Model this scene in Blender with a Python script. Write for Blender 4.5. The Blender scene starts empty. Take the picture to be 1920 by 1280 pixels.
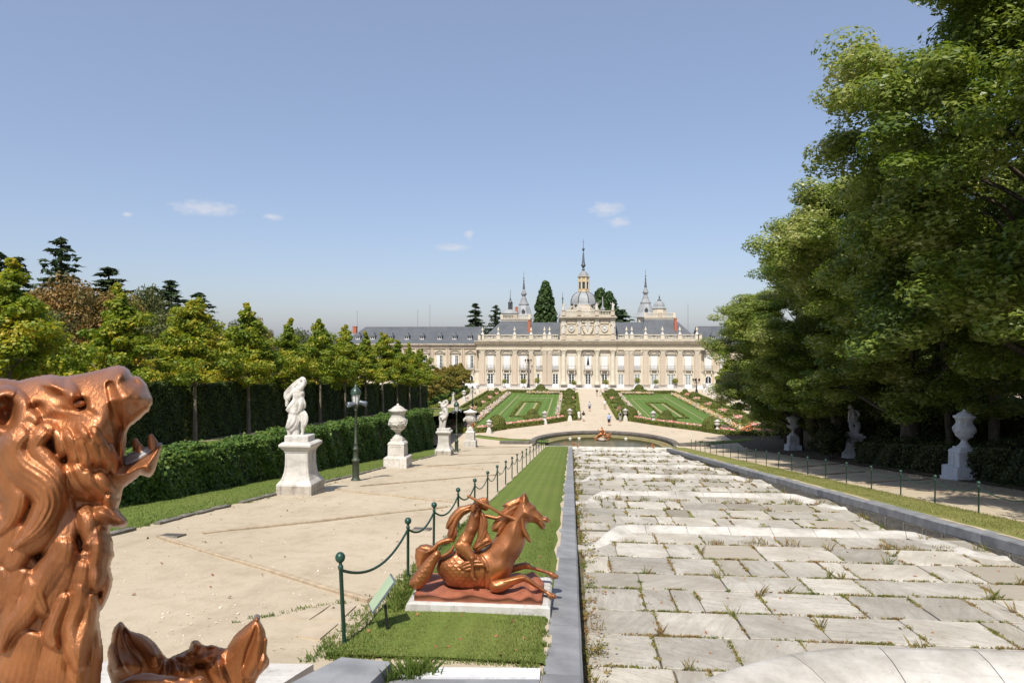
import bpy, bmesh, math, random
import numpy as np
from mathutils import Vector, Matrix, Euler
from mathutils.bvhtree import BVHTree

random.seed(7)
rng = np.random.default_rng(11)
SC = bpy.context.scene
COL = SC.collection
R_ = math.radians
PI = math.pi

# ------------------------------------------------------------------ camera
CAM_Z = 12.2
YAW = math.atan(111.0 / 1280.0)
cam_d = bpy.data.cameras.new('camera')
cam_d.lens = 24.0
cam_d.sensor_width = 36.0
cam_d.clip_start = 0.1
cam_d.clip_end = 6000.0
cam = bpy.data.objects.new('camera', cam_d)
COL.objects.link(cam)
cam.location = (0, 0, CAM_Z)
cam.rotation_euler = (R_(90), 0, YAW)
SC.camera = cam

# ------------------------------------------------------------------ light
SUN_EL, SUN_AZ = R_(54), R_(9)          # shadows fall along +Y and a little towards +X
sun_d = bpy.data.lights.new('sun', 'SUN')
sun_d.energy = 5.0
sun_d.angle = R_(0.5)
sun_d.color = (1.0, 0.94, 0.84)
sun = bpy.data.objects.new('sun', sun_d)
COL.objects.link(sun)
sdir = Vector((math.sin(SUN_AZ) * math.cos(SUN_EL), math.cos(SUN_AZ) * math.cos(SUN_EL), -math.sin(SUN_EL)))
sun.rotation_euler = sdir.to_track_quat('-Z', 'Y').to_euler()
sun.location = (-40, -60, 90)

W = bpy.data.worlds.new('World')
SC.world = W
W.use_nodes = True
nt = W.node_tree
nt.nodes.clear()
wo = nt.nodes.new('ShaderNodeOutputWorld')
bg = nt.nodes.new('ShaderNodeBackground')
sky = nt.nodes.new('ShaderNodeTexSky')
sky.sky_type = 'NISHITA'
sky.sun_disc = False
sky.sun_elevation = SUN_EL
# rotation 0 puts the sky's sun towards +Y, positive turns it clockwise seen from above
sky.sun_rotation = PI + SUN_AZ
sky.altitude = 0
sky.air_density = 1.0
sky.dust_density = 1.5
sky.ozone_density = 4.0
bg.inputs['Strength'].default_value = 0.15
# a few small clouds low above the roofs
def wnode(t, **kw):
    n = nt.nodes.new(t)
    for k, v in kw.items():
        setattr(n, k, v)
    return n
tc = wnode('ShaderNodeTexCoord')
def cloud_mask(px, py, rx, ry):
    ca, sa = math.cos(YAW), math.sin(YAW)
    cx, cz = (px - 960) / 1280.0, -(py - 640) / 1280.0
    d = Vector((-sa + ca * cx, ca + sa * cx, cz)).normalized()
    sub = wnode('ShaderNodeVectorMath', operation='SUBTRACT')
    nt.links.new(tc.outputs['Generated'], sub.inputs[0])
    sub.inputs[1].default_value = d
    sc = wnode('ShaderNodeVectorMath', operation='MULTIPLY')
    nt.links.new(sub.outputs[0], sc.inputs[0])
    sc.inputs[1].default_value = (1280.0 / rx, 1280.0 / rx, 1280.0 / ry)
    ln = wnode('ShaderNodeVectorMath', operation='LENGTH')
    nt.links.new(sc.outputs[0], ln.inputs[0])
    mr = wnode('ShaderNodeMapRange')
    mr.inputs['From Min'].default_value = 1.0
    mr.inputs['From Max'].default_value = 0.15
    nt.links.new(ln.outputs['Value'], mr.inputs['Value'])
    return mr.outputs[0]
nz = wnode('ShaderNodeTexNoise')
nz.inputs['Scale'].default_value = 75.0
nz.inputs['Detail'].default_value = 9.0
nz.inputs['Roughness'].default_value = 0.62
mpn = wnode('ShaderNodeMapping')
mpn.inputs['Scale'].default_value = (1, 1, 2.2)
nt.links.new(tc.outputs['Generated'], mpn.inputs['Vector'])
nt.links.new(mpn.outputs[0], nz.inputs['Vector'])
acc = None
for c in ((388, 391, 100, 26), (1138, 392, 62, 26), (1160, 416, 40, 18), (512, 407, 34, 11), (846, 464, 60, 14), (880, 440, 18, 18), (238, 402, 16, 8)):
    m = cloud_mask(*c)
    if acc is None:
        acc = m
    else:
        ad = wnode('ShaderNodeMath', operation='MAXIMUM')
        nt.links.new(acc, ad.inputs[0]); nt.links.new(m, ad.inputs[1])
        acc = ad.outputs[0]
ms = wnode('ShaderNodeMath', operation='ADD')
nt.links.new(acc, ms.inputs[0]); nt.links.new(nz.outputs[0], ms.inputs[1])
mr2 = wnode('ShaderNodeMapRange')
mr2.inputs['From Min'].default_value = 1.0
mr2.inputs['From Max'].default_value = 1.55
mr2.inputs['To Max'].default_value = 0.8
nt.links.new(ms.outputs[0], mr2.inputs['Value'])
mixc = wnode('ShaderNodeMix', data_type='RGBA')
mixc.inputs[7].default_value = (4.6, 5.2, 5.6, 1)
nt.links.new(mr2.outputs[0], mixc.inputs[0])
nt.links.new(sky.outputs[0], mixc.inputs[6])
wb = wnode('ShaderNodeMix', data_type='RGBA', blend_type='MULTIPLY')   # the photograph's white balance
wb.inputs[0].default_value = 1.0
wb.inputs[7].default_value = (1.07, 0.955, 0.94, 1)
nt.links.new(mixc.outputs[2], wb.inputs[6])
hz = wnode('ShaderNodeMix', data_type='RGBA')           # a hazy summer day: even pale air over the clear sky
hz.inputs[0].default_value = 0.42
hz.inputs[7].default_value = (1.95, 2.35, 3.1, 1)
nt.links.new(wb.outputs[2], hz.inputs[6])
nt.links.new(hz.outputs[2], bg.inputs['Color'])
nt.links.new(bg.outputs[0], wo.inputs[0])
SC.view_settings.view_transform = 'Standard'
SC.view_settings.look = 'None'
SC.view_settings.exposure = 0.3
SC.view_settings.gamma = 1.0
SC.view_settings.use_curve_mapping = False
SC.render.engine = 'CYCLES'
SC.cycles.max_bounces = 6
SC.cycles.diffuse_bounces = 3
SC.cycles.glossy_bounces = 3
SC.cycles.transmission_bounces = 4
SC.cycles.transparent_max_bounces = 6

# ------------------------------------------------------------------ survey: where things stand, from the photograph
CA, SA = math.cos(YAW), math.sin(YAW)
H0, SL = 2.8, 0.118                       # slope plane of the cascade: z = CAM_Z-H0-SL*y
def ray(px, py):
    cx, cz = (px - 960) / 1280.0, -(py - 640) / 1280.0
    return Vector((-SA + CA * cx, CA + SA * cx, cz))
def at(px, py, t):                        # point at forward depth t
    return Vector((0, 0, CAM_Z)) + ray(px, py) * t
def gz(px, py, z=0.0):                    # on a level plane
    d = ray(px, py)
    return Vector((0, 0, CAM_Z)) + d * ((z - CAM_Z) / d.z)
def gs(px, py, up=0.0):                   # on the slope plane (raised by up)
    d = ray(px, py)
    t = -(H0 - up) / (d.z + SL * d.y)
    return Vector((0, 0, CAM_Z)) + d * t
def gy(px, py, Y):                        # on a vertical plane y = Y
    d = ray(px, py)
    return Vector((0, 0, CAM_Z)) + d * (Y / d.y)
def gx(px, X, z=None, Y=None):            # y where the column px meets the line x = X
    d = ray(px, 640)
    return X * d.y / d.x
def slope_z(y):
    return CAM_Z - H0 - SL * y
def ground_z(x, y):
    return max(0.0, slope_z(y)) if y > -50 else slope_z(y)

# ------------------------------------------------------------------ objects
def put(o, parent=None):
    COL.objects.link(o)
    if parent is not None:
        o.parent = parent
    return o
def tag(o, label=None, cat=None, group=None, kind=None):
    if label: o['label'] = label
    if cat: o['category'] = cat
    if group: o['group'] = group
    if kind: o['kind'] = kind
    return o
def thing(name, label, cat, loc=(0, 0, 0), rz=0.0, group=None):
    o = bpy.data.objects.new(name, None)
    o.empty_display_size = 0.3
    o.location = loc
    o.rotation_euler = (0, 0, rz)
    put(o)
    return tag(o, label, cat, group)
def dup(o, parent=None):
    c = o.copy()
    COL.objects.link(c)
    c.parent = parent
    for ch in o.children:
        dup(ch, c)
    return c
def inst(name, me, parent=None, loc=(0, 0, 0), rot=(0, 0, 0), scale=(1, 1, 1)):
    o = bpy.data.objects.new(name, me)
    o.location = loc
    o.rotation_euler = rot
    o.scale = scale
    return put(o, parent)
ORD = ['nearest', 'second', 'third', 'fourth', 'fifth', 'sixth', 'seventh', 'eighth', 'ninth', 'tenth', 'eleventh', 'twelfth',
       'thirteenth', 'fourteenth', 'fifteenth', 'sixteenth', 'seventeenth', 'eighteenth', 'nineteenth', 'twentieth', 'twenty-first',
       'twenty-second', 'twenty-third', 'twenty-fourth', 'twenty-fifth', 'twenty-sixth', 'twenty-seventh', 'twenty-eighth', 'twenty-ninth', 'thirtieth']

class MB:
    """collects shapes, becomes one mesh"""
    def __init__(s):
        s.v = []; s.f = []; s.m = []; s.n = 0; s.cur = 0; s.sm = []; s.smooth = False
    def add(s, vs, fs):
        b = s.n
        s.v.extend(tuple(q) for q in vs)
        s.n += len(vs)
        for f in fs:
            s.f.append(tuple(i + b for i in f)); s.m.append(s.cur); s.sm.append(s.smooth)
        return s
    def box(s, x0, x1, y0, y1, z0, z1, M=None):
        vs = [Vector(p) for p in ((x0, y0, z0), (x1, y0, z0), (x1, y1, z0), (x0, y1, z0), (x0, y0, z1), (x1, y0, z1), (x1, y1, z1), (x0, y1, z1))]
        if M is not None: vs = [M @ v for v in vs]
        return s.add(vs, [(0, 3, 2, 1), (4, 5, 6, 7), (0, 1, 5, 4), (1, 2, 6, 5), (2, 3, 7, 6), (3, 0, 4, 7)])
    def bbox(s, x0, x1, y0, y1, z0, z1, b):
        """box with a chamfer b on its top and vertical edges"""
        pl = lambda d: [(x0 + b - d, y0 - 0 + b - d)]
        def ring(i, z):
            return [(x0 + i + b, y0 + i, z), (x1 - i - b, y0 + i, z), (x1 - i, y0 + i + b, z), (x1 - i, y1 - i - b, z),
                    (x1 - i - b, y1 - i, z), (x0 + i + b, y1 - i, z), (x0 + i, y1 - i - b, z), (x0 + i, y0 + i + b, z)]
        return s.loft([ring(0, z0), ring(0, z1 - b), ring(b, z1)])
    def loft(s, rings, cap=True, closed=True):
        n = len(rings[0])
        vs = [p for r in rings for p in r]
        fs = []
        for k in range(len(rings) - 1):
            for i in range(n if closed else n - 1):
                j = (i + 1) % n
                fs.append((k * n + i, k * n + j, (k + 1) * n + j, (k + 1) * n + i))
        if cap and not s.smooth:
            fs.append(tuple(range(n - 1, -1, -1)))
            fs.append(tuple(range((len(rings) - 1) * n, len(rings) * n)))
        s.add(vs, fs)
        if cap and s.smooth:               # flat ends keep their own corners
            s.smooth = False
            s.add(rings[0], [tuple(range(n - 1, -1, -1))]); s.add(rings[-1], [tuple(range(n))])
            s.smooth = True
        return s
    def lathe(s, prof, seg=16, c=(0, 0, 0), sq=False, ph=0.0):
        """prof: (radius, z) from bottom to top; sq: square plan"""
        rings = []
        for r, z in prof:
            if sq:
                rings.append([(c[0] - r, c[1] - r, c[2] + z), (c[0] + r, c[1] - r, c[2] + z), (c[0] + r, c[1] + r, c[2] + z), (c[0] - r, c[1] + r, c[2] + z)])
            else:
                r = max(r, 1e-4)
                rings.append([(c[0] + r * math.cos(2 * PI * i / seg + ph), c[1] + r * math.sin(2 * PI * i / seg + ph), c[2] + z) for i in range(seg)])
        return s.loft(rings)
    def tube(s, pts, rad, seg=8, flat=None, cap=True):
        """swept tube; rad one radius or one per point; flat: (dir, factor) squashes along dir"""
        pts = [Vector(p) for p in pts]
        n = len(pts)
        if not hasattr(rad, '__len__'): rad = [rad] * n
        rings = []
        prev = None
        for i in range(n):
            t = (pts[min(i + 1, n - 1)] - pts[max(i - 1, 0)])
            if t.length < 1e-9: t = Vector((0, 0, 1))
            t.normalize()
            if prev is None:
                u = t.orthogonal().normalized()
            else:
                u = prev - t * prev.dot(t)
                u = u.normalized() if u.length > 1e-6 else t.orthogonal().normalized()
            prev = u
            w = t.cross(u)
            ring = []
            for k in range(seg):
                a = 2 * PI * k / seg
                o = (u * math.cos(a) + w * math.sin(a)) * rad[i]
                if flat is not None:
                    o = o - flat[0] * o.dot(flat[0]) * (1 - flat[1])
                ring.append(pts[i] + o)
            rings.append(ring)
        return s.loft(rings, cap=cap)
    def ball(s, c, r, seg=12, rings=8, M=None):
        if not hasattr(r, '__len__'): r = (r, r, r)
        vs = []; fs = []
        c = Vector(c)
        rg = []
        for k in range(1, rings):
            th = PI * k / rings
            rg.append([Vector((r[0] * math.sin(th) * math.cos(2 * PI * i / seg), r[1] * math.sin(th) * math.sin(2 * PI * i / seg), -r[2] * math.cos(th))) for i in range(seg)])
        bot, top = Vector((0, 0, -r[2])), Vector((0, 0, r[2]))
        vs = [bot] + [p for q in rg for p in q] + [top]
        if M is not None: vs = [M @ v for v in vs]
        vs = [v + c for v in vs]
        for i in range(seg):
            fs.append((0, 1 + (i + 1) % seg, 1 + i))
        for k in range(rings - 2):
            for i in range(seg):
                j = (i + 1) % seg
                fs.append((1 + k * seg + i, 1 + k * seg + j, 1 + (k + 1) * seg + j, 1 + (k + 1) * seg + i))
        L = len(vs) - 1
        for i in range(seg):
            fs.append((L, 1 + (rings - 2) * seg + i, 1 + (rings - 2) * seg + (i + 1) % seg))
        return s.add(vs, fs)
    def prism(s, poly, y0, y1):
        """polygon in x,z drawn counter-clockwise seen from -y, from y0 (front) to y1 (back)"""
        n = len(poly)
        vs = [(x, y0, z) for x, z in poly] + [(x, y1, z) for x, z in poly]
        fs = [tuple(range(n)), tuple(range(2 * n - 1, n - 1, -1))]
        for i in range(n):
            j = (i + 1) % n
            fs.append((j, i, n + i, n + j))
        return s.add(vs, fs)
    def slab(s, poly, z0, z1):
        """polygon in x,y (counter-clockwise from above); z0,z1 numbers or functions of x,y"""
        g = lambda z, x, y: z(x, y) if callable(z) else z
        n = len(poly)
        vs = [(x, y, g(z0, x, y)) for x, y in poly] + [(x, y, g(z1, x, y)) for x, y in poly]
        fs = [tuple(range(n - 1, -1, -1)), tuple(range(n, 2 * n))]
        for i in range(n):
            j = (i + 1) % n
            fs.append((i, j, n + j, n + i))
        return s.add(vs, fs)
    def mesh(s, name, mats, smooth=None):
        me = bpy.data.meshes.new(name)
        me.from_pydata(s.v, [], s.f)
        if not isinstance(mats, (list, tuple)): mats = [mats]
        for m in mats: me.materials.append(m)
        if len(mats) > 1: me.polygons.foreach_set('material_index', s.m)
        if smooth is None:
            me.polygons.foreach_set('use_smooth', s.sm)
        else:
            me.polygons.foreach_set('use_smooth', [smooth] * len(s.f))
        me.update()
        return me
    def build(s, name, mats, parent=None, smooth=None, loc=(0, 0, 0), rot=(0, 0, 0)):
        return inst(name, s.mesh(name, mats, smooth), parent, loc, rot)

def np_mesh(name, V, F, mat, smooth=False):
    """V (n,3) array, F (m,k) array of equal-sided faces"""
    me = bpy.data.meshes.new(name)
    V = np.ascontiguousarray(V, dtype=np.float32); F = np.ascontiguousarray(F, dtype=np.int32)
    me.vertices.add(len(V)); me.vertices.foreach_set('co', V.ravel())
    k = F.shape[1]
    me.loops.add(F.size); me.loops.foreach_set('vertex_index', F.ravel())
    me.polygons.add(len(F))
    me.polygons.foreach_set('loop_start', np.arange(0, F.size, k, dtype=np.int32))
    if smooth: me.polygons.foreach_set('use_smooth', np.ones(len(F), dtype=bool))
    for m in (mat if isinstance(mat, (list, tuple)) else [mat]): me.materials.append(m)
    me.update(calc_edges=True)
    return me

def organic(name, mb, voxel, mat, parent=None, smooth=3, loc=(0, 0, 0), factor=0.5):
    """the union of many overlapping shapes as one continuous skin"""
    me = mb.mesh(name + '_raw', mat)
    o = bpy.data.objects.new(name + '_raw', me)
    COL.objects.link(o)
    rm = o.modifiers.new('r', 'REMESH'); rm.mode = 'VOXEL'; rm.voxel_size = voxel; rm.use_smooth_shade = True
    if smooth:
        sm = o.modifiers.new('s', 'SMOOTH'); sm.iterations = smooth; sm.factor = factor
    dg = bpy.context.evaluated_depsgraph_get()
    new = bpy.data.meshes.new_from_object(o.evaluated_get(dg))
    new.name = name
    bpy.data.objects.remove(o)
    bpy.data.meshes.remove(me)
    if not new.materials: new.materials.append(mat)
    new.polygons.foreach_set('use_smooth', np.ones(len(new.polygons), dtype=bool))
    return inst(name, new, parent, loc)

# ------------------------------------------------------------------ materials
class NT:
    def __init__(s, name):
        s.m = bpy.data.materials.new(name); s.m.use_nodes = True
        s.t = s.m.node_tree; s.t.nodes.clear()
        s.out = s.t.nodes.new('ShaderNodeOutputMaterial')
        s.p = s.t.nodes.new('ShaderNodeBsdfPrincipled')
        s.t.links.new(s.p.outputs[0], s.out.inputs[0])
        s.tc = s.t.nodes.new('ShaderNodeTexCoord')
    def n(s, t, **kw):
        q = s.t.nodes.new(t)
        for k, v in kw.items(): setattr(q, k, v)
        return q
    def l(s, a, b): s.t.links.new(a, b)
    def noise(s, scale, detail=4, rough=0.55, vec=None, stretch=None, dist=0.0):
        q = s.n('ShaderNodeTexNoise')
        q.inputs['Scale'].default_value = scale; q.inputs['Detail'].default_value = detail; q.inputs['Roughness'].default_value = rough
        q.inputs['Distortion'].default_value = dist
        v = vec or s.tc.outputs['Object']
        if stretch:
            mp = s.n('ShaderNodeMapping'); mp.inputs['Scale'].default_value = stretch
            s.l(v, mp.inputs['Vector']); v = mp.outputs[0]
        s.l(v, q.inputs['Vector'])
        return q.outputs[0]
    def ramp(s, fac, stops):
        q = s.n('ShaderNodeValToRGB')
        e = q.color_ramp.elements
        while len(e) > 1: e.remove(e[-1])
        e[0].position = stops[0][0]; e[0].color = (*stops[0][1], 1)
        for p, c in stops[1:]:
            x = e.new(p); x.color = (*c, 1)
        s.l(fac, q.inputs[0])
        return q.outputs[0]
    def mapr(s, v, a, b, c=0.0, d=1.0):
        q = s.n('ShaderNodeMapRange')
        q.inputs['From Min'].default_value = a; q.inputs['From Max'].default_value = b
        q.inputs['To Min'].default_value = c; q.inputs['To Max'].default_value = d
        s.l(v, q.inputs['Value']); return q.outputs[0]
    def mix(s, fac, a, b, mode='MIX'):
        q = s.n('ShaderNodeMix', data_type='RGBA', blend_type=mode)
        for sock, val in ((q.inputs[0], fac), (q.inputs[6], a), (q.inputs[7], b)):
            if hasattr(val, 'is_linked') or hasattr(val, 'links'): s.l(val, sock)
            elif isinstance(val, (int, float)): sock.default_value = val
            else: sock.default_value = (*val, 1)
        return q.outputs[2]
    def math(s, op, a, b=None):
        q = s.n('ShaderNodeMath', operation=op)
        for i, val in enumerate((a, b)):
            if val is None: continue
            if isinstance(val, (int, float)): q.inputs[i].default_value = val
            else: s.l(val, q.inputs[i])
        return q.outputs[0]
    def bump(s, h, strength=0.3, dist=0.02):
        q = s.n('ShaderNodeBump')
        q.inputs['Strength'].default_value = strength; q.inputs['Distance'].default_value = dist
        s.l(h, q.inputs['Height']); s.l(q.outputs[0], s.p.inputs['Normal'])
        return q
    def rand(s):
        return s.n('ShaderNodeObjectInfo').outputs['Random']
    def isl(s):
        return s.n('ShaderNodeNewGeometry').outputs['Random Per Island']
    def col(s, c):
        if isinstance(c, tuple): s.p.inputs['Base Color'].default_value = (*c, 1)
        else: s.l(c, s.p.inputs['Base Color'])
    def done(s, rough=0.8, metal=0.0, spec=None):
        s.p.inputs['Roughness'].default_value = rough
        s.p.inputs['Metallic'].default_value = metal
        if spec is not None: s.p.inputs['Specular IOR Level'].default_value = spec
        return s.m

def simple(name, c1, c2=None, scale=8.0, rough=0.8, metal=0.0, bump=0.0, bscale=None, vary=0.0, spec=None, detail=5):
    q = NT(name)
    c2 = c2 or tuple(x * 0.8 for x in c1)
    c = q.ramp(q.noise(scale, detail), [(0.35, c2), (0.65, c1)])
    if vary:
        v = q.mapr(q.rand(), 0, 1, 1 - vary, 1 + vary)
        h = q.n('ShaderNodeHueSaturation'); q.l(v, h.inputs['Value']); q.l(c, h.inputs['Color']); c = h.outputs[0]
    q.col(c)
    if bump: q.bump(q.noise(bscale or scale * 6, 4), bump, 0.02)
    return q.done(rough, metal, spec)

def foliage(name, stops, clump=0.5, trans=0.25, rough=0.5, spec=0.25, isl=0.5):
    """leaf material: clump-scale and leaf-scale variation of leaf colour"""
    q = NT(name)
    nz = q.noise(clump, 2, 0.5)
    r = q.isl()
    f = q.math('ADD', q.math('MULTIPLY', q.mapr(nz, 0.3, 0.7), 1 - isl), q.math('MULTIPLY', r, isl))
    f = q.math('ADD', f, q.mapr(q.rand(), 0, 1, -0.08, 0.08))
    c = q.ramp(f, stops)
    q.col(c)
    m = q.done(rough, 0, spec)
    tr = q.n('ShaderNodeBsdfTranslucent')
    h = q.n('ShaderNodeHueSaturation'); h.inputs['Value'].default_value = 1.35; h.inputs['Saturation'].default_value = 1.1
    q.l(c, h.inputs['Color']); q.l(h.outputs[0], tr.inputs['Color'])
    mx = q.n('ShaderNodeMixShader'); mx.inputs[0].default_value = trans
    q.l(q.p.outputs[0], mx.inputs[1]); q.l(tr.outputs[0], mx.inputs[2]); q.l(mx.outputs[0], q.out.inputs[0])
    return m

def marble(name, light, mid, dark, stain=0.35, scale=1.0, obj_vary=0.12, vein=True, bottom=False):
    q = NT(name)
    big = q.noise(1.1 * scale, 6, 0.6)
    fine = q.noise(9 * scale, 6, 0.7)
    c = q.ramp(big, [(0.3, mid), (0.62, light)])
    if vein:
        vn = q.noise(2.2 * scale, 8, 0.65, stretch=(0.6, 2.6, 1.5), dist=1.2)
        c = q.mix(q.mapr(vn, 0.52, 0.60, 0, 0.45), c, tuple(x * 0.72 for x in mid))
    c = q.mix(q.mapr(fine, 0.62 - 0.1 * stain, 0.78, 0, stain), c, dark)
    c = q.mix(q.math('MULTIPLY', q.mapr(q.noise(5 * scale, 5, 0.65, stretch=(1, 1, 0.12)), 0.5, 0.68), q.mapr(q.noise(1.6 * scale, 3), 0.4, 0.62, 0, stain * 1.1)), c, tuple(x * 0.8 for x in dark))   # rain streaks
    v = q.mapr(q.rand(), 0, 1, 1 - obj_vary, 1 + obj_vary * 0.6)
    h = q.n('ShaderNodeHueSaturation'); q.l(v, h.inputs['Value']); q.l(c, h.inputs['Color']); c = h.outputs[0]
    q.col(c)
    q.bump(fine, 0.25, 0.01)
    return q.done(0.75, 0, 0.3)

# ------------------------------------------------------------------ shared materials
def gravel_mat(name, c1, c2, c3):
    q = NT(name)
    v = q.tc.outputs['Object']
    big = q.noise(0.23, 5, 0.6)
    mid = q.noise(2.3, 6, 0.65)
    fine = q.noise(30, 5, 0.85)
    c = q.ramp(big, [(0.3, c2), (0.7, c1)])
    c = q.mix(q.mapr(mid, 0.48, 0.7, 0, 0.6), c, c3)
    c = q.mix(q.mapr(q.noise(0.9, 7, 0.7, stretch=(1, 0.35, 1)), 0.52, 0.66, 0, 0.4), c, tuple(x * 0.8 for x in c3))
    c = q.mix(q.mapr(fine, 0.35, 0.7, 0, 0.35), c, tuple(x * 0.62 for x in c2))
    vo = q.n('ShaderNodeTexVoronoi'); vo.inputs['Scale'].default_value = 22.0
    q.l(v, vo.inputs['Vector'])
    peb = q.math('MULTIPLY', q.mapr(vo.outputs['Distance'], 0.16, 0.06), q.mapr(q.noise(1.1, 3, 0.6), 0.5, 0.62))
    c = q.mix(q.math('MULTIPLY', peb, 0.7), c, (0.62, 0.58, 0.5))
    q.col(c)
    q.bump(fine, 0.45, 0.02)
    return q.done(0.95, 0, 0.1)
M_GRAVEL = gravel_mat('sandy_gravel', (0.53, 0.455, 0.34), (0.45, 0.38, 0.275), (0.36, 0.295, 0.205))
M_GRAVEL2 = gravel_mat('parterre_gravel', (0.55, 0.47, 0.36), (0.48, 0.405, 0.3), (0.43, 0.355, 0.26))

def lawn_mat(name, c1, c2, dry, stripe=0.0, period=1.0, drya=0.3, dirx=True):
    q = NT(name)
    v = q.tc.outputs['Object']
    n1 = q.noise(0.5, 5, 0.65)
    n2 = q.noise(14, 5, 0.75)
    c = q.ramp(n2, [(0.28, c2), (0.72, c1)])
    c = q.mix(q.mapr(n1, 0.45, 0.72, 0, drya), c, dry)
    if stripe:
        wv = q.n('ShaderNodeTexWave'); wv.wave_type = 'BANDS'; wv.bands_direction = 'X' if dirx else 'Y'
        wv.inputs['Scale'].default_value = 0.314 / period; wv.inputs['Distortion'].default_value = 0.6; wv.inputs['Detail'].default_value = 1.0
        q.l(v, wv.inputs['Vector'])
        h = q.n('ShaderNodeHueSaturation'); q.l(q.mapr(wv.outputs['Fac'], 0.2, 0.8, 1 - stripe, 1 + stripe), h.inputs['Value'])
        q.l(c, h.inputs['Color']); c = h.outputs[0]
    q.col(c)
    q.bump(n2, 0.6, 0.03)
    return q.done(0.9, 0, 0.15)
M_LAWN = lawn_mat('mown_lawn', (0.14, 0.185, 0.038), (0.09, 0.13, 0.025), (0.22, 0.21, 0.065), 0.06, 0.4)
M_LAWN_DRY = lawn_mat('dry_lawn', (0.2, 0.205, 0.058), (0.13, 0.145, 0.036), (0.31, 0.265, 0.11), 0.0, 1, 0.55)
M_LAWN_P = lawn_mat('parterre_lawn', (0.1, 0.175, 0.036), (0.065, 0.12, 0.025), (0.17, 0.185, 0.06), 0.085, 1.15, 0.4)
M_SOIL = simple('earth', (0.17, 0.115, 0.07), (0.1, 0.07, 0.045), 3, 0.95, bump=0.5)
M_LITTER = simple('leaf_litter', (0.13, 0.085, 0.045), (0.05, 0.04, 0.025), 2.5, 0.95, bump=0.6, bscale=20)
M_SLATE = simple('grey_slate_coping', (0.25, 0.255, 0.262), (0.165, 0.168, 0.176), 2.2, 0.75, bump=0.25, bscale=30, vary=0.1)
M_MARBLE = marble('white_marble', (0.55, 0.53, 0.495), (0.44, 0.415, 0.375), (0.19, 0.165, 0.135), 0.5)
M_MARBLE_G = marble('grey_weathered_marble', (0.74, 0.74, 0.75), (0.62, 0.62, 0.635), (0.24, 0.24, 0.245), 0.5)
M_STAINED = marble('stained_plinth_marble', (0.44, 0.405, 0.35), (0.3, 0.265, 0.22), (0.09, 0.075, 0.06), 0.85)

def slab_mat():
    q = NT('worn_paving_marble')
    r = q.rand()
    mp = q.n('ShaderNodeVectorMath', operation='ADD')
    cb = q.n('ShaderNodeCombineXYZ')
    q.l(q.math('MULTIPLY', r, 83.0), cb.inputs[0]); q.l(q.math('MULTIPLY', r, 37.0), cb.inputs[1])
    q.l(q.tc.outputs['Object'], mp.inputs[0]); q.l(cb.outputs[0], mp.inputs[1])
    v = mp.outputs[0]
    r2 = q.math('FRACT', q.math('MULTIPLY', r, 17.3))
    rot = q.n('ShaderNodeVectorRotate'); rot.rotation_type = 'Z_AXIS'
    q.l(v, rot.inputs['Vector']); q.l(q.math('MULTIPLY', r2, 3.0), rot.inputs['Angle'])
    big = q.noise(1.2, 6, 0.62, vec=v)
    vein = q.noise(2.4, 9, 0.7, vec=rot.outputs[0], stretch=(0.5, 3.2, 1), dist=0.7)
    fine = q.noise(17, 6, 0.75, vec=rot.outputs[0], stretch=(0.6, 1.6, 1))
    c = q.ramp(big, [(0.3, (0.33, 0.3, 0.25)), (0.62, (0.5, 0.472, 0.415))])
    c = q.mix(q.mapr(vein, 0.44, 0.62, 0, 0.55), c, (0.29, 0.27, 0.23))
    c = q.mix(q.math('MULTIPLY', q.mapr(fine, 0.52, 0.7, 0, 0.9), q.mapr(r2, 0.1, 0.9, 0.85, 0.2)), c, (0.12, 0.108, 0.088))
    c = q.mix(q.mapr(r2, 0.62, 0.95, 0, 0.75), c, (0.29, 0.255, 0.2))
    h = q.n('ShaderNodeHueSaturation'); q.l(q.mapr(r, 0, 1, 0.72, 1.12), h.inputs['Value']); q.l(c, h.inputs['Color'])
    q.col(h.outputs[0])
    q.bump(fine, 0.35, 0.012)
    return q.done(0.8, 0, 0.25)
M_SLAB = slab_mat()
def lip_mat():
    q = NT('white_lip_marble')
    big = q.noise(0.75, 6, 0.65); fine = q.noise(11, 6, 0.72)
    vein = q.noise(2.0, 8, 0.65, stretch=(0.6, 2.4, 1.5), dist=1.2)
    c = q.ramp(big, [(0.34, (0.26, 0.24, 0.205)), (0.47, (0.41, 0.39, 0.35)), (0.6, (0.53, 0.51, 0.47))])
    c = q.mix(q.mapr(vein, 0.52, 0.6, 0, 0.4), c, (0.36, 0.345, 0.315))
    c = q.mix(q.mapr(fine, 0.58, 0.74, 0, 0.5), c, (0.17, 0.155, 0.13))
    h = q.n('ShaderNodeHueSaturation'); q.l(q.mapr(q.rand(), 0, 1, 0.88, 1.08), h.inputs['Value']); q.l(c, h.inputs['Color'])
    q.col(h.outputs[0]); q.bump(fine, 0.3, 0.012)
    return q.done(0.75, 0, 0.3)
M_LIP = lip_mat()
M_DARKWALL = marble('stained_wall_stone', (0.24, 0.22, 0.19), (0.12, 0.11, 0.09), (0.03, 0.027, 0.022), 0.9, 1.3)
M_BAR = simple('sandstone_bar', (0.42, 0.34, 0.235), (0.3, 0.235, 0.16), 6, 0.9, bump=0.3)
M_IRON = simple('dark_iron', (0.05, 0.05, 0.05), (0.03, 0.03, 0.03), 6, 0.6, 0.4)
M_GREENPAINT = simple('green_painted_iron', (0.016, 0.062, 0.044), (0.011, 0.042, 0.03), 5, 0.38, 0.1, spec=0.5)

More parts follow.
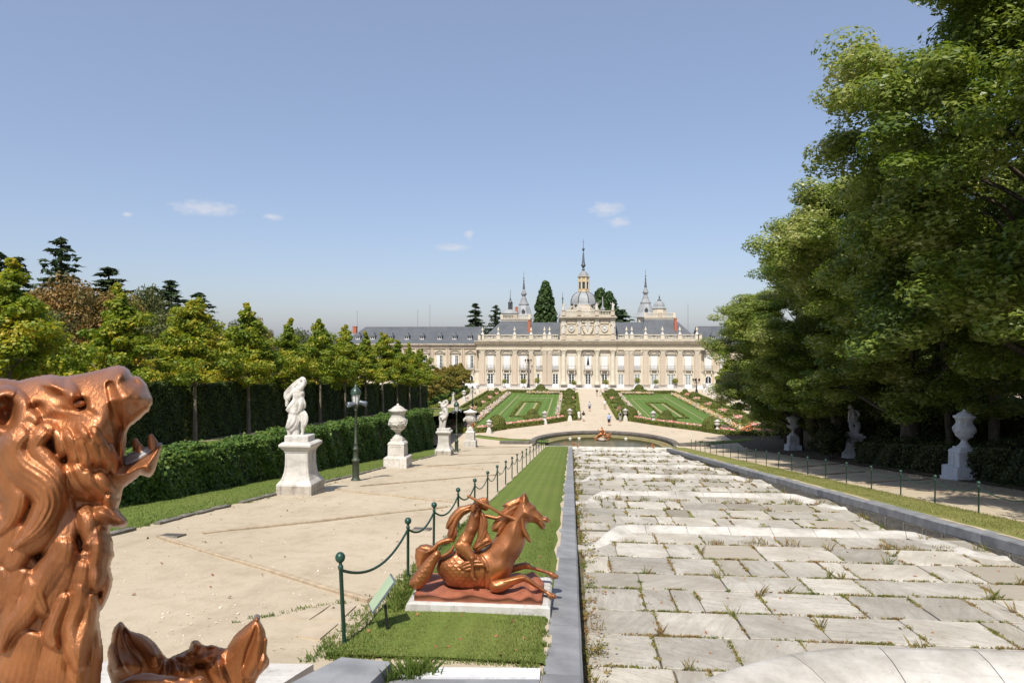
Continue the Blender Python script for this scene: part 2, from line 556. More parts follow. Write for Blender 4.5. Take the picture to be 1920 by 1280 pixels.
def copper_mat(name, base, dark, rough=0.37, metal=0.66):
    q = NT(name)
    big = q.noise(2.6, 5, 0.6)
    fine = q.noise(42, 4, 0.6)
    gr = q.noise(34, 5, 0.7, stretch=(2.2, 2.2, 0.4), dist=0.6)
    c = q.ramp(big, [(0.3, dark), (0.66, base)])
    c = q.mix(q.mapr(fine, 0.6, 0.75, 0, 0.25), c, tuple(min(1, x * 1.25) for x in base))
    q.col(c)
    rr = q.mapr(big, 0.3, 0.7, rough + 0.12, rough - 0.04)
    q.l(rr, q.p.inputs['Roughness'])
    h = q.math('ADD', q.math('MULTIPLY', fine, 0.35), gr)
    q.bump(h, 0.45, 0.012)
    q.p.inputs['Metallic'].default_value = metal
    q.p.inputs['Coat Weight'].default_value = 0.4
    q.p.inputs['Coat Roughness'].default_value = 0.25
    return q.m
M_COPPER = copper_mat('copper_paint', (0.49, 0.195, 0.07), (0.22, 0.08, 0.03))
M_COPPER_D = copper_mat('deep_copper_paint', (0.45, 0.17, 0.056), (0.2, 0.07, 0.024), 0.36)
M_LEAD = simple('worn_grey_lead', (0.34, 0.33, 0.33), (0.2, 0.17, 0.16), 12, 0.5, 0.4)

# ------------------------------------------------------------------ terrain
def structure(o):
    o['kind'] = 'structure'
    return o
mb = MB()
S = 2600
mb.add([(-S, -S, -3), (S, -S, -3), (S, S, -3), (-S, S, -3)], [(0, 1, 2, 3)])
structure(mb.build('terrain', lawn_mat('far_ground', (0.1, 0.12, 0.04), (0.07, 0.085, 0.03), (0.2, 0.18, 0.1))))

YE = (CAM_Z - H0) / SL                    # where the slope meets the parterre, about 79.7
PC = (3.8, 81.4); PRX, PRY = 8.7, 10.0    # pool centre and half axes of its outer rim
def pool_pt(a, d=0.0, z=0.0):
    return Vector((PC[0] + (PRX - d) * math.cos(a), PC[1] + (PRY - d) * math.sin(a), z))
from mathutils.geometry import tessellate_polygon
outer = [Vector((-160, YE - 0.3, 0)), Vector((160, YE - 0.3, 0)), Vector((160, 420, 0)), Vector((-160, 420, 0))]
hole = [Vector((PC[0] + PRX - 0.3, YE + 0.2, 0))] + [pool_pt(PI * k / 40, 0.3) for k in range(41)] + [Vector((PC[0] - PRX + 0.3, YE + 0.2, 0))]
tri = tessellate_polygon([outer, hole])
allv = outer + hole
mb = MB(); mb.add([tuple(v) for v in allv], [tuple(t) for t in tri])
# all faces up
mb.f = [f if ((Vector(mb.v[f[1]]) - Vector(mb.v[f[0]])).cross(Vector(mb.v[f[2]]) - Vector(mb.v[f[0]]))).z > 0 else f[::-1] for f in mb.f]
structure(mb.build('parterre_ground', M_GRAVEL2))

def sheet(name, mat, xs, ys, zf, amp=0.0, freq=0.6):
    """a grid of ground; zf(x,y) its height"""
    mb = MB(); mb.smooth = True
    vs = []
    for y in ys:
        for x in xs:
            vs.append((x, y, zf(x, y) + (amp * math.sin(x * 1.7 * freq + 2.1 * math.sin(y * freq)) * math.sin(y * 1.3 * freq + x * 0.4) if amp else 0)))
    n = len(xs)
    fs = [(j * n + i, j * n + i + 1, (j + 1) * n + i + 1, (j + 1) * n + i) for j in range(len(ys) - 1) for i in range(n - 1)]
    mb.add(vs, fs)
    return structure(mb.build(name, mat))
lin = lambda a, b, n: [a + (b - a) * i / (n - 1) for i in range(n)]
left_path = sheet('gravel_path', M_GRAVEL, lin(-14.3, -0.25, 30), lin(-8, YE, 120), lambda x, y: slope_z(y), 0.018, 1.1)
right_path = sheet('shaded_path', M_GRAVEL, lin(11.1, 24, 30), lin(-8, YE, 120), lambda x, y: slope_z(y), 0.018, 1.1)
sheet('woodland_floor', M_LITTER, lin(19.8, 120, 26), lin(-30, YE + 22, 40), lambda x, y: max(0.0, slope_z(y)) + (0.05 if y < YE else 0.02) + 0.03 * (x - 19.8), 0.05)
def terr_z(y): return CAM_Z - 3.35 - 0.0648 * y
def terr(x, y):
    z = terr_z(y)
    if y > 100: z = max(0.02, terr_z(100) * (1 - (y - 100) / 12.0))
    return max(z, 0.02)
sheet('upper_terrace', gravel_mat('terrace_earth', (0.36, 0.3, 0.2), (0.24, 0.21, 0.12), (0.16, 0.16, 0.07)), lin(-150, -14.6, 40), lin(-20, 112, 60), terr, 0.03)
M_GRASSBANK = lawn_mat('rough_grass', (0.14, 0.165, 0.04), (0.08, 0.105, 0.025), (0.24, 0.21, 0.08), 0, 1, 0.5)
sheet('terrace_grass', M_GRASSBANK, lin(-21, -14.6, 8), lin(0, 111, 50), lambda x, y: terr(x, y) + 0.025, 0.03)

# grass strips lie on the ground, a little proud of it
def strip(name, mat, xa, xb, ya, yb, zf=slope_z, up=0.035, n=60, wob=0.05):
    mb = MB(); mb.smooth = True
    vs = []; fs = []
    ys = lin(ya, yb, n)
    for i, y in enumerate(ys):
        w1, w2 = wob * math.sin(y * 1.9) + wob * 0.6 * math.sin(y * 5.3 + 1), wob * math.sin(y * 2.3 + 2) + wob * 0.6 * math.sin(y * 6.1)
        a, b = xa(y) if callable(xa) else xa, xb(y) if callable(xb) else xb
        z = zf(y)
        row = [(a - w1, y, z - 0.02), (a - w1 + 0.05, y, z + up), ((a + b) / 2, y, z + up + 0.02), (b + w2 - 0.05, y, z + up), (b + w2, y, z - 0.02)]
        vs += row
    for j in range(n - 1):
        for i in range(4):
            fs.append((j * 5 + i, j * 5 + i + 1, j * 5 + 6 + i, j * 5 + 5 + i))
    mb.add(vs, fs)
    return structure(mb.build(name, mat))
strip('left_lawn', M_LAWN, lambda y: -2.86 - 0.02 * max(0, 10 - y), -0.30, 7.85, YE - 1.0)
strip('right_lawn', M_LAWN_DRY, 11.27, 13.1, 2.0, YE + 0.4)
strip('hedge_grass', M_LAWN, -14.4, -11.05, 2.0, 67.0)
def bank(name, pts, mat):
    mb = MB(); mb.smooth = True
    n = len(pts)
    c = sum((Vector(p) for p in pts), Vector()) / n
    mb.add([tuple(p) for p in pts] + [tuple(c + (Vector(p) - c) * 0.93 + Vector((0, 0, 0.07))) for p in pts],
           [(i, (i + 1) % n, n + (i + 1) % n, n + i) for i in range(n)] + [tuple(range(n, 2 * n))])
    return structure(mb.build(name, mat))
def gpoly(pts, z=0.0): return [gz(px, py, z) for px, py in pts]
bank('lower_grass_bank', gpoly([(893, 815.5), (930, 820), (962, 823.4), (1003, 824.6), (1030, 825.8), (1028, 829), (985, 827.6), (940, 825.5), (905, 821.5), (880, 818)][::-1], 0.03), M_LAWN)
bank('shaded_grass_bank', gpoly([(1258, 832), (1300, 829.5), (1345, 828.2), (1385, 824), (1418, 817.5), (1427, 819), (1420, 824), (1385, 829), (1340, 832), (1290, 834.5)][::-1], 0.03), M_LAWN)

# ------------------------------------------------------------------ the cascade
XL, XR = 0.13, 10.75
LIPS = [9.4, 20.0, 30.0, 40.0, 49.5, 59.0, 69.0, 78.6]
def lip_top(k): return slope_z(LIPS[k]) - 0.15
def lip_curve(k, n=36):
    """plan of the lip from the left wall to the right wall"""
    if k == 0:
        corner, back, e = 3.9, 2.6, 1.7
        out = []
        for x in lin(XL + 0.05, XR - 0.05, n):
            d = max(0.0, XL + corner - x, x - (XR - corner)) / corner
            out.append((x, LIPS[0] - back * d ** e))
        return out
    Y = LIPS[k]
    key = [(XL + 0.02, Y - 2.15), (XL + 0.35, Y - 2.25), (XL + 0.62, Y - 1.9), (XL + 0.95, Y - 0.9), (XL + 1.3, Y - 0.12), (XL + 1.6, Y)]
    left = []
    for i in range(len(key) - 1):
        for t in (0, 0.5):
            left.append((key[i][0] + (key[i + 1][0] - key[i][0]) * t, key[i][1] + (key[i + 1][1] - key[i][1]) * t))
    mid = [(x, Y) for x in lin(XL + 1.6, XR - 1.6, 20)]
    right = [(XL + XR - x, y) for x, y in reversed(left)]
    return left + mid + right
def bed_z(k, y):
    """floor of the tier that ends at lip k"""
    if k == 0:
        return lip_top(0) - 0.42 - 0.02 * (y - LIPS[0])
    z0 = lip_top(k - 1) - 0.94
    z1 = lip_top(k) - 0.13
    return z0 + (z1 - z0) * (y - LIPS[k - 1]) / (LIPS[k] - LIPS[k - 1])
mb = MB()
for k in range(len(LIPS)):
    ya = LIPS[k - 1] - 2.6 if k else 3.0
    yb_ = LIPS[k] + 0.05 if k else LIPS[0] - 2.5
    mb.slab([(XL - 0.3, ya), (XR + 0.3, ya), (XR + 0.3, yb_), (XL - 0.3, yb_)], lambda x, y, k=k: bed_z(k, y) - 0.75, lambda x, y, k=k: bed_z(k, y) - 0.045)
M_JOINT = simple('joint_earth', (0.14, 0.11, 0.07), (0.075, 0.07, 0.035), 5, 0.95, bump=0.4)
bed = structure(mb.build('cascade_bed', M_JOINT))
# unit paving slab with a worn edge, shared by all
mb = MB(); mb.bbox(0, 1, 0, 1, -0.12, 0.0, 0.012)
SLAB_MES = []
for i in range(5):
    j = MB()
    r = random.Random(i)
    q = [[0.012 * r.random(), 0.012 * r.random()] for _ in range(8)]
    def ring(ins, z):
        b = 0.02
        base = [(b, 0), (1 - b, 0), (1, b), (1, 1 - b), (1 - b, 1), (b, 1), (0, 1 - b), (0, b)]
        return [(0.5 + (x - 0.5) * (1 - ins) + (dx - 0.006), 0.5 + (y - 0.5) * (1 - ins) + (dy - 0.006), z) for (x, y), (dx, dy) in zip(base, q)]
    j.loft([ring(0, -0.14), ring(0, -0.012), ring(0.022, 0.0)])
    SLAB_MES.append(j.mesh('paving_slab', M_SLAB))
far_slabs = MB()
JOINTS = []                                # for the weeds: (x0,y0,x1,y1,tier)
rs = random.Random(5)
nslab = 0
for k in range(1, len(LIPS)):
    ya, yb = LIPS[k - 1] + 0.15, LIPS[k] - 0.35
    if k == 1: ya = LIPS[0] - 2.6
    nrow = max(5, round((yb - ya) / 1.33))
    ye = [ya + (yb - ya) * (i + (0.16 * (rs.random() - 0.5) if 0 < i < nrow else 0)) / nrow for i in range(nrow + 1)]
    for i in range(nrow):
        x = XL + 0.06 + 0.12 * rs.random()
        x_end = XR - 0.05
        JOINTS.append((XL + 0.3, ye[i], XR, ye[i], k))
        while x < x_end - 0.3:
            w = rs.choice([0.55, 0.9, 1.15, 1.35, 1.5, 1.75]) * (0.9 + 0.25 * rs.random())
            if x_end - x - w < 0.6: w = x_end - x
            gx0, gy0 = 0.012 + 0.03 * rs.random(), 0.012 + 0.035 * rs.random()
            y0, y1 = ye[i] + gy0, ye[i + 1] - 0.008
            z0, z1 = bed_z(k, y0), bed_z(k, y1)
            dz = (rs.random() - 0.5) * 0.02
            JOINTS.append((x, y0, x, y1, k))
            if k <= 4 and nslab < 296:
                o = inst('paving_slab', SLAB_MES[rs.randrange(5)], bed, (x + gx0, y0, z0 + dz), (math.atan2(z1 - z0, y1 - y0), (rs.random() - 0.5) * 0.008, (rs.random() - 0.5) * 0.01), (w - gx0, y1 - y0, 1))
                nslab += 1
            else:
                far_slabs.slab([(x + gx0, y0), (x + w, y0), (x + w, y1), (x + gx0, y1)], lambda X, Y, k=k: bed_z(k, Y) - 0.1, lambda X, Y, k=k, dz=dz: bed_z(k, Y) + dz)
            x += w
tag(far_slabs.build('far_paving', M_SLAB, bed), kind='stuff')

# lips: each a row of curved marble blocks
def lip_blocks(k):
    cv = lip_curve(k)
    zt = lip_top(k)
    foot = 0.6 if k else 1.5
    rise = zt - bed_z(k, LIPS[k] - foot) + 0.03
    prof = []                              # (distance upstream of the crest, height under the crest)
    for t in lin(0, 1, 7):
        s_ = t * t * (3 - 2 * t) if k == 0 else t ** 1.6
        prof.append((foot * (1 - t), -rise * (1 - s_)))
    prof += [(-0.12, -0.012), (-0.2, -0.07), (-0.22, -0.16), (-0.16, -0.3), (-0.12, -1.25)]
    n = len(cv)
    def nrm(i):
        a, b = Vector((*cv[max(0, i - 1)], 0)), Vector((*cv[min(n - 1, i + 1)], 0))
        d = (b - a).normalized()
        return Vector((d.y, -d.x, 0))      # upstream
    cuts = [0, 4, 8, 11, 14, 17, 20, 23, 26, 30, 34, n - 1] if k else [0, 5, 9, 13, 17, 21, 25, 29, 32, n - 1]
    cuts = sorted(set(min(c, n - 1) for c in cuts))
    for a, b in zip(cuts[:-1], cuts[1:]):
        m = MB(); m.smooth = True
        rings = []
        for i in range(a, b + 1):
            c = Vector((*cv[i], 0)); u = nrm(i)
            if i == a and a: c = c + (Vector((*cv[i + 1], 0)) - c).normalized() * 0.012
            side = abs(c.x - (XL + XR) / 2)
            ring = []
            for d, h in prof:
                p = c + u * d
                p.x = min(max(p.x, XL + 0.0), XR + 0.1)
                ring.append((p.x, p.y, zt + h + 0.012 * math.sin(c.x * 1.3 + k)))
            ring.append((ring[-1][0], ring[-1][1], ring[0][2] - 0.6))
            p0 = ring[0]
            ring.append((p0[0], p0[1], p0[2] - 0.6))
            rings.append(ring)
        m.loft(rings)
        m.build('lip_stone', M_LIP, bed)
for k in range(len(LIPS)):
    lip_blocks(k)

# side walls and their slate copings
def side_wall(name, x0, x1):
    mb = MB()
    mb.slab([(x0, -4), (x1, -4), (x1, YE), (x0, YE)], lambda x, y: slope_z(y) - 2.6, lambda x, y: slope_z(y) - 0.285)
    return structure(mb.build(name, M_DARKWALL))
wl = side_wall('left_cascade_wall', XL - 0.5, XL - 0.05)
wr = side_wall('right_cascade_wall', XR + 0.05, XR + 0.5)
# the wall's own courses of blocks
rs = random.Random(3)
mb_blocks = []
for i in range(3):
    m = MB(); m.bbox(-0.06, 0.0, 0, 1, 0, 1, 0.02); mb_blocks.append(m.mesh('wall_block', M_DARKWALL))
y = 9.0
while y < 44:
    L = 0.9 + 0.7 * rs.random()
    for c in range(2):
        o = inst('wall_block', mb_blocks[rs.randrange(3)], wr, (XR + 0.052, y, slope_z(y) - 0.29 - 0.42 * (c + 1)), (-math.atan(SL), 0, 0), (1 + 0.3 * rs.random(), L - 0.02, 0.4))
    y += L
def copings(parent, x0, x1, ya, yb, L0):
    y = ya; ms = []
    for i in range(3):
        m = MB(); r = random.Random(i + 40)
        L = L0 * (0.85 + 0.15 * i)
        b = 0.02
        P = lambda x, yy, z: (x + 0.01 * (r.random() - 0.5), yy, z - SL * yy)
        ring = lambda yy, s_: [P(x0 + b * s_, yy, -0.29), P(x1 - b * s_, yy, -0.29), P(x1 - b * s_, yy, -0.03), P(x1 - 0.03, yy, -0.005 * s_), P(x0 + 0.03, yy, -0.005 * s_), P(x0 + b * s_, yy, -0.03)]
        m.loft([ring(0.004, 0.3), ring(0.02, 0), ring(L * 0.5, 0), ring(L - 0.02, 0), ring(L - 0.004, 0.3)][::-1])
        ms.append((L, m.mesh('coping_stone', M_SLATE)))
    n = 0
    while y < yb:
        L, me = ms[n % 3]
        inst('coping_stone', me, parent, (0, y, slope_z(y) + 0.003 * ((n * 7) % 5 - 2)))
        y += L; n += 1
copings(wl, -0.335, XL, 1.0, YE - 0.8, 2.2)
copings(wr, XR, XR + 0.56, 1.0, YE - 0.6, 2.0)

# blocks at the foot of the lookout: slate block, two steps, marble slab under the beasts
def px_slab(name, pts, up, th, mat, parent=None, lvl=None):
    m = MB()
    ps = [gs(px, py, up) for px, py in pts]
    n = len(ps)
    m.add([(p.x, p.y, p.z - th) for p in ps] + [tuple(p) for p in ps], [tuple(range(n)), tuple(range(2 * n - 1, n - 1, -1))] + [((i + 1) % n, i, n + i, n + (i + 1) % n) for i in range(n)])
    return m.build(name, mat, parent)
o = px_slab('kerb_block', [(640, 1231), (735, 1240), (672, 1300), (470, 1318)], 0.16, 0.6, M_SLATE)
tag(o, 'grey slate kerb block ending beside the small lawn, below the green post', 'kerb block')
st = px_slab('stone_steps', [(757, 1251), (1012, 1253), (1010, 1310), (690, 1310)], 0.02, 0.3, M_SLATE)
tag(st, 'pale stone steps between the kerb block and the slate coping', 'steps')
px_slab('step', [(757, 1249.5), (1013, 1251.5), (1012, 1268), (742, 1268)], 0.05, 0.1, M_MARBLE_G, st)
px_slab('step', [(738, 1272), (1011.5, 1272.5), (1010, 1300), (700, 1300)], 0.035, 0.1, M_SLATE, st)
o = px_slab('marble_slab', [(150, 1237), (588, 1244), (470, 1318), (120, 1330)], 0.1, 0.4, M_MARBLE)
tag(o, 'white marble slab on the ground behind the pointed copper ears', 'slab')
# flagstones worn into the gravel by the near post
for pts in ([(560, 1128), (620, 1133), (580, 1160), (520, 1157)], [(624, 1131), (668, 1134), (640, 1160), (588, 1160)], [(672, 1133), (700, 1137), (668, 1172), (640, 1166)], [(582, 1166), (634, 1168), (600, 1196), (555, 1190)], [(640, 1172), (664, 1178), (640, 1204), (606, 1198)]):
    px_slab('flagstone', pts, 0.024, 0.1, simple('sandy_flag', (0.47, 0.39, 0.285), (0.39, 0.32, 0.23), 3, 0.9, bump=0.3) if not bpy.data.materials.get('sandy_flag') else bpy.data.materials['sandy_flag'], left_path)

# bars of stone laid slantwise across the paths to shed the rain
def bar(a, b, parent, w=0.11, h=0.055, gp=gs, mat=None):
    p, q = gp(*a), gp(*b)
    d = (q - p); L = d.length; d.normalize()
    sd = Vector((d.y, -d.x, 0)).normalized() * (w / 2)
    m = MB()
    n = 6
    rings = []
    for i in range(n + 1):
        c = p + d * (L * i / n) + Vector((0, 0, 0.008 * math.sin(i * 2.3)))
        up = Vector((0, 0, h))
        rings.append([tuple(c - sd - up * 2), tuple(c + sd - up * 2), tuple(c + sd + up * 0.8), tuple(c + sd * 0.7 + up), tuple(c - sd * 0.7 + up), tuple(c - sd + up * 0.8)])
    m.loft(rings[::-1])
    return m.build('drain_bar', mat or M_BAR, parent)
for a, b in (((300, 1008), (694, 1128)), ((380, 1001), (838, 951)), ((630, 919), (858, 943)), ((674, 911.5), (938, 890)), ((780, 875), (905, 880)), ((798, 874.5), (935, 866.5)), ((858, 854.3), (985, 850)), ((893, 840), (1008, 836.6)), ((897, 832), (962, 829.6))):
    bar(a, b, left_path)
for a, b in (((1648, 912), (1900, 935)), ((1605, 906), (1745, 898)), ((1470, 878), (1585, 868)), ((1380, 862), (1470, 871)), ((1330, 848), (1440, 845)), ((1500, 893), (1620, 884)), ((1760, 925), (1920, 943))):
    bar(a, b, right_path)
# stone edging along the left path
rs = random.Random(8)
m_ed = []
for i in range(4):
    m = MB(); r = random.Random(i)
    ring = lambda y, k: [(-0.11 * k, y, -0.1), (0.11 * k, y, -0.1), (0.1 * k + 0.02 * r.random(), y, 0.04 + 0.02 * r.random()), (0.03 * k, y, 0.075 * k), (-0.06 * k, y, 0.07 * k), (-0.11 * k, y, 0.03)]
    m.smooth = False
    m.loft([ring(0, 0.8), ring(0.06, 1), ring(0.3, 1.05), ring(0.55, 0.95), ring(0.62, 0.75)][::-1])
    m_ed.append(m.mesh('edging_stone', simple('edging_stone', (0.2, 0.18, 0.15), (0.1, 0.095, 0.07), 7, 0.9, bump=0.5) if i == 0 else bpy.data.materials['edging_stone']))
y = 13.0
while y < 66:
    L = 0.5 + 0.8 * rs.random()
    if rs.random() < 0.86:
        inst('edging_stone', m_ed[rs.randrange(4)], left_path, (-10.98 + 0.07 * rs.random(), y, slope_z(y) + 0.0 + 0.02 * rs.random()), (-math.atan(SL), 0, 0.1 * (rs.random() - 0.5)), (1, L / 0.64, 1))
    y += L
# two iron drain grates
for (px, py, w) in ((322, 1003, 0.5), (791, 991, 0.45)):
    c = gs(px, py, 0.03); m = MB()
    m.box(-w / 2, w / 2, -0.2, -0.16, -0.05, 0.015); m.box(-w / 2, w / 2, 0.16, 0.2, -0.05, 0.015)
    for i in range(9):
        x = -w / 2 + w * i / 8.6; m.box(x, x + 0.03, -0.16, 0.16, -0.05, 0.012)
    m.box(-w / 2, w / 2, -0.18, 0.18, -0.06, -0.045)
    m.build('drain_grate', M_DARKWALL, left_path, loc=c, rot=(-math.atan(SL), 0, 0))

# ------------------------------------------------------------------ pool
qm = NT('pool_water')
nn = qm.noise(3.0, 3, 0.5, stretch=(1, 2.4, 1))
qm.col(qm.ramp(qm.noise(0.3, 3), [(0.35, (0.045, 0.045, 0.012)), (0.65, (0.08, 0.073, 0.024))]))
qm.bump(nn, 0.12, 0.05)
M_WATER = qm.done(0.06, 0, 0.22)
mb = MB()
ring = [tuple(pool_pt(PI * k / 48, 0.62, -0.28)) for k in range(49)]
mb.add([(PC[0] - PRX + 0.62, YE - 0.9, -0.28), (PC[0] + PRX - 0.62, YE - 0.9, -0.28)] + ring, [tuple([0, 1] + list(range(2, 51)))])
structure(mb.build('pool_water', M_WATER))
M_RIM = marble('pool_rim_stone', (0.17, 0.155, 0.135), (0.1, 0.09, 0.078), (0.04, 0.035, 0.03), 0.7)
M_LEDGE = simple('pool_ledge', (0.25, 0.22, 0.1), (0.16, 0.14, 0.06), 1.5, 0.85)
rim_base = MB()
rings = []
for k in range(49):
    a = PI * k / 48
    rings.append([tuple(pool_pt(a, 0.55, -0.7)), tuple(pool_pt(a, 0.0, -0.7)), tuple(pool_pt(a, 0.0, 0.1)), tuple(pool_pt(a, 0.55, 0.1))])
rim_base.loft(rings[::-1])
pw = tag(rim_base.build('pool_wall', M_DARKWALL), 'low dark stone wall curving round the far side of the round pool', 'pool wall')
for k in range(28):
    m = MB(); rings = []
    for j in range(4):
        a = PI * (k + (j / 3.0) * 0.985) / 28
        rings.append([tuple(pool_pt(a, 0.66, 0.1)), tuple(pool_pt(a, -0.08, 0.1)), tuple(pool_pt(a, -0.08, 0.3)), tuple(pool_pt(a, 0.0, 0.38)), tuple(pool_pt(a, 0.55, 0.4)), tuple(pool_pt(a, 0.66, 0.3))])
    m.loft(rings[::-1]); m.build('rim_stone', M_RIM, pw)
m = MB()
for d0, d1, z in ((0.5, 1.1, -0.12), (1.1, 1.75, -0.2)):
    rings = []
    for k in range(49):
        a = PI * k / 48
        rings.append([tuple(pool_pt(a, d1, z - 0.4)), tuple(pool_pt(a, d0, z - 0.4)), tuple(pool_pt(a, d0, z)), tuple(pool_pt(a, d1, z - 0.03))])
    m.loft(rings[::-1])
m.build('ledge', M_LEDGE, pw)
for s_ in (-1, 1):
    m = MB(); x0 = PC[0] + s_ * PRX
    xs = sorted((x0, x0 + s_ * 3.6))
    m.bbox(xs[0], xs[1], PC[1] - 0.55, PC[1] + 0.05, -0.2, 0.34, 0.05)
    m.build('wall_wing', M_RIM, pw)
m = MB(); m.smooth = True
for k in range(2):
    m.loft([[(x, YE - 1.0 - 0.0 + 0.5 * k, 0.12 - 0.14 * k - 0.6), (x, YE - 0.4 + 0.5 * k, 0.12 - 0.14 * k - 0.6), (x, YE - 0.4 + 0.5 * k, 0.05 - 0.14 * k), (x, YE - 0.5 + 0.5 * k, 0.12 - 0.14 * k), (x, YE - 1.0 + 0.5 * k, 0.12 - 0.14 * k)] for x in lin(PC[0] + PRX - 0.9, -3.6, 6)])
m.smooth = False
tag(m.build('pool_step', M_LIP, None), 'white marble step where the cascade runs into the round pool', 'step')

# ------------------------------------------------------------------ foliage
def leaf_quads(P, N, size, seed=0, fold=0.25, aspect=0.72, curl=0.35):
    """leaves of 2 triangles folded along the midrib: P positions, N facing directions, size per leaf"""
    g = np.random.default_rng(seed)
    n = len(P)
    N = N / (np.linalg.norm(N, axis=1, keepdims=True) + 1e-9)
    A = g.normal(size=(n, 3))
    T = A - N * (A * N).sum(1, keepdims=True)
    T /= np.linalg.norm(T, axis=1, keepdims=True) + 1e-9
    B = np.cross(N, T)
    s = np.broadcast_to(np.asarray(size), (n,))[:, None] * (0.7 + 0.6 * g.random((n, 1)))
    V = np.empty((n, 4, 3), dtype=np.float32)
    V[:, 0] = P - T * s * 0.5
    V[:, 1] = P + B * s * 0.5 * aspect - N * s * fold * 0.3
    V[:, 2] = P + T * s * 0.5 - N * s * curl * 0.3
    V[:, 3] = P - B * s * 0.5 * aspect - N * s * fold * 0.3
    b = np.arange(n, dtype=np.int32)[:, None] * 4
    F = np.concatenate([b + np.array([[0, 1, 2]]), b + np.array([[0, 2, 3]])], axis=0)
    # keep a leaf's two faces together
    F = np.stack([F[:n], F[n:]], axis=1).reshape(-1, 3)
    return V.reshape(-1, 3), F

def clump_leaves(centers, radii, per, size, seed, up=0.55, rnd=0.6, shell=0.5):
    """leaves gathered in clumps; each clump a flattened ball, densest near its outside"""
    g = np.random.default_rng(seed)
    centers = np.asarray(centers); radii = np.asarray(radii)
    k = len(centers)
    idx = np.repeat(np.arange(k), per)
    n = len(idx)
    d = g.normal(size=(n, 3)); d /= np.linalg.norm(d, axis=1, keepdims=True)
    r = (shell + (1 - shell) * g.random((n, 1))) ** 0.7
    P = centers[idx] + d * r * radii[idx]
    N = d + np.array([0, 0, up]) + g.normal(size=(n, 3)) * rnd
    return P, N

def limb(mb, a, b, r0, r1, sag=0.0, seg=6, n=5, wob=0.0, rr=random):
    a, b = Vector(a), Vector(b)
    pts = []; rad = []
    L = (b - a).length
    for i in range(n):
        t = i / (n - 1)
        p = a.lerp(b, t) + Vector((0, 0, sag * L * math.sin(PI * t)))
        if 0 < i < n - 1 and wob:
            p += Vector((rr.uniform(-1, 1), rr.uniform(-1, 1), rr.uniform(-1, 1))) * wob * L
        pts.append(p); rad.append(r0 + (r1 - r0) * t)
    mb.tube(pts, rad, seg)

def bark(name, c1, c2):
    q = NT(name)
    n = q.noise(9, 6, 0.7, stretch=(1, 1, 0.18), dist=0.5)
    n2 = q.noise(1.5, 4)
    c = q.ramp(n, [(0.35, c2), (0.65, c1)])
    c = q.mix(q.mapr(n2, 0.55, 0.7, 0, 0.6), c, (0.13, 0.13, 0.095))
    q.col(c); q.bump(n, 0.8, 0.04)
    return q.done(0.95, 0, 0.1)
M_BARK = bark('linden_bark', (0.13, 0.11, 0.085), (0.05, 0.04, 0.032))
M_BARK_PALE = bark('pale_bark', (0.24, 0.21, 0.165), (0.12, 0.1, 0.075))
L_LINDEN = foliage('linden_leaves', [(0.15, (0.08, 0.128, 0.018)), (0.42, (0.165, 0.22, 0.034)), (0.66, (0.29, 0.325, 0.075)), (0.9, (0.46, 0.44, 0.19))], 0.35, 0.4, rough=0.4, spec=0.45, isl=0.45)
L_YOUNG = foliage('young_linden_leaves', [(0.2, (0.09, 0.145, 0.015)), (0.5, (0.185, 0.24, 0.025)), (0.75, (0.34, 0.33, 0.036)), (0.94, (0.5, 0.38, 0.05))], 0.9, 0.4, isl=0.4)
L_YELLOW = foliage('yellowing_leaves', [(0.2, (0.19, 0.2, 0.022)), (0.55, (0.33, 0.28, 0.03)), (0.9, (0.38, 0.24, 0.035))], 0.9, 0.35)
L_BROWN = foliage('browning_leaves', [(0.2, (0.1, 0.09, 0.024)), (0.5, (0.18, 0.115, 0.032)), (0.85, (0.27, 0.15, 0.045))], 0.5, 0.2)
L_RUST = foliage('rusty_leaves', [(0.2, (0.1, 0.13, 0.022)), (0.5, (0.19, 0.17, 0.03)), (0.85, (0.29, 0.19, 0.045))], 0.6, 0.28)
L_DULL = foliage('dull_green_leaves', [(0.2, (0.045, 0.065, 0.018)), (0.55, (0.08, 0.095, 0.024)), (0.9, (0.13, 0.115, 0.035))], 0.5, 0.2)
L_HORNBEAM = foliage('hornbeam_hedge_leaves', [(0.2, (0.03, 0.05, 0.012)), (0.6, (0.062, 0.092, 0.018)), (0.95, (0.12, 0.14, 0.03))], 1.2, 0.12)
L_IVY = foliage('hedge_leaves', [(0.2, (0.045, 0.09, 0.014)), (0.55, (0.085, 0.145, 0.022)), (0.9, (0.15, 0.2, 0.035))], 1.4, 0.2)
L_BOX = foliage('box_hedge_leaves', [(0.2, (0.1, 0.135, 0.02)), (0.6, (0.165, 0.19, 0.03)), (0.95, (0.25, 0.235, 0.045))], 1.2, 0.15)
L_TOPIARY = foliage('topiary_leaves', [(0.2, (0.09, 0.12, 0.02)), (0.6, (0.155, 0.175, 0.03)), (0.95, (0.25, 0.23, 0.05))], 1.2, 0.12)
L_FIR = foliage('fir_needles', [(0.2, (0.025, 0.048, 0.02)), (0.6, (0.048, 0.075, 0.03)), (0.95, (0.09, 0.115, 0.045))], 0.7, 0.08)
L_SEQUOIA = foliage('sequoia_needles', [(0.2, (0.022, 0.048, 0.012)), (0.6, (0.042, 0.078, 0.018)), (0.95, (0.075, 0.11, 0.028))], 0.35, 0.1)
L_SHRUB = foliage('variegated_shrub_leaves', [(0.2, (0.06, 0.075, 0.025)), (0.5, (0.12, 0.125, 0.04)), (0.75, (0.22, 0.185, 0.075)), (0.95, (0.35, 0.3, 0.16))], 1.2, 0.25)
L_DARK = foliage('shade_shrub_leaves', [(0.2, (0.03, 0.042, 0.012)), (0.6, (0.055, 0.07, 0.018)), (0.95, (0.11, 0.11, 0.03))], 1.0, 0.2)

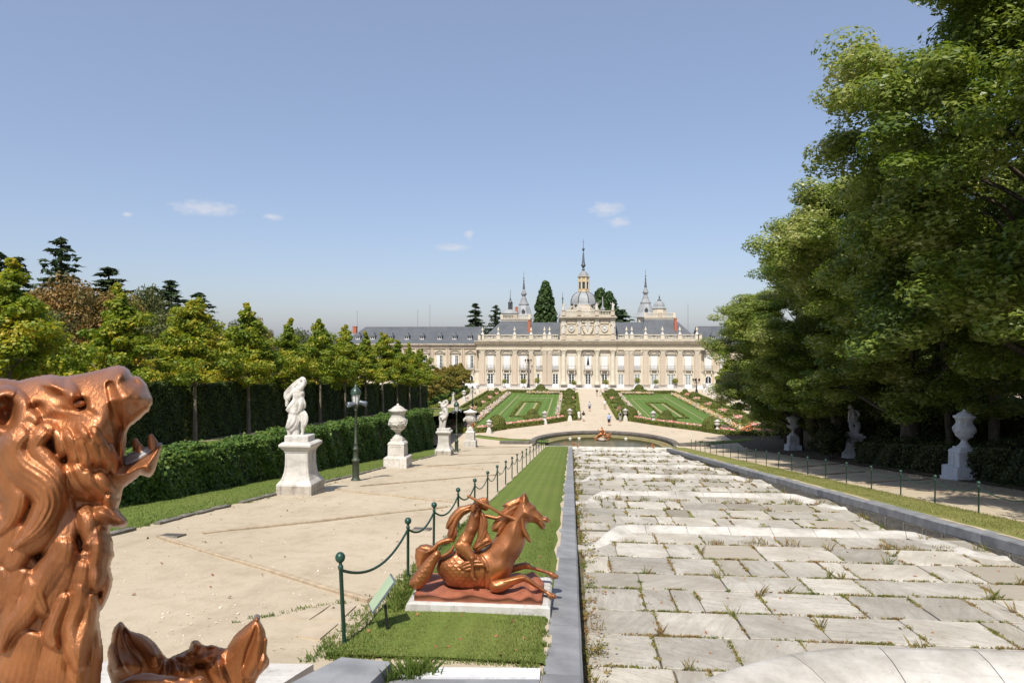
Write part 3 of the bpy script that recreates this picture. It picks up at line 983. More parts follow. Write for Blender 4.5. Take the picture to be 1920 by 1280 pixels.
def fol_obj(name, P, N, size, mat, parent, seed, **kw):
    V, F = leaf_quads(P, N, size, seed, **kw)
    return inst(name, np_mesh(name, V, F, mat), parent)

# ---- the tall lindens along the right path: two shapes, copied
def big_crown(seed, H=24.0, R=6.4, base=5.4, nb=62, per=410, size=0.135):
    """a trunk, boughs, and on every bough a handful of leaf clumps"""
    g = np.random.default_rng(seed)
    cs = []; rads = []
    mb = MB(); mb.smooth = True
    rr = random.Random(seed)
    top = H * 0.9
    mb.tube([(0, 0, -0.4), (0.02, 0, 0.6), (0.05, 0.05, 3), (0.0, 0.12, 7), (0.15, 0.05, 12), (0.05, 0, 17), (0, 0, top)], [0.62, 0.5, 0.43, 0.38, 0.28, 0.16, 0.04], 10)
    def prof(t):
        return R * (0.72 + 0.5 * t if t < 0.4 else 0.92 + 0.08 * math.sin(min(1, (t - 0.4) / 0.2) * PI / 2) if t < 0.6 else math.sqrt(max(0.0, 1 - ((t - 0.6) / 0.42) ** 2)))
    for i in range(nb):
        t = min(0.97, ((i + 0.5) / nb) ** 0.85)
        z = base + (H - base) * t
        w = prof(t)
        a = i * 2.399963 + g.normal() * 0.3
        f = (0.74 + 0.26 * g.random()) if i % 5 else 0.35
        bx, by = w * f * math.cos(a), w * f * math.sin(a)
        if i % 2 == 0:
            limb(mb, (0.05, 0.05, min(max(2.5, z - w * f * 0.75 - 0.5), top - 1)), (bx * 0.92, by * 0.92, z - 0.3), max(0.05, 0.17 * (1 - t) + 0.05), 0.03, 0.06, 5, 5, 0.03, rr)
        br = (1.55 + 0.8 * g.random()) * (1.0 if t < 0.8 else 0.75)
        for j in range(12):
            d = g.normal(size=3); d /= np.linalg.norm(d)
            d[2] = d[2] * 0.95
            q = br * g.random() ** 0.4
            s = 0.55 + 0.45 * g.random()
            cs.append((bx + d[0] * q, by + d[1] * q, z + d[2] * q - 0.12 * (d[0] ** 2 + d[1] ** 2) * q)); rads.append((s * 1.2, s * 1.2, s * 0.85))
    P, N = clump_leaves(cs, rads, per, size, seed, up=0.75, rnd=0.5, shell=0.3)
    V, F = leaf_quads(P, N, size, seed, aspect=0.95)
    V = V.reshape(-1, 4, 3)[:, [0, 1, 3]].copy()      # three-cornered leaves: one face each
    V[:, 1:] += (V[:, 1:] - V[:, :1]) * 0.55
    F = np.arange(len(V) * 3, dtype=np.int32).reshape(-1, 3); V = V.reshape(-1, 3)
    return np_mesh('crown', V, F, L_LINDEN), mb.mesh('trunk', M_BARK, True)
BIG = [big_crown(3), big_crown(8, 24.5, 6.1, 6.0)]
def big_tree(i, x, y, s, rz, label, var, name='linden_tree', group='tall lindens along the shaded path', sc=None):
    z = ground_z(x, y)
    t = thing(name, label, 'tree', (x, y, z), rz, group)
    t.scale = sc or (s, s, s)
    inst('crown', BIG[var][0], t); inst('trunk', BIG[var][1], t)
    return t
big_tree(0, 21.8, 17.5, 1.0, 0.3, 'very tall green linden at the right edge, nearest of the trees shading the path', 0, sc=(1.28, 1.28, 0.92))
big_tree(1, 20.9, 31.5, 1.12, 2.2, 'very tall green linden standing behind the broad lidded urn', 1, sc=(1.3, 1.3, 0.97))
big_tree(2, 21.9, 46.5, 1.02, 4.0, 'tall green linden standing behind the marble statue by the shaded hedge', 0, sc=(1.22, 1.22, 0.85))
big_tree(3, 22.6, 60.0, 0.93, 1.1, 'tall linden behind the slender urn with mask handles', 1, sc=(1.25, 1.25, 0.74))
big_tree(4, 23.6, 74.0, 0.92, 5.1, 'tall linden above the variegated bushes at the end of the shaded path', 0, sc=(1.25, 1.25, 0.7))
big_tree(5, 35.0, 91.0, 0.86, 2.9, 'tall linden at the corner where the row turns to the palace side walk', 1, sc=(1.05, 1.05, 0.64))
big_tree(6, 43.5, 108, 0.78, 0.7, 'linden behind the dark hedge beside the stone benches', 0, sc=(1.0, 1.0, 0.62))
big_tree(7, 33.5, 38, 0.82, 3.3, 'linden of the second row, deep in the wood behind the first hedge', 0, group='lindens of the second row in the wood')
big_tree(8, 34.5, 54, 0.75, 1.9, 'second-row linden in the wood behind the statue and lamp post', 1, group='lindens of the second row in the wood')
big_tree(9, 36, 71, 0.7, 0.2, 'second-row linden in the wood, behind the variegated bushes', 1, group='lindens of the second row in the wood')
big_tree(10, 37, 22, 0.95, 4.4, 'second-row linden in the wood at the right edge of the picture', 1, group='lindens of the second row in the wood')

# thin bare trunks in the shade
for (px, py0, py1, r, X, lab, mat, lean) in ((1783, 622, 800, 0.2, 25.5, 'slender leaning pale trunk rising behind the broad urn in the shade', M_BARK_PALE, -0.055),
                                              (1862, 640, 835, 0.34, 27.5, 'thick pale trunk dappled with light between two dark trunks', M_BARK_PALE, 0.03)):
    y = gx(px, X)
    z = slope_z(y)
    t = thing('woodland_tree', lab, 'tree', (X, y, z))
    m = MB(); m.smooth = True
    hh = 11.0
    m.tube([(0, 0, -0.3), (lean * 2, 0, 2), (lean * 5, 0.1, 5), (lean * 9, 0.05, 8), (lean * 12, 0, hh)], [r * 1.15, r, r * 0.9, r * 0.75, r * 0.4], 9)
    m.build('trunk', mat, t)
    g = np.random.default_rng(int(px))
    cs = [(lean * 10 + g.normal() * 1.3, g.normal() * 1.3, hh - 1 + g.random() * 3) for _ in range(12)]
    P, N = clump_leaves(cs, [(0.9, 0.9, 0.6)] * 12, 160, 0.2, int(px))
    fol_obj('crown', P, N, 0.2, L_LINDEN, t, 1)

# ---- young lindens of the left avenue, pyramid crowns with a leading shoot
def young_crown(seed, H=8.2, base=3.9, W=2.5, per=260, size=0.16, spike=1.0, mat=None):
    g = np.random.default_rng(seed)
    rr = random.Random(seed)
    cs = []; rads = []
    mb = MB(); mb.smooth = True
    mb.tube([(0, 0, -0.3), (0, 0.01, 1.5), (0.02, 0, 3.2), (0, 0.02, H * 0.7), (0, 0, H)], [0.15, 0.12, 0.1, 0.06, 0.015], 8)
    n = 74
    for i in range(n):
        t = (i + 0.5) / n
        z = base + (H - base) * t
        w = W * (1.0 - 0.15 * (0.25 - t) / 0.25 if t < 0.25 else (1 - ((t - 0.25) / 0.75) ** 0.95) * 0.94 + 0.06)
        a = i * 2.4 + g.normal() * 0.3
        f = g.random() ** 0.4 * (1 + 0.3 * g.normal()) * (1 + 0.25 * math.sin(2 * a + seed))
        x, y = w * f * math.cos(a), w * f * math.sin(a)
        z += 0.3 * g.normal()
        s = 0.3 + 0.34 * g.random()
        if t > 0.8: s *= 0.75
        cs.append((x, y, z + 0.15 * f)); rads.append((s * 1.25, s * 1.25, s * 0.8))
        if i % 3 == 0: limb(mb, (0, 0, max(base - 0.3, z - 0.8 * f * w)), (x, y, z + 0.1), 0.035, 0.01, 0.05, 4, 4, 0.02, rr)
    for i in range(8):
        cs.append((0.16 * g.normal(), 0.16 * g.normal(), H - 0.5 + spike * i / 7)); rads.append((0.32 - 0.02 * i, 0.32 - 0.02 * i, 0.22))
    P, N = clump_leaves(cs, rads, per, size, seed, up=0.45, rnd=0.7, shell=0.25)
    V, F = leaf_quads(P, N, size, seed)
    return np_mesh('crown', V, F, mat or L_YOUNG), mb.mesh('trunk', M_BARK_PALE, True)
YOUNG = [young_crown(21, spike=1.7), young_crown(22, 7.8, 3.8, 2.4, spike=2.0), young_crown(23, 8.6, 4.0, 2.6, spike=1.4)]
TX = -22.0
def y_at(px, X): return gx(px, X)
ty0 = y_at(366, TX); dy = (y_at(600, TX) - ty0) / 3
row_lab = ['young linden with a tall yellow leading shoot, nearest of the avenue beside the copper head',
           'second young linden of the avenue, right behind the copper head',
           'third young linden of the avenue, trunk between the first two hedge blocks',
           'fourth young linden of the avenue, with a long thin leading shoot',
           'fifth young linden of the avenue, behind the draped statue',
           'sixth young linden of the avenue, just right of the draped statue',
           'seventh young linden of the avenue, behind the green lamp post',
           'eighth young linden of the avenue, before the end of the palace wing roof',
           'ninth young linden of the avenue', 'tenth young linden of the avenue', 'eleventh young linden of the avenue',
           'twelfth young linden, last of the avenue before the russet trees']
for i in range(12):
    y = ty0 + dy * (i - 2)
    s = [0.86, 0.87, 0.87, 0.93, 0.9, 0.94, 0.96, 0.96, 0.98, 0.95, 0.96, 0.9][i]
    t = thing('young_linden', row_lab[i] + (' under the palace wing windows' if 8 <= i <= 10 else ''), 'tree', (TX, y, terr(TX, y)), i * 1.3, 'young lindens of the left avenue')
    t.scale = (s * 1.16, s * 1.16, s)
    v = i % 3
    inst('crown', YOUNG[v][0], t); inst('trunk', YOUNG[v][1], t)
YEL = young_crown(31, 6.6, 2.2, 2.6, per=230, mat=L_YELLOW)
for i in range(9):
    y = ty0 + dy * (i - 1.6)
    X = -29.0
    t = thing('yellowing_linden', '%s yellowing linden of the second avenue row, behind the young green lindens' % ORD[i], 'tree', (X, y, terr(X, y)), i * 2.1, 'yellowing lindens of the second row')
    v = YEL if i % 2 == 0 else YOUNG[i % 3]
    s = 0.96 + 0.1 * ((i * 37) % 5) / 5
    t.scale = (s * 1.1, s * 1.1, s * (1.0 if i % 2 == 0 else 0.86))
    inst('crown', v[0], t); inst('trunk', v[1], t)

# ---- broadleaf trees far behind on the left
def round_crown(seed, H, R, mat, per=260, size=0.3, n=60, base=0.25):
    g = np.random.default_rng(seed)
    cs = []; rads = []
    mb = MB(); mb.smooth = True
    rr = random.Random(seed)
    mb.tube([(0, 0, -0.3), (0, 0, H * 0.3), (0.1, 0, H * 0.6), (0, 0, H * 0.9)], [R * 0.09, R * 0.07, R * 0.05, 0.03], 7)
    for i in range(n):
        u = 1 - 1.85 * (i + 0.5) / n
        a = i * 2.4
        f = 0.6 + 0.4 * g.random()
        x, y, z = R * f * math.sqrt(max(0, 1 - u * u)) * math.cos(a), R * f * math.sqrt(max(0, 1 - u * u)) * math.sin(a), H * (base + (1 - base) / 2) + H * (1 - base) / 2 * u * f
        s = R * (0.2 + 0.12 * g.random())
        cs.append((x, y, z)); rads.append((s * 1.2, s * 1.2, s * 0.85))
        if i % 4 == 0: limb(mb, (0, 0, H * 0.35), (x, y, z), R * 0.03, 0.02, 0.05, 4, 4, 0.02, rr)
    P, N = clump_leaves(cs, rads, per, size, seed, up=0.6, rnd=0.6, shell=0.3)
    V, F = leaf_quads(P, N, size, seed)
    return np_mesh('crown', V, F, mat), mb.mesh('trunk', M_BARK, True)
RB = [round_crown(41, 12, 5, L_BROWN), round_crown(42, 12, 5, L_DULL), round_crown(43, 12, 5, L_RUST)]
def base_z(x, y): return terr(x, y) if x < -14 and y < 112 else 0.0
def far_tree(px, pytop, Yd, wpx, var, label, name='broadleaf_tree', group=None):
    p = gy(px, pytop, Yd)
    z = base_z(p.x, p.y)
    H = p.z - z
    W = wpx * Yd / 1280.0
    t = thing(name, label, 'tree', (p.x, p.y, z), px * 0.7, group)
    t.scale = (W / 10.0, W / 10.0, H / 12.0)
    inst('crown', var[0], t); inst('trunk', var[1], t)
    return t
far_tree(130, 528, 62, 170, RB[0], 'browning broadleaf tree below the tallest dark fir on the left')
far_tree(215, 545, 66, 130, RB[2], 'russet broadleaf tree left of the pointed fir, behind the avenue')
far_tree(275, 545, 74, 100, RB[1], 'dull green broadleaf tree below the two small firs')
far_tree(325, 590, 62, 150, RB[1], 'dull green broadleaf tree between the avenue and the small firs')
far_tree(445, 606, 110, 70, RB[1], 'low brownish tree on the skyline between two leading shoots')
far_tree(490, 606, 112, 54, RB[0], 'small round brown tree on the skyline right of the long leading shoot')
far_tree(555, 622, 110, 90, RB[1], 'dull green tree on the skyline just left of the palace roof end')
far_tree(30, 560, 52, 190, RB[1], 'dull green tree at the far left behind the nearest young linden')
far_tree(400, 640, 90, 130, RB[2], 'russet low tree behind the fourth young linden')
far_tree(620, 640, 120, 110, RB[1], 'dull green low tree in front of the palace wing corner')

RB.append(round_crown(44, 12, 5, L_LINDEN, base=0.08, per=200))
far_tree(1475, 650, 80, 130, RB[3], 'rounded green tree low behind the variegated bush')

# ---- firs and other conifers
def fir_crown(seed, H=18.0, R=3.6, per=70, size=0.5, whorls=30, base=0.08, droop=0.34, mat=None, ragged=0.25, fill=1.0):
    g = np.random.default_rng(seed)
    cs = []; rads = []; 
    mb = MB(); mb.smooth = True
    mb.tube([(0, 0, -0.3), (0, 0, H * 0.5), (0, 0, H)], [R * 0.09, R * 0.055, 0.02], 7)
    for k in range(whorls):
        t = k / (whorls - 1)
        z = H * (base + (0.985 - base) * t)
        w = R * (1 - t) ** 0.82 + 0.12
        nb = max(4, int(11 * (1 - t) + 3))
        a0 = g.random() * 6.28
        for b in range(nb):
            a = a0 + 2 * PI * b / nb + g.normal() * 0.15
            L = w * (1 + ragged * g.normal())
            z = min(H * 0.985, H * (base + (0.985 - base) * (t + 0.9 * (g.random() - 0.5) / whorls)))
            m = max(2, int(L / 0.5 * fill))
            for j in range(m):
                f = (j + 0.6) / m
                cs.append((L * f * math.cos(a), L * f * math.sin(a), z - droop * L * f * f + 0.12 * L * f))
                rr = 0.16 + 0.11 * L * (1 - 0.55 * f)
                rads.append((rr * 1.3, rr * 1.3, rr * 0.75))
    cs = np.array(cs); 
    per = max(3, int(per * 14 / len(cs) * 20))
    P, N = clump_leaves(cs, rads, per, size, seed, up=0.9, rnd=0.5, shell=0.2)
    V, F = leaf_quads(P, N, size, seed, aspect=0.4)
    return np_mesh('crown', V, F, mat or L_FIR), mb.mesh('trunk', M_BARK, True)
FIRS = [fir_crown(51), fir_crown(52, droop=0.15, ragged=0.35, R=4.2), fir_crown(53, R=2.8, whorls=24)]
def far_fir(px, pytop, Yd, wpx, v, label, var=None, name='fir_tree', R=3.6, H0_=18.0, vis=None):
    p = gy(px, pytop, Yd)
    z = base_z(p.x, p.y)
    H = p.z - z
    W = wpx * Yd / 1280.0
    if vis: W /= max(0.1, (p.z - gy(px, vis, Yd).z) / H) ** 0.82 * 0.85
    t = thing(name, label, 'tree', (p.x, p.y, z), px, 'dark firs on the skyline' if name == 'fir_tree' else None)
    t.scale = (W / (2 * R), W / (2 * R), H / H0_)
    v = FIRS[v] if var is None else var
    inst('crown', v[0], t); inst('trunk', v[1], t)
far_fir(114, 443, 95, 100, 1, 'tallest dark fir on the left skyline, broad and tiered', R=4.2, vis=560)
far_fir(204, 500, 100, 58, 2, 'slim pointed fir with drooping branches right of the tallest fir', R=2.8, vis=555)
far_fir(34, 480, 98, 60, 0, 'dark fir just right of the picture edge, behind the yellow shoot', vis=560)
far_fir(-2, 470, 92, 66, 1, 'dark fir cut by the left picture edge', R=4.2, vis=540)
far_fir(286, 536, 105, 44, 1, 'short dark fir left of the pair above the russet trees', R=4.2, vis=570)
far_fir(320, 524, 104, 56, 0, 'dark fir, left one of the pair above the dull green trees', vis=575)
far_fir(372, 547, 100, 56, 1, 'dark fir, right one of the pair above the dull green trees', R=4.2, vis=590)
far_fir(891, 568, 230, 31, 2, 'dark spruce behind the palace roof, left of its neighbour', R=2.8, vis=612)
far_fir(930, 571, 230, 32, 1, 'dark spruce behind the palace roof beside the small lantern dome', R=4.2, vis=610)
CEDAR = fir_crown(57, 12, 4.0, whorls=20, droop=0.12, ragged=0.4, size=0.5)
far_fir(1167, 580, 235, 30, 0, 'flat-branched cedar behind the palace roof right of the attic', var=CEDAR, name='cedar_tree', R=4.0, H0_=12.0, vis=602)
# giant sequoias: dense rounded cones
def sequoia(seed, lobes):
    g = np.random.default_rng(seed)
    cs = []; rads = []
    for (cx, cy, H, R, z0) in lobes:
        n = 190
        for i in range(n):
            t = (i + 0.5) / n
            z = z0 + (H - z0) * t
            w = R * (1 - t ** 2.6) ** 0.8 if t > 0.12 else R * (0.86 + 1.1 * t)
            a = i * 2.4
            f = 0.55 + 0.45 * g.random() ** 0.5
            s = R * (0.17 + 0.09 * g.random())
            cs.append((cx + w * f * math.cos(a), cy + w * f * math.sin(a), z)); rads.append((s, s, s * 0.95))
    P, N = clump_leaves(cs, rads, 120 // len(lobes), 0.75, seed, up=0.45, rnd=0.5, shell=0.4)
    V, F = leaf_quads(P, N, 0.75, seed)
    m = MB(); m.smooth = True
    m.tube([(0, 0, -0.3), (0, 0, lobes[0][2] * 0.9)], [0.9, 0.2], 8)
    return np_mesh('crown', V, F, L_SEQUOIA), m.mesh('trunk', M_BARK, True)
for px, pt, Yd, lobes, lab in ((1022.5, 530, 245, [(0, 0, 1, 1, 0.0)], 'giant sequoia, dense tall green cone behind the palace roof'),
                               (1132, 543, 250, [(-1.3, 0, 1, 1, 0), (1.9, 0.4, 0.96, 1, 0)], 'twin-topped dense green sequoia behind the dome')):
    p = gy(px, pt, Yd)
    Rr = 5.0 if len(lobes) == 1 else 5.6
    lobes = [(a, b, h * p.z, Rr, 2.0) for a, b, h, r, z in lobes]
    v = sequoia(int(px), lobes)
    t = thing('sequoia_tree', lab, 'tree', (p.x, p.y, 0), 0)
    inst('crown', v[0], t); inst('trunk', v[1], t)

# ---- hedges
def box_leaves(dims, dens, size, seed, faces='fblrt', rough=0.06):
    """leaves over the faces of a box centred on x,y with its foot at z=0"""
    g = np.random.default_rng(seed)
    w, d, h = dims
    Ps = []; Ns = []
    for f in faces:
        if f in 'fb': A = w * h
        elif f in 'lr': A = d * h
        else: A = w * d
        n = int(A * dens)
        u, v = g.random(n) - 0.5, g.random(n)
        if f == 'f': p = np.c_[u * w, np.full(n, -d / 2), v * h]; q = (0, -1, 0)
        elif f == 'b': p = np.c_[u * w, np.full(n, d / 2), v * h]; q = (0, 1, 0)
        elif f == 'l': p = np.c_[np.full(n, -w / 2), u * d, v * h]; q = (-1, 0, 0)
        elif f == 'r': p = np.c_[np.full(n, w / 2), u * d, v * h]; q = (1, 0, 0)
        else: p = np.c_[u * w, (v - 0.5) * d, np.full(n, h)]; q = (0, 0, 1)
        q = np.array(q, float)
        bump = rough * (np.sin(p[:, 0] * 2.3 + p[:, 2] * 3.1) + np.sin(p[:, 1] * 2.9 + p[:, 2] * 1.7 + p[:, 0])) * 0.6
        p = p + q * (bump + rough * g.normal(size=n))[:, None]
        Ps.append(p); Ns.append(q + g.normal(size=(n, 3)) * 0.55 + np.array([0, 0, 0.35]))
    return np.concatenate(Ps), np.concatenate(Ns)
M_CORE = simple('hedge_core', (0.03, 0.04, 0.01), (0.016, 0.021, 0.007), 4, 0.95)

# tall clipped hornbeam blocks between the avenue trunks
bw, bd, bh = dy - 1.25, 0.8, 3.35
P, N = box_leaves((bd, bw, bh), 420, 0.13, 61, 'fblrt', 0.05)
V, F = leaf_quads(P, N, 0.13, 61)
ME_BLOCK = np_mesh('leaves', V, F, L_HORNBEAM)
m = MB(); m.box(-bd / 2 + 0.08, bd / 2 - 0.08, -bw / 2 + 0.06, bw / 2 - 0.06, -0.3, bh - 0.06)
ME_CORE = m.mesh('core', M_CORE)
for i in range(13):
    y = ty0 + dy * (i - 2.5)
    z = terr(TX, y)
    t = thing('tall_hedge', '%s tall dark clipped hedge block in the row between the young linden trunks' % ORD[i], 'hedge', (TX - 0.62, y, z), 0, 'tall hedge blocks of the avenue')
    inst('leaves', ME_BLOCK, t); inst('core', ME_CORE, t)
# a second line behind closes the view
P, N = box_leaves((1.0, 6.0, 2.6), 230, 0.15, 62, 'rt', 0.08)
V, F = leaf_quads(P, N, 0.15, 62)
ME_B2 = np_mesh('leaves', V, F, L_DULL)
for i in range(9):
    y = ty0 + 6.9 * (i - 1.6)
    t = thing('back_hedge', '%s block of the farther hedge seen through the gaps of the avenue' % ORD[i], 'hedge', (-32.0, y, terr(-32, y)), 0, 'farther hedge blocks behind the avenue')
    inst('leaves', ME_B2, t)
    m = MB(); m.box(-0.45, 0.45, -2.95, 2.95, -0.3, 2.5); m.build('core', M_CORE, t)

# the long low hedge beside the left path: its top falls less steeply than the path
def long_hedge(name, label, x0, x1, ya, yb, zt, zb, dens, size, mat, seed, rough=0.07, faces='rtfb', cat='hedge', core=True):
    g = np.random.default_rng(seed)
    Ps = []; Ns = []
    L = yb - ya
    for f in faces:
        if f in 'rl':
            n = int(L * 2.7 * dens)
            y = ya + L * g.random(n) ** 1.25
            top, bot = zt(y), zb(y)
            v = g.random(n)
            x = np.full(n, x1 if f == 'r' else x0)
            z = bot + (top - bot) * v
            q = np.array([1.0 if f == 'r' else -1.0, 0, 0])
        elif f == 't':
            n = int(L * (x1 - x0) * dens)
            y = ya + L * g.random(n) ** 1.25; x = x0 + (x1 - x0) * g.random(n); z = zt(y) + 0 * y
            q = np.array([0, 0, 1.0])
        else:
            n = int((x1 - x0) * 3 * dens)
            y = np.full(n, ya if f == 'f' else yb); x = x0 + (x1 - x0) * g.random(n)
            z = zb(y) + (zt(y) - zb(y)) * g.random(n)
            q = np.array([0, -1.0 if f == 'f' else 1.0, 0])
        p = np.c_[x, y, z]
        bump = rough * (np.sin(y * 1.7 + z * 2.1 + x) + np.sin(y * 4.1 + z * 3.3) * 0.6 + np.sin(y * 0.6))
        p = p + q * (bump + rough * 0.8 * g.normal(size=len(p)))[:, None]
        Ps.append(p); Ns.append(q * 0.9 + g.normal(size=(len(p), 3)) * 0.55 + np.array([0, -0.1, 0.45]))
    P = np.concatenate(Ps); N = np.concatenate(Ns)
    t = thing(name, label, cat, (0, 0, 0))
    fol_obj('leaves', P, N, size, mat, t, seed)
    m = MB()
    k = 24
    ys = lin(ya + 0.1, yb - 0.1, k)
    rings = [[(x0 + 0.1, y, zb(y) - 0.3), (x1 - 0.1, y, zb(y) - 0.3), (x1 - 0.1, y, zt(y) - 0.1), (x0 + 0.1, y, zt(y) - 0.1)] for y in ys]
    m.loft(rings[::-1]); m.build('core', M_CORE, t)
    return t
long_hedge('long_hedge', 'long clipped green hedge between the left gravel path and the raised avenue', -15.5, -13.85, 5.0, 68.0,
           lambda y: CAM_Z - 2.46 - 0.066 * y, lambda y: slope_z(y) + 0.0, 330, 0.15, L_IVY, 71, 0.08)
# shaded hedge on the right
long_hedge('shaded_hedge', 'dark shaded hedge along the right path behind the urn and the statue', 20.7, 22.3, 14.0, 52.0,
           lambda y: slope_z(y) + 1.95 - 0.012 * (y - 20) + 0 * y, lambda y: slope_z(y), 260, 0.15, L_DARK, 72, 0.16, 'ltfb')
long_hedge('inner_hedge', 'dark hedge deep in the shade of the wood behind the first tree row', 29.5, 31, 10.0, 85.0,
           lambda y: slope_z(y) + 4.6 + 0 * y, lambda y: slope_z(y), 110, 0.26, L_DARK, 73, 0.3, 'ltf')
long_hedge('palace_side_hedge', 'tall dark hedge behind the statues and benches of the right side walk', 34.6, 36.4, 98.0, 168.0,
           lambda y: 3.6 + 0 * y, lambda y: 0.0 * y, 90, 0.26, L_HORNBEAM, 74, 0.1, 'ltf')
# bushes in the shade
def shrub(px, py, w, h, mat, label, seed, up=0.0, n=26, per=210, size=0.15, pale=False):
    p = gs(px, py)
    t = thing('shrub', label, 'shrub', (p.x, p.y, p.z), 0)
    g = np.random.default_rng(seed)
    cs = []; rads = []
    m = MB(); m.smooth = True
    for i in range(n):
        u = g.random() ** 0.7; a = i * 2.4
        r = w / 2 * (0.25 + 0.75 * g.random()) * math.cos((u * 0.8) * PI / 2)
        c = (r * math.cos(a), r * math.sin(a), h * (0.1 + 0.85 * u))
        cs.append(c); s = 0.18 * w * (0.7 + 0.6 * g.random()); rads.append((s, s, s * 0.9))
        if i % 2 == 0: limb(m, (0.1 * math.cos(a), 0.1 * math.sin(a), -0.1), c, 0.03, 0.012, 0.05, 4, 4)
    P, N = clump_leaves(cs, rads, per, size, seed, up=0.5, rnd=0.7, shell=0.3)
    fol_obj('leaves', P, N, size, mat, t, seed)
    m.build('stem', M_BARK, t)
shrub(1468, 838, 2.6, 4.1, L_SHRUB, 'loose variegated bush left of the slender urn with mask handles', 81)
shrub(1440, 832, 2.4, 2.2, L_SHRUB, 'small pale bush at the edge of the lower gravel, leftmost in the shade', 82)
shrub(1535, 850, 3.2, 4.3, L_SHRUB, 'yellowish bush between the slender urn and the marble statue', 83)
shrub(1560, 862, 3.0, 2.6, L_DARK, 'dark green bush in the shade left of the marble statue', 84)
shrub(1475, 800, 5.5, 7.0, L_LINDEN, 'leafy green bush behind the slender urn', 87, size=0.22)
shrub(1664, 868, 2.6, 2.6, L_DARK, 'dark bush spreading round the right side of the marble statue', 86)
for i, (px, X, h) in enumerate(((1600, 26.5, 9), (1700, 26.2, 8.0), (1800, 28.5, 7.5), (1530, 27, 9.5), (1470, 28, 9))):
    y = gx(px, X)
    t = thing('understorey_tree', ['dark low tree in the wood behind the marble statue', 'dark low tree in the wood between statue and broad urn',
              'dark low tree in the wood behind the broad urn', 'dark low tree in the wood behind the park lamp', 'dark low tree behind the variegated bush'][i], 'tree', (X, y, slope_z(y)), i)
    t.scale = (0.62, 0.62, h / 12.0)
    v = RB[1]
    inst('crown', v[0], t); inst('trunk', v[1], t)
# small russet trees before the left palace wing
RUS = [young_crown(91, 5.4, 1.9, 2.3, per=150, size=0.24, spike=0.2, mat=L_RUST), young_crown(92, 5.6, 1.9, 2.4, per=150, size=0.24, spike=0.2, mat=L_RUST)]
for i in range(8):
    y = 116 + i * 7.6
    t = thing('russet_tree', '%s small russet clipped tree of the row before the left palace wing' % ORD[i], 'tree', (-27.5, y, 0), i * 1.7, 'small russet trees before the left wing')
    t.scale = (1.25, 1.25, 1.08)
    inst('crown', RUS[i % 2][0], t); inst('trunk', RUS[i % 2][1], t)
CL = [young_crown(95, 7.6, 2.6, 2.6, per=120, size=0.3, spike=0.1, mat=L_YOUNG)]
for i in range(7):
    y = 118 + i * 8.2
    t = thing('clipped_linden', '%s bright green clipped linden above the dark hedge of the right side walk' % ORD[i], 'tree', (37.6, y, 0), i * 1.1, 'clipped lindens of the right side walk')
    t.scale = (1.2, 1.2, 0.98)
    inst('crown', CL[0][0], t); inst('trunk', CL[0][1], t)
long_hedge('russet_row_hedge', 'dark hedge behind the trunks of the small russet trees', -30.5, -29.5, 112, 172, lambda y: 2.3 + 0 * y, lambda y: 0 * y, 70, 0.26, L_HORNBEAM, 75, 0.1, 'rtf')
long_hedge('low_front_hedge', 'bright low hedge at the end of the raised avenue, before the russet trees', -26.5, -25.3, 112, 166, lambda y: 1.35 + 0 * y, lambda y: 0 * y, 110, 0.22, L_IVY, 76, 0.08, 'rtf')
long_hedge('low_side_hedge', 'low hedge along the left side walk behind the urns and benches', -24.6, -23.8, 98, 160, lambda y: 0.8 + 0 * y, lambda y: 0 * y, 110, 0.2, L_BOX, 77, 0.06, 'rtf')

# ------------------------------------------------------------------ parterre
CX = 4.3
def rect_sheet(name, mat, x0, x1, y0f, y1, z, n=20, parent=None):
    """lawn whose near edge follows y0f(x)"""
    m = MB()
    xs = lin(x0, x1, n)
    vs = []; fs = []
    rows = 12
    for j in range(rows):
        t = j / (rows - 1)
        for x in xs:
            vs.append((x, y0f(x) + (y1 - y0f(x)) * t, z + 0.02 * math.sin(x * 0.7 + j)))
    for j in range(rows - 1):
        for i in range(n - 1):
            fs.append((j * n + i, j * n + i + 1, (j + 1) * n + i + 1, (j + 1) * n + i))
    m.smooth = True
    m.add(vs, fs)
    return structure(m.build(name, mat, parent))
FR = 24.6                                   # the front edge is an arc round the pool
FD = [0, 3.4, 5, 8.2, 11.1, 13.4, 15.4, 17, 24.5]
FV = [106.4, 106.4, 105.4, 100.5, 97.2, 94.6, 91.2, 90.2, 89.2]
def front_y(x):
    return float(np.interp(abs(x - CX), FD, FV))
YB = 163.0
M_BED = simple('bed_earth', (0.11, 0.085, 0.05), (0.06, 0.055, 0.025), 1.5, 0.95, bump=0.4)
M_BANDG = lawn_mat('band_grass', (0.115, 0.155, 0.035), (0.075, 0.11, 0.025), (0.15, 0.14, 0.05), 0, 1, 0.4)
M_SAND = simple('bare_line', (0.36, 0.3, 0.17), (0.2, 0.19, 0.08), 2.5, 0.95)
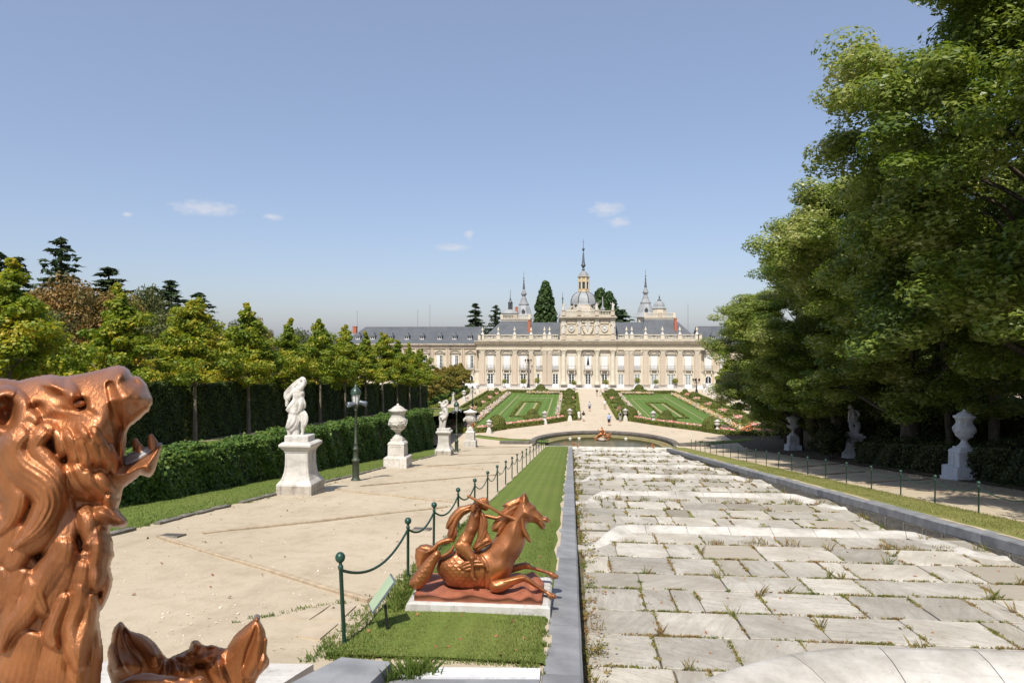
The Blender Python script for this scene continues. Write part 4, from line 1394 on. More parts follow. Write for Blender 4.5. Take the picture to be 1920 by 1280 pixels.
def flower_patch(name, label, pts_fn, n, cols, seed, parent=None, h=0.45, green=0.5, size=0.17):
    """a bed of flowers nobody could count: leaves with blossoms above"""
    g = np.random.default_rng(seed)
    P = pts_fn(g, n)
    z = 0.1 + h * g.random(n)
    N = np.c_[g.normal(size=n) * 0.5, -0.3 + g.normal(size=n) * 0.5, np.ones(n)]
    k = int(n * green)
    V1, F1 = leaf_quads(np.c_[P[:k], z[:k] * 0.85], N[:k], size * 1.1, seed)
    V2, F2 = leaf_quads(np.c_[P[k:], z[k:] + 0.1], N[k:] * np.array([1, 1, 0.6]), size * 0.95, seed + 1, aspect=1.0)
    V = np.concatenate([V1, V2]); F = np.concatenate([F1, F2 + len(V1)])
    me = np_mesh(name, V, F, [L_BOX] + cols)
    mi = np.zeros(len(F), dtype=np.int32)
    r = np.repeat(g.integers(1, len(cols) + 1, size=n - k), 2)
    # blossoms of a kind stand together
    mi[len(F1):] = r
    me.polygons.foreach_set('material_index', mi)
    o = inst(name, me, parent)
    return tag(o, label, 'flower bed', None, 'stuff')
def flower_mat(name, c): 
    return simple(name, c, tuple(x * 0.75 for x in c), 3, 0.7)
F_PINK = flower_mat('pink_blossom', (0.62, 0.16, 0.16)); F_ROSE = flower_mat('rose_blossom', (0.72, 0.33, 0.3)); F_SALMON = flower_mat('salmon_blossom', (0.7, 0.3, 0.18))
F_WHITE = flower_mat('white_blossom', (0.5, 0.48, 0.43)); F_CREAM = flower_mat('cream_blossom', (0.42, 0.38, 0.28)); F_YEL = flower_mat('yellow_blossom', (0.5, 0.36, 0.09)); F_LILAC = flower_mat('lilac_blossom', (0.42, 0.36, 0.44))
MIXED = [F_WHITE, F_CREAM, F_LILAC, F_YEL, F_ROSE, F_WHITE]
MIXED_R = [F_WHITE, F_CREAM, F_YEL, F_SALMON, F_YEL, F_WHITE]
PINKS = [F_PINK, F_ROSE, F_ROSE, F_SALMON, F_WHITE]

def hedge_strip(name, label, path, w, h, mat, dens, size, seed, closed=False, kind=None, parent=None, group=None):
    """low clipped hedge along a polyline on the level ground"""
    g = np.random.default_rng(seed)
    path = [Vector((p[0], p[1], 0)) for p in path]
    Ps = []; Ns = []
    m = MB()
    rings = []
    n = len(path)
    for i in range(n):
        d = (path[min(i + 1, n - 1)] - path[max(i - 1, 0)]).normalized()
        s = Vector((-d.y, d.x, 0)) * (w / 2 - 0.04)
        rings.append([tuple(path[i] - s + Vector((0, 0, -0.1))), tuple(path[i] + s + Vector((0, 0, -0.1))), tuple(path[i] + s + Vector((0, 0, h - 0.04))), tuple(path[i] - s + Vector((0, 0, h - 0.04)))])
    m.loft(rings)
    for i in range(n - 1):
        a, b = path[i], path[i + 1]
        L = (b - a).length
        d = (b - a) / L; s = Vector((-d.y, d.x, 0))
        for f in range(3):
            k = int(L * (h if f < 2 else w) * dens)
            if k == 0: continue
            t = g.random(k) * L; u = g.random(k)
            jit = 0.03 * g.normal(size=k)
            if f < 2:
                sg = 1 if f else -1
                off = sg * (w / 2 + jit); z = u * h
                q = np.array([s.x * sg, s.y * sg, 0.2])
            else:
                off = (u - 0.5) * w; z = h + jit
                q = np.array([0, 0, 1.0])
            Ps.append(np.c_[a.x + d.x * t + s.x * off, a.y + d.y * t + s.y * off, z]); Ns.append(q + g.normal(size=(k, 3)) * 0.45)
    if parent is None:
        t_ = thing(name, label, 'hedge', (0, 0, 0), 0, group)
    else:
        t_ = parent
    P = np.concatenate(Ps); N = np.concatenate(Ns)
    fol_obj('leaves', P, N, size, mat, t_, seed)
    m.build('core', M_CORE, t_)
    return t_

# topiary: stepped domes, one clipped shape shared by all
def topiary_mesh(prof, seed, nleaf=4600, size=0.1):
    g = np.random.default_rng(seed)
    m = MB(); m.smooth = True
    m.lathe([(max(0.01, r - 0.05), z) for r, z in prof], 20)
    pr = np.array(prof)
    seg = np.diff(pr, axis=0); L = np.hypot(seg[:, 0], seg[:, 1])
    wgt = L * (pr[:-1, 0] + pr[1:, 0]); wgt = wgt / wgt.sum()
    idx = g.choice(len(wgt), nleaf, p=wgt)
    t = g.random(nleaf)
    r = pr[idx, 0] + seg[idx, 0] * t; z = pr[idx, 1] + seg[idx, 1] * t
    a = g.random(nleaf) * 2 * PI
    nr, nz_ = seg[idx, 1] / (L[idx] + 1e-6), -seg[idx, 0] / (L[idx] + 1e-6)
    jit = 0.03 * g.normal(size=nleaf)
    P = np.c_[(r + nr * jit) * np.cos(a), (r + nr * jit) * np.sin(a), z + nz_ * jit]
    N = np.c_[nr * np.cos(a), nr * np.sin(a), nz_] + g.normal(size=(nleaf, 3)) * 0.4
    V, F = leaf_quads(P, N, size, seed)
    return np_mesh('leaves', V, F, L_TOPIARY), m.mesh('core', M_CORE)
def dome(r, z0, h, n=7): return [(r * math.cos(PI / 2 * k / n), z0 + h * math.sin(PI / 2 * k / n)) for k in range(n + 1)]
TOP_STEP = topiary_mesh([(1.5, 0.0), (1.55, 0.4)] + [(1.48, 0.6), (1.2, 0.75), (0.86, 0.78)] + dome(0.84, 0.8, 0.85), 101)
TOP_DOME = topiary_mesh([(1.15, 0.0), (1.2, 0.35)] + dome(1.18, 0.5, 1.35), 102)
TOP_CONE = topiary_mesh([(1.7, 0.0), (1.72, 0.25), (1.55, 0.6), (1.15, 0.78)] + [(1.0, 0.9), (0.85, 1.3), (0.6, 1.62), (0.3, 1.8), (0.02, 1.86)], 103)
def topiary(x, y, s, var, label, group, sz=1.0):
    t = thing('topiary', label, 'topiary', (x, y, 0), x + y, group)
    t.scale = (s, s, s * sz)
    inst('leaves', var[0], t); inst('core', var[1], t)

for side, sg in (('left', -1), ('right', 1)):
    X = lambda d: CX + sg * d               # distance from the axis
    def span(a, b): return tuple(sorted((X(a), X(b))))
    # lawn between the two planted bands
    x0, x1 = span(6.2, 19.6)
    lawn = rect_sheet(side + '_parterre_lawn', M_LAWN_P, x0, x1, lambda x: front_y(x) + 1.6, YB - 4.5, 0.06)
    # bare lines cut in the turf and the small hedge frame in its middle
    for d, ya, yb in ((16.1, 108, 154), (8.3, 112, 146)):
        m = MB(); xx = X(d); m.box(xx - 0.09, xx + 0.09, ya, yb, 0.03, 0.095); m.build('bare_strip', M_SAND, lawn)
    m = MB(); m.box(span(8.4, 16)[0], span(8.4, 16)[1], 146.2, 146.45, 0.03, 0.095); m.build('bare_strip', M_SAND, lawn)
    xa, xb = span(10.4, 14.0)
    hedge_strip('frame_hedge', 'small clipped hedge frame in the middle of the %s parterre lawn' % side, [(xa, 109.5), (xa, 136), (xb, 136), (xb, 109.5), (xa, 109.5)], 0.42, 0.3, L_BOX, 60, 0.16, 110 + sg)
    for d in (11.1, 13.3):
        m = MB(); xx = X(d); m.box(xx - 0.2, xx + 0.2, 110.5, 135, 0.03, 0.1); m.build('bare_strip', M_SAND, lawn)
    # planted bands
    x0, x1 = span(19.6, 24.2)
    rect_sheet(side + '_outer_band', M_BANDG, x0, x1, lambda x: front_y(x) + 1.0, YB, 0.05, 8)
    x0, x1 = span(2.9, 6.2)
    rect_sheet(side + '_inner_band', M_BANDG, x0, x1, lambda x: front_y(x) + 1.0, YB - 3, 0.05, 8)
    x0, x1 = span(6.2, 19.6)
    rect_sheet(side + '_back_band', M_BANDG, x0, x1, lambda x: YB - 4.6, YB, 0.065, 8)
    # hedges
    arc = [(X(d), front_y(X(d)) + 0.35) for d in lin(3.4, 24.3, 26)]
    hedge_strip('curved_hedge', 'low curved hedge along the front of the %s parterre bed, facing the pool' % side, arc, 0.75, 0.62, L_BOX, 150, 0.13, 120 + sg)
    hedge_strip('band_hedge', 'straight dark hedge between lawn flowers and outer topiaries of the %s parterre' % side,
                [(X(19.6), front_y(X(19.6)) + 1.5), (X(19.6), 130), (X(19.6), YB)], 0.6, 0.6, L_TOPIARY, 90, 0.16, 122 + sg)
    hedge_strip('outer_hedge', 'low hedge along the side walk, at the outer edge of the %s parterre' % side,
                [(X(24.2), front_y(X(24.2)) + 0.5), (X(24.2), 130), (X(24.2), YB)], 0.5, 0.45, L_BOX, 80, 0.16, 124 + sg)
    hedge_strip('back_hedge', 'low hedge at the palace end of the %s parterre lawn' % side, [(X(3.4), YB - 2.6), (X(11), YB - 2.6), (X(19.6), YB - 1)], 0.7, 0.75, L_TOPIARY, 80, 0.18, 126 + sg)
    hedge_strip('walk_hedge', 'low hedge along the middle walk at the inner edge of the %s parterre' % side, [(X(2.95), front_y(X(3)) + 0.6), (X(2.95), 130), (X(2.95), YB - 3)], 0.4, 0.4, L_BOX, 80, 0.16, 128 + sg)
    # flowers
    def along(d0, d1, ya, yb): return lambda g, n: np.c_[X(d0) + sg * (d1 - d0) * g.random(n), ya + (yb - ya) * g.random(n) ** 1.1]
    flower_patch('side_flowers', 'strip of pale mixed flowers along the outer side of the %s parterre lawn' % side, along(18.1, 19.3, 93, 158), 5600, MIXED if sg < 0 else MIXED_R, 130 + sg, green=0.55, size=0.2)
    flower_patch('back_flowers', 'row of pale and yellow flowers across the palace end of the %s lawn' % side, lambda g, n: np.c_[X(7) + sg * 7.5 * g.random(n), YB - 5.6 + 1.6 * g.random(n)], 1700, MIXED_R, 132 + sg, green=0.4, size=0.22)
    flower_patch('inner_flowers', 'narrow strip of pale flowers beside the inner topiaries of the %s parterre' % side, along(6.2, 6.9, 110, 156), 1700, MIXED, 134 + sg, green=0.45, size=0.2)
    def arcpts(da, db, off, wid): return lambda g, n: (lambda d: np.c_[X(0) + sg * d, np.array([front_y(X(v)) for v in d]) + off + wid * g.random(n)])(da + (db - da) * g.random(n))
    flower_patch('front_flowers', 'pink flowers inside the curved front hedge of the %s parterre' % side, arcpts(5.4, 17.0, 0.9, 1.7), 3600, PINKS, 136 + sg, green=0.42, size=0.2, h=0.55)
    flower_patch('corner_flowers', 'pink flowers at the outer front corner of the %s parterre' % side, arcpts(19.9, 24.0, 1.2, 3.2), 1100, PINKS, 138 + sg, green=0.5, size=0.2)
    def patches(ds, ys, rad): 
        def fn(g, n):
            i = g.integers(0, len(ys), n); a = g.random(n) * 6.283; r = rad * np.sqrt(g.random(n))
            return np.c_[X(0) + sg * (np.array(ds)[i] + r * np.cos(a)), np.array(ys)[i] + 1.6 * r * np.sin(a)]
        return fn
    oy = [94.5, 104.5, 115.0, 127.0, 139, 150]
    flower_patch('band_flowers', 'patches of pink flowers between the outer topiaries of the %s parterre' % side, patches([21.9] * 6, [y + 5 for y in oy], 1.0), 1900, PINKS, 140 + sg, green=0.5, size=0.2)
    flower_patch('walk_flowers', 'patches of pink flowers between the topiaries beside the middle walk, %s bed' % side, patches([4.6] * 3, [112, 121, 143], 0.9), 750, PINKS, 142 + sg, green=0.5, size=0.2)
    flower_patch('palace_flowers', 'thin row of red flowers at the palace end of the %s parterre' % side, lambda g, n: np.c_[X(8) + sg * 13 * g.random(n), YB - 0.6 + 1.0 * g.random(n)], 700, [F_PINK, F_SALMON, F_ROSE], 144 + sg, green=0.5, size=0.2)
    # topiary
    for i, y in enumerate(oy + [160.5]):
        topiary(X(21.9), y, 0.76 if i else 0.95, TOP_STEP if i % 2 == 0 else TOP_DOME, '%s clipped topiary of the outer band of the %s parterre' % (ORD[i], side), 'outer topiaries of the %s parterre' % side)
    for i, (y, s) in enumerate(((107.6, 1.35), (116, 1.0), (125.5, 0.95), (136, 1.0), (146.5, 1.1), (154, 1.2))):
        topiary(X(4.7), y, s * 0.86, TOP_STEP if i != 0 else TOP_DOME, '%s clipped topiary beside the middle walk in the %s bed' % (ORD[i], side), 'topiaries beside the middle walk, %s bed' % side)
    topiary(X(14.6), 94.4, 1.08, TOP_DOME, 'large clipped dome at the front outer corner of the %s parterre lawn' % side, None)
    topiary(X(10.4), 107.2, 0.88, TOP_CONE, 'broad two-tiered clipped cone at the front of the %s parterre lawn' % side, None)
    topiary(X(11.5), YB - 1.4, 1.3, TOP_STEP, 'clipped stepped dome at the palace end of the %s parterre lawn' % side, None)

# ------------------------------------------------------------------ marble urns and pedestals
def ring_lathe(prof, seg=18): 
    m = MB(); m.smooth = True; m.lathe(prof, seg); return m
M_URN = marble('urn_marble', (0.57, 0.545, 0.5), (0.44, 0.41, 0.36), (0.18, 0.155, 0.125), 0.55, 1.6)
def pedestal(t, w0, h, mat_top, mat_foot, concave=False, k=1.0):
    """die with panel, base and cap; w0 half width of the die; foot is darker stone"""
    m = MB()
    f = w0
    m.lathe([(f * 1.62, -0.5), (f * 1.62, h * 0.05)], sq=True); m.build('foot_slab', mat_foot, t)
    if concave:
        m = MB(); m.lathe([(f * 1.56, h * 0.05), (f * 1.56, h * 0.205)], sq=True); m.build('plinth', mat_foot, t)
        m = MB(); m.lathe([(f * 1.56, h * 0.205), (f * 1.54, h * 0.235), (f * 1.42, h * 0.27), (f * 1.30, h * 0.30), (f * 1.18, h * 0.36), (f * 1.08, h * 0.44), (f * 1.02, h * 0.55), (f, h * 0.68), (f, h * 0.8), (f * 1.06, h * 0.815), (f * 1.06, h * 0.84), (f * 1.16, h * 0.86), (f * 1.38, h * 0.92), (f * 1.42, h * 0.93), (f * 1.42, h * 0.965), (f * 1.2, h)], sq=True)
        m.build('die', mat_top, t)
        for rz in range(4):
            m = MB()
            pr = [(0.30, 1.30), (0.36, 1.18), (0.44, 1.08), (0.55, 1.02), (0.68, 1.0), (0.785, 1.0)]
            for sgn in (-1, 1):
                rings = []
                for z, wd in pr:
                    a = sgn * f * wd * 0.84
                    b = sgn * f * wd * 0.90
                    y = -f * wd
                    rings.append([(a, y - 0.012, h * z), (b, y - 0.012, h * z), (b, y + 0.03, h * z), (a, y + 0.03, h * z)])
                m.loft(rings)
            m.build('panel_frame', mat_top, t, rot=(0, 0, rz * PI / 2))
    else:
        m = MB(); m.lathe([(f * 1.5, h * 0.05), (f * 1.5, h * 0.37), (f * 1.42, h * 0.40), (f * 1.22, h * 0.415)], sq=True); m.build('plinth', mat_top, t)
        m = MB(); m.lathe([(f * 1.1, h * 0.415), (f * 1.1, h * 0.44), (f * 1.06, h * 0.45), (f * 1.04, h * 0.82), (f * 1.1, h * 0.85), (f * 0.92, h * 0.92), (f * 0.78, h * 0.935), (f * 0.78, h)], sq=True)
        m.build('die', mat_top, t)
        for rz in range(4):
            m = MB(); z0, z1, a = h * 0.47, h * 0.79, f * 0.84
            for (x0, x1, za, zb) in ((-a, a, z1 - 0.03, z1), (-a, a, z0, z0 + 0.03), (-a, -a + 0.03, z0 + 0.031, z1 - 0.031), (a - 0.03, a, z0 + 0.031, z1 - 0.031)):
                m.box(x0, x1, -f * 1.055 - 0.012, -f * 1.03, za, zb)
            m.build('panel_frame', mat_top, t, rot=(0, 0, rz * PI / 2))
def urn_a(t, z, s, mat):
    """broad lidded vase with relief on the belly"""
    m = MB(); m.smooth = True
    m.lathe([(0.3, 0), (0.3, 0.06), (0.25, 0.1), (0.17, 0.2), (0.13, 0.3), (0.15, 0.36), (0.24, 0.42), (0.36, 0.56), (0.46, 0.72), (0.5, 0.86), (0.49, 0.98), (0.42, 1.1), (0.36, 1.18), (0.36, 1.3), (0.42, 1.42), (0.48, 1.46), (0.48, 1.5)], 26)
    m.v = [(x * s, y * s, zz * s) for x, y, zz in m.v]
    m.build('bowl', mat, t, loc=(0, 0, z))
    m = MB(); m.smooth = True
    m.lathe([(0.5, 1.5), (0.5, 1.53), (0.34, 1.6), (0.3, 1.66), (0.22, 1.7), (0.16, 1.75), (0.07, 1.78), (0.07, 1.82), (0.05, 1.86), (0.01, 1.88)], 22)
    m.v = [(x * s, y * s, zz * s) for x, y, zz in m.v]
    m.build('lid', mat, t, loc=(0, 0, z))
    m = MB(); m.smooth = True; g = random.Random(int(s * 100))
    for i in range(44):
        a = i * 2 * PI / 44; zz = 0.86 + 0.1 * math.sin(a * 5)
        m.ball((0.475 * math.cos(a), 0.475 * math.sin(a), zz + g.uniform(-0.04, 0.04)), (0.05, 0.05, 0.04 + 0.03 * g.random()), 6, 4)
    for i in range(20):
        a = i * 2 * PI / 20; m.ball((0.345 * math.cos(a), 0.345 * math.sin(a), 0.56), (0.05, 0.05, 0.045), 6, 4)
        m.ball((0.35 * math.cos(a), 0.35 * math.sin(a), 1.24), (0.03, 0.03, 0.05), 6, 4)
    m.v = [(x * s, y * s, zz * s) for x, y, zz in m.v]
    m.build('relief', mat, t, loc=(0, 0, z))
def urn_b(t, z, s, mat):
    """slender goblet vase with mask handles"""
    m = MB(); m.smooth = True
    m.lathe([(0.24, 0), (0.24, 0.05), (0.12, 0.14), (0.07, 0.26), (0.09, 0.34), (0.2, 0.42), (0.31, 0.52), (0.36, 0.64), (0.37, 0.76), (0.35, 0.86), (0.33, 1.0), (0.36, 1.08), (0.46, 1.12), (0.48, 1.16), (0.48, 1.2)], 24)
    m.v = [(x * s, y * s, zz * s) for x, y, zz in m.v]
    m.build('bowl', mat, t, loc=(0, 0, z))
    m = MB(); m.smooth = True
    m.lathe([(0.46, 1.2), (0.4, 1.24), (0.22, 1.28), (0.2, 1.31), (0.08, 1.34), (0.05, 1.38), (0.01, 1.4)], 20)
    m.v = [(x * s, y * s, zz * s) for x, y, zz in m.v]
    m.build('lid', mat, t, loc=(0, 0, z))
    for i in range(4):
        a = i * PI / 2 + 0.5; m = MB(); m.smooth = True
        c = Vector((0.37 * math.cos(a), 0.37 * math.sin(a), 0.7)) * s
        m.ball(c, (0.1 * s, 0.1 * s, 0.13 * s), 8, 6)
        d = Vector((math.cos(a), math.sin(a), 0)); tg = Vector((-d.y, d.x, 0))
        m.tube([c + tg * 0.1 * s + d * 0.02 * s + Vector((0, 0, 0.08 * s)), c + tg * 0.16 * s + d * 0.08 * s + Vector((0, 0, -0.02 * s)), c + d * 0.1 * s - Vector((0, 0, 0.14 * s)), c - tg * 0.16 * s + d * 0.08 * s + Vector((0, 0, -0.02 * s)), c - tg * 0.1 * s + d * 0.02 * s + Vector((0, 0, 0.08 * s))], 0.03 * s, 6)
        m.build('mask', mat, t, loc=(0, 0, z))
def big_urn(px, py, pytop, kind, w0, hped, label, mat, foot, rz=0.0):
    p = gs(px, py)
    t = thing('urn', label, 'urn', tuple(p), rz, 'marble urns on pedestals along the cascade paths')
    ztop = at(px, pytop, (p.y * CA - p.x * SA)).z
    H = ztop - p.z
    pedestal(t, w0, hped, mat, foot)
    (urn_a if kind == 'a' else urn_b)(t, hped, (H - hped) / (1.88 if kind == 'a' else 1.4), mat)
big_urn(746, 876, 756, 'a', 0.46, 1.72, 'white lidded marble urn on a pedestal beside the left path, with a carved frieze', M_URN, M_STAINED)
big_urn(882, 838, 766, 'b', 0.44, 1.95, 'white urn with mask handles on a pedestal at the lower end of the left path', M_MARBLE, M_STAINED)
big_urn(1808, 899, 767, 'a', 0.5, 1.72, 'broad grey marble urn with lid on a pedestal in the shade of the right path', M_MARBLE_G, M_MARBLE_G)
big_urn(1487, 846, 778, 'b', 0.46, 1.75, 'slender grey urn with mask handles on a pedestal by the variegated bush', M_MARBLE_G, M_MARBLE_G)

# small urns on slim waisted pedestals in front of the parterre and along the side walks
def small_urn_meshes(v):
    a = MB(); a.lathe([(0.36, -0.1), (0.36, 0.1), (0.33, 0.42), (0.3, 0.46), (0.26, 0.62), (0.2, 0.78), (0.19, 0.84)], sq=True)
    b = MB(); b.smooth = True
    if v == 0: b.lathe([(0.17, 0.84), (0.12, 0.92), (0.1, 1.0), (0.2, 1.08), (0.34, 1.2), (0.4, 1.36), (0.36, 1.48), (0.3, 1.54), (0.3, 1.62), (0.42, 1.7), (0.46, 1.73), (0.44, 1.77)], 16)
    else: b.lathe([(0.17, 0.84), (0.1, 0.94), (0.09, 1.0), (0.22, 1.1), (0.33, 1.2), (0.33, 1.32), (0.26, 1.42), (0.26, 1.5), (0.4, 1.6), (0.48, 1.64), (0.46, 1.7)], 16)
    c = MB(); c.smooth = True; c.lathe([(0.42, 1.75), (0.3, 1.82), (0.16, 1.88), (0.12, 1.93), (0.06, 1.97), (0.01, 2.02)], 14)
    return a.mesh('pedestal', M_MARBLE), b.mesh('bowl', M_MARBLE), c.mesh('lid', M_MARBLE)
SU = [small_urn_meshes(0), small_urn_meshes(1)]
def small_urn(px, py, pyt, v, label, group):
    p = gz(px, py)
    H = at(px, pyt, p.y * CA - p.x * SA).z
    t = thing('garden_urn', label, 'urn', tuple(p), 0, group)
    t.scale = (H / 2.02 * 0.98,) * 2 + (H / 2.02,)
    for n, me in zip(('pedestal', 'bowl', 'lid'), SU[v]): inst(n, me, t)
G1 = 'small white urns in front of the parterre'
small_urn(917, 812.6, 785.5, 0, 'small white urn beside the large clipped dome at the left front corner', G1)
small_urn(1021.5, 795.3, 769.5, 1, 'small white urn before the two-tiered cone of the left parterre', G1)
small_urn(1068.5, 788.8, 765, 1, 'small white urn at the left side of the middle walk opening', G1)
small_urn(1172.5, 788.8, 765, 1, 'small white urn at the right side of the middle walk opening', G1)
small_urn(1225, 795.2, 769.5, 1, 'small white urn before the two-tiered cone of the right parterre', G1)
small_urn(1345, 812.6, 785.5, 0, 'small white urn beside the large clipped dome at the right front corner', G1)
G2 = 'white urns and figures along the side walks'
small_urn(870, 752.3, 730.5, 0, 'white urn on the left side walk, second from the palace', G2)
small_urn(896, 736.2, 719.5, 0, 'white urn on the left side walk, nearest the palace', G2)
small_urn(1320.5, 736.3, 717, 0, 'white urn on the right side walk, nearest the palace', G2)
small_urn(1358, 752, 729, 0, 'white urn on the right side walk beside the middle street lamp', G2)
small_urn(1421.5, 778, 751.5, 0, 'white urn on the right side walk beside the nearest street lamp', G2)
small_urn(1005, 731.5, 723, 0, 'tiny white urn at the palace end of the left lawn', None)
small_urn(1206.5, 731.5, 723, 0, 'tiny white urn at the palace end of the right lawn', None)

# stone benches of the side walks
m = MB(); m.bbox(-0.75, 0.75, -0.22, 0.22, 0.4, 0.5, 0.02); B_SEAT = m.mesh('seat', M_MARBLE)
m = MB(); m.bbox(-0.1, 0.1, -0.18, 0.18, -0.05, 0.399, 0.02); B_LEG = m.mesh('leg', M_MARBLE)
for i, (px, py) in enumerate(((1329, 741), (1348, 748), (1372, 757.5), (1403, 770), (1437, 784.5), (876, 748), (890, 738.5))):
    p = gz(px, py)
    lab = ('%s stone bench from the palace along the right side walk' % ['first', 'second', 'third', 'fourth', 'fifth'][i]) if i < 5 else ['stone bench on the left side walk beside the second urn', 'stone bench on the left side walk near the palace'][i - 5]
    t = thing('stone_bench', lab, 'bench', tuple(p), PI / 2, 'stone benches along the side walks')
    inst('seat', B_SEAT, t); inst('leg', B_LEG, t, (-0.5, 0, 0)); inst('leg', B_LEG, t, (0.5, 0, 0))

# ------------------------------------------------------------------ lamps
M_LAMPG = simple('mossy_green_lamp_paint', (0.06, 0.078, 0.05), (0.035, 0.044, 0.03), 5, 0.55, 0.15, bump=0.1)
M_GLASS = simple('milky_lamp_glass', (0.62, 0.63, 0.62), (0.5, 0.51, 0.5), 3, 0.25, spec=0.5)
M_LAMPTOP = simple('green_lamp_hood', (0.06, 0.1, 0.07), (0.02, 0.035, 0.027), 9, 0.35, 0.3)
M_GREY = simple('grey_floodlight_housing', (0.17, 0.2, 0.23), (0.12, 0.14, 0.165), 6, 0.45, 0.3)
M_BLACKIRON = simple('black_iron', (0.02, 0.022, 0.022), (0.012, 0.013, 0.013), 6, 0.5, 0.3)
def lamp_meshes(detail=True):
    seg = 14 if detail else 8
    pole = MB(); pole.smooth = True
    pole.lathe([(0.24, -0.1), (0.24, 0.04), (0.2, 0.1), (0.165, 0.2), (0.17, 0.3), (0.165, 0.95), (0.2, 0.97), (0.2, 1.04), (0.15, 1.07), (0.125, 1.15), (0.115, 1.5), (0.15, 1.53), (0.15, 1.58), (0.1, 1.62), (0.085, 1.8), (0.11, 1.83), (0.07, 1.87), (0.06, 2.6), (0.05, 3.4), (0.08, 3.42), (0.09, 3.47), (0.05, 3.52)], seg)
    glass = MB(); glass.smooth = False
    glass.lathe([(0.13, 3.72), (0.215, 4.22)], 8)
    cage = MB()
    for i in range(8):
        a = 2 * PI * i / 8
        cage.tube([(0.135 * math.cos(a), 0.135 * math.sin(a), 3.7), (0.225 * math.cos(a), 0.225 * math.sin(a), 4.23)], 0.012, 4)
    cage.lathe([(0.06, 3.5), (0.1, 3.58), (0.15, 3.66), (0.15, 3.72), (0.1, 3.73)], 8)
    hood = MB(); hood.smooth = True
    hood.lathe([(0.255, 4.22), (0.26, 4.27), (0.25, 4.3), (0.24, 4.38), (0.19, 4.48), (0.12, 4.54), (0.09, 4.57), (0.1, 4.62), (0.05, 4.66), (0.03, 4.72), (0.04, 4.75), (0.01, 4.8)], 12)
    return pole, glass, cage, hood
POLE, GLASSM, CAGE, HOOD = lamp_meshes()
LM = [POLE.mesh('pole', M_LAMPG), GLASSM.mesh('glass', M_GLASS), CAGE.mesh('cage', M_LAMPG), HOOD.mesh('hood', M_LAMPTOP)]
LM2 = [POLE.mesh('pole', M_BLACKIRON), GLASSM.mesh('glass', M_GLASS), CAGE.mesh('cage', M_BLACKIRON), HOOD.mesh('hood', M_BLACKIRON)]
def flood(t, loc, aim, up=-0.35):
    m = MB(); m.smooth = True
    m.lathe([(0.05, -0.24), (0.105, -0.22), (0.11, 0.02), (0.13, 0.05), (0.135, 0.18), (0.12, 0.18), (0.1, 0.13)], 14)
    f = m.build('floodlight', M_GREY, t, loc=loc)
    d = Vector((math.cos(aim) * math.cos(up), math.sin(aim) * math.cos(up), math.sin(up)))
    f.rotation_euler = d.to_track_quat('Z', 'Y').to_euler()
    b = MB(); b.box(-0.145, -0.12, -0.02, 0.02, -0.25, 0.02); b.box(0.12, 0.145, -0.02, 0.02, -0.25, 0.02)
    b.build('bracket', M_GREY, f)
def lamp(p, H, label, ms, group, floods=(), name='street_lamp', tilt=0.0):
    t = thing(name, label, 'lamp', tuple(p), 0.2, group)
    t.rotation_euler = (0, tilt, 0.2)
    s = H / 4.8
    t.scale = (s, s, s)
    for n, me in zip(('pole', 'glass', 'cage', 'hood'), ms): inst(n, me, t)
    for f in floods: flood(t, *f)
p = gs(667, 901); lamp(p, 4.83 / 33 * 33 * 0 + (at(667, 717, p.y * CA - p.x * SA).z - p.z), 'old green lamp post with two grey floodlights beside the left path, near the draped statue', LM, 'green lamp posts of the left path',
     (((-0.22, -0.12, 3.75), PI + 0.4, -0.15), ((0.34, 0.1, 3.78), 0.5, -0.3)))
p = gs(856, 847); lamp(p, at(856, 749, p.y * CA - p.x * SA).z - p.z, 'green lamp post with floodlights just behind the second statue of the left path', LM, 'green lamp posts of the left path',
     (((-0.22, -0.12, 3.75), PI + 0.9, -0.3), ((0.3, 0.1, 3.78), 0.2, -0.3)))
for px, py, pt, lab in ((915, 741.5, 709, 'lamp on the left side walk in front of the palace corner windows'), (886, 765, 722, 'thin lamp on the left side walk beyond the lower urn'),
                        (1352, 761.5, 723, 'thin lamp on the right side walk, middle one of three'), (1413.7, 789.5, 743, 'thin lamp on the right side walk, nearest of three')):
    p = gz(px, py); lamp(p, at(px, pt, p.y * CA - p.x * SA).z, lab, LM2, 'thin lamps of the side walks')
p = Vector((22.6, gx(1540, 22.6), 0)); p.z = slope_z(p.y)
lamp(p, at(1540, 756, p.y * CA - p.x * SA).z - p.z, 'dark lamp post in the shade between the slender urn and the marble statue', LM2, None)
p = Vector((26, gx(1468, 26), 0)); p.z = max(0, slope_z(p.y))
lamp(p, at(1468, 762, p.y * CA - p.x * SA).z - p.z, 'dark lamp post half hidden behind the variegated bush', LM2, None)
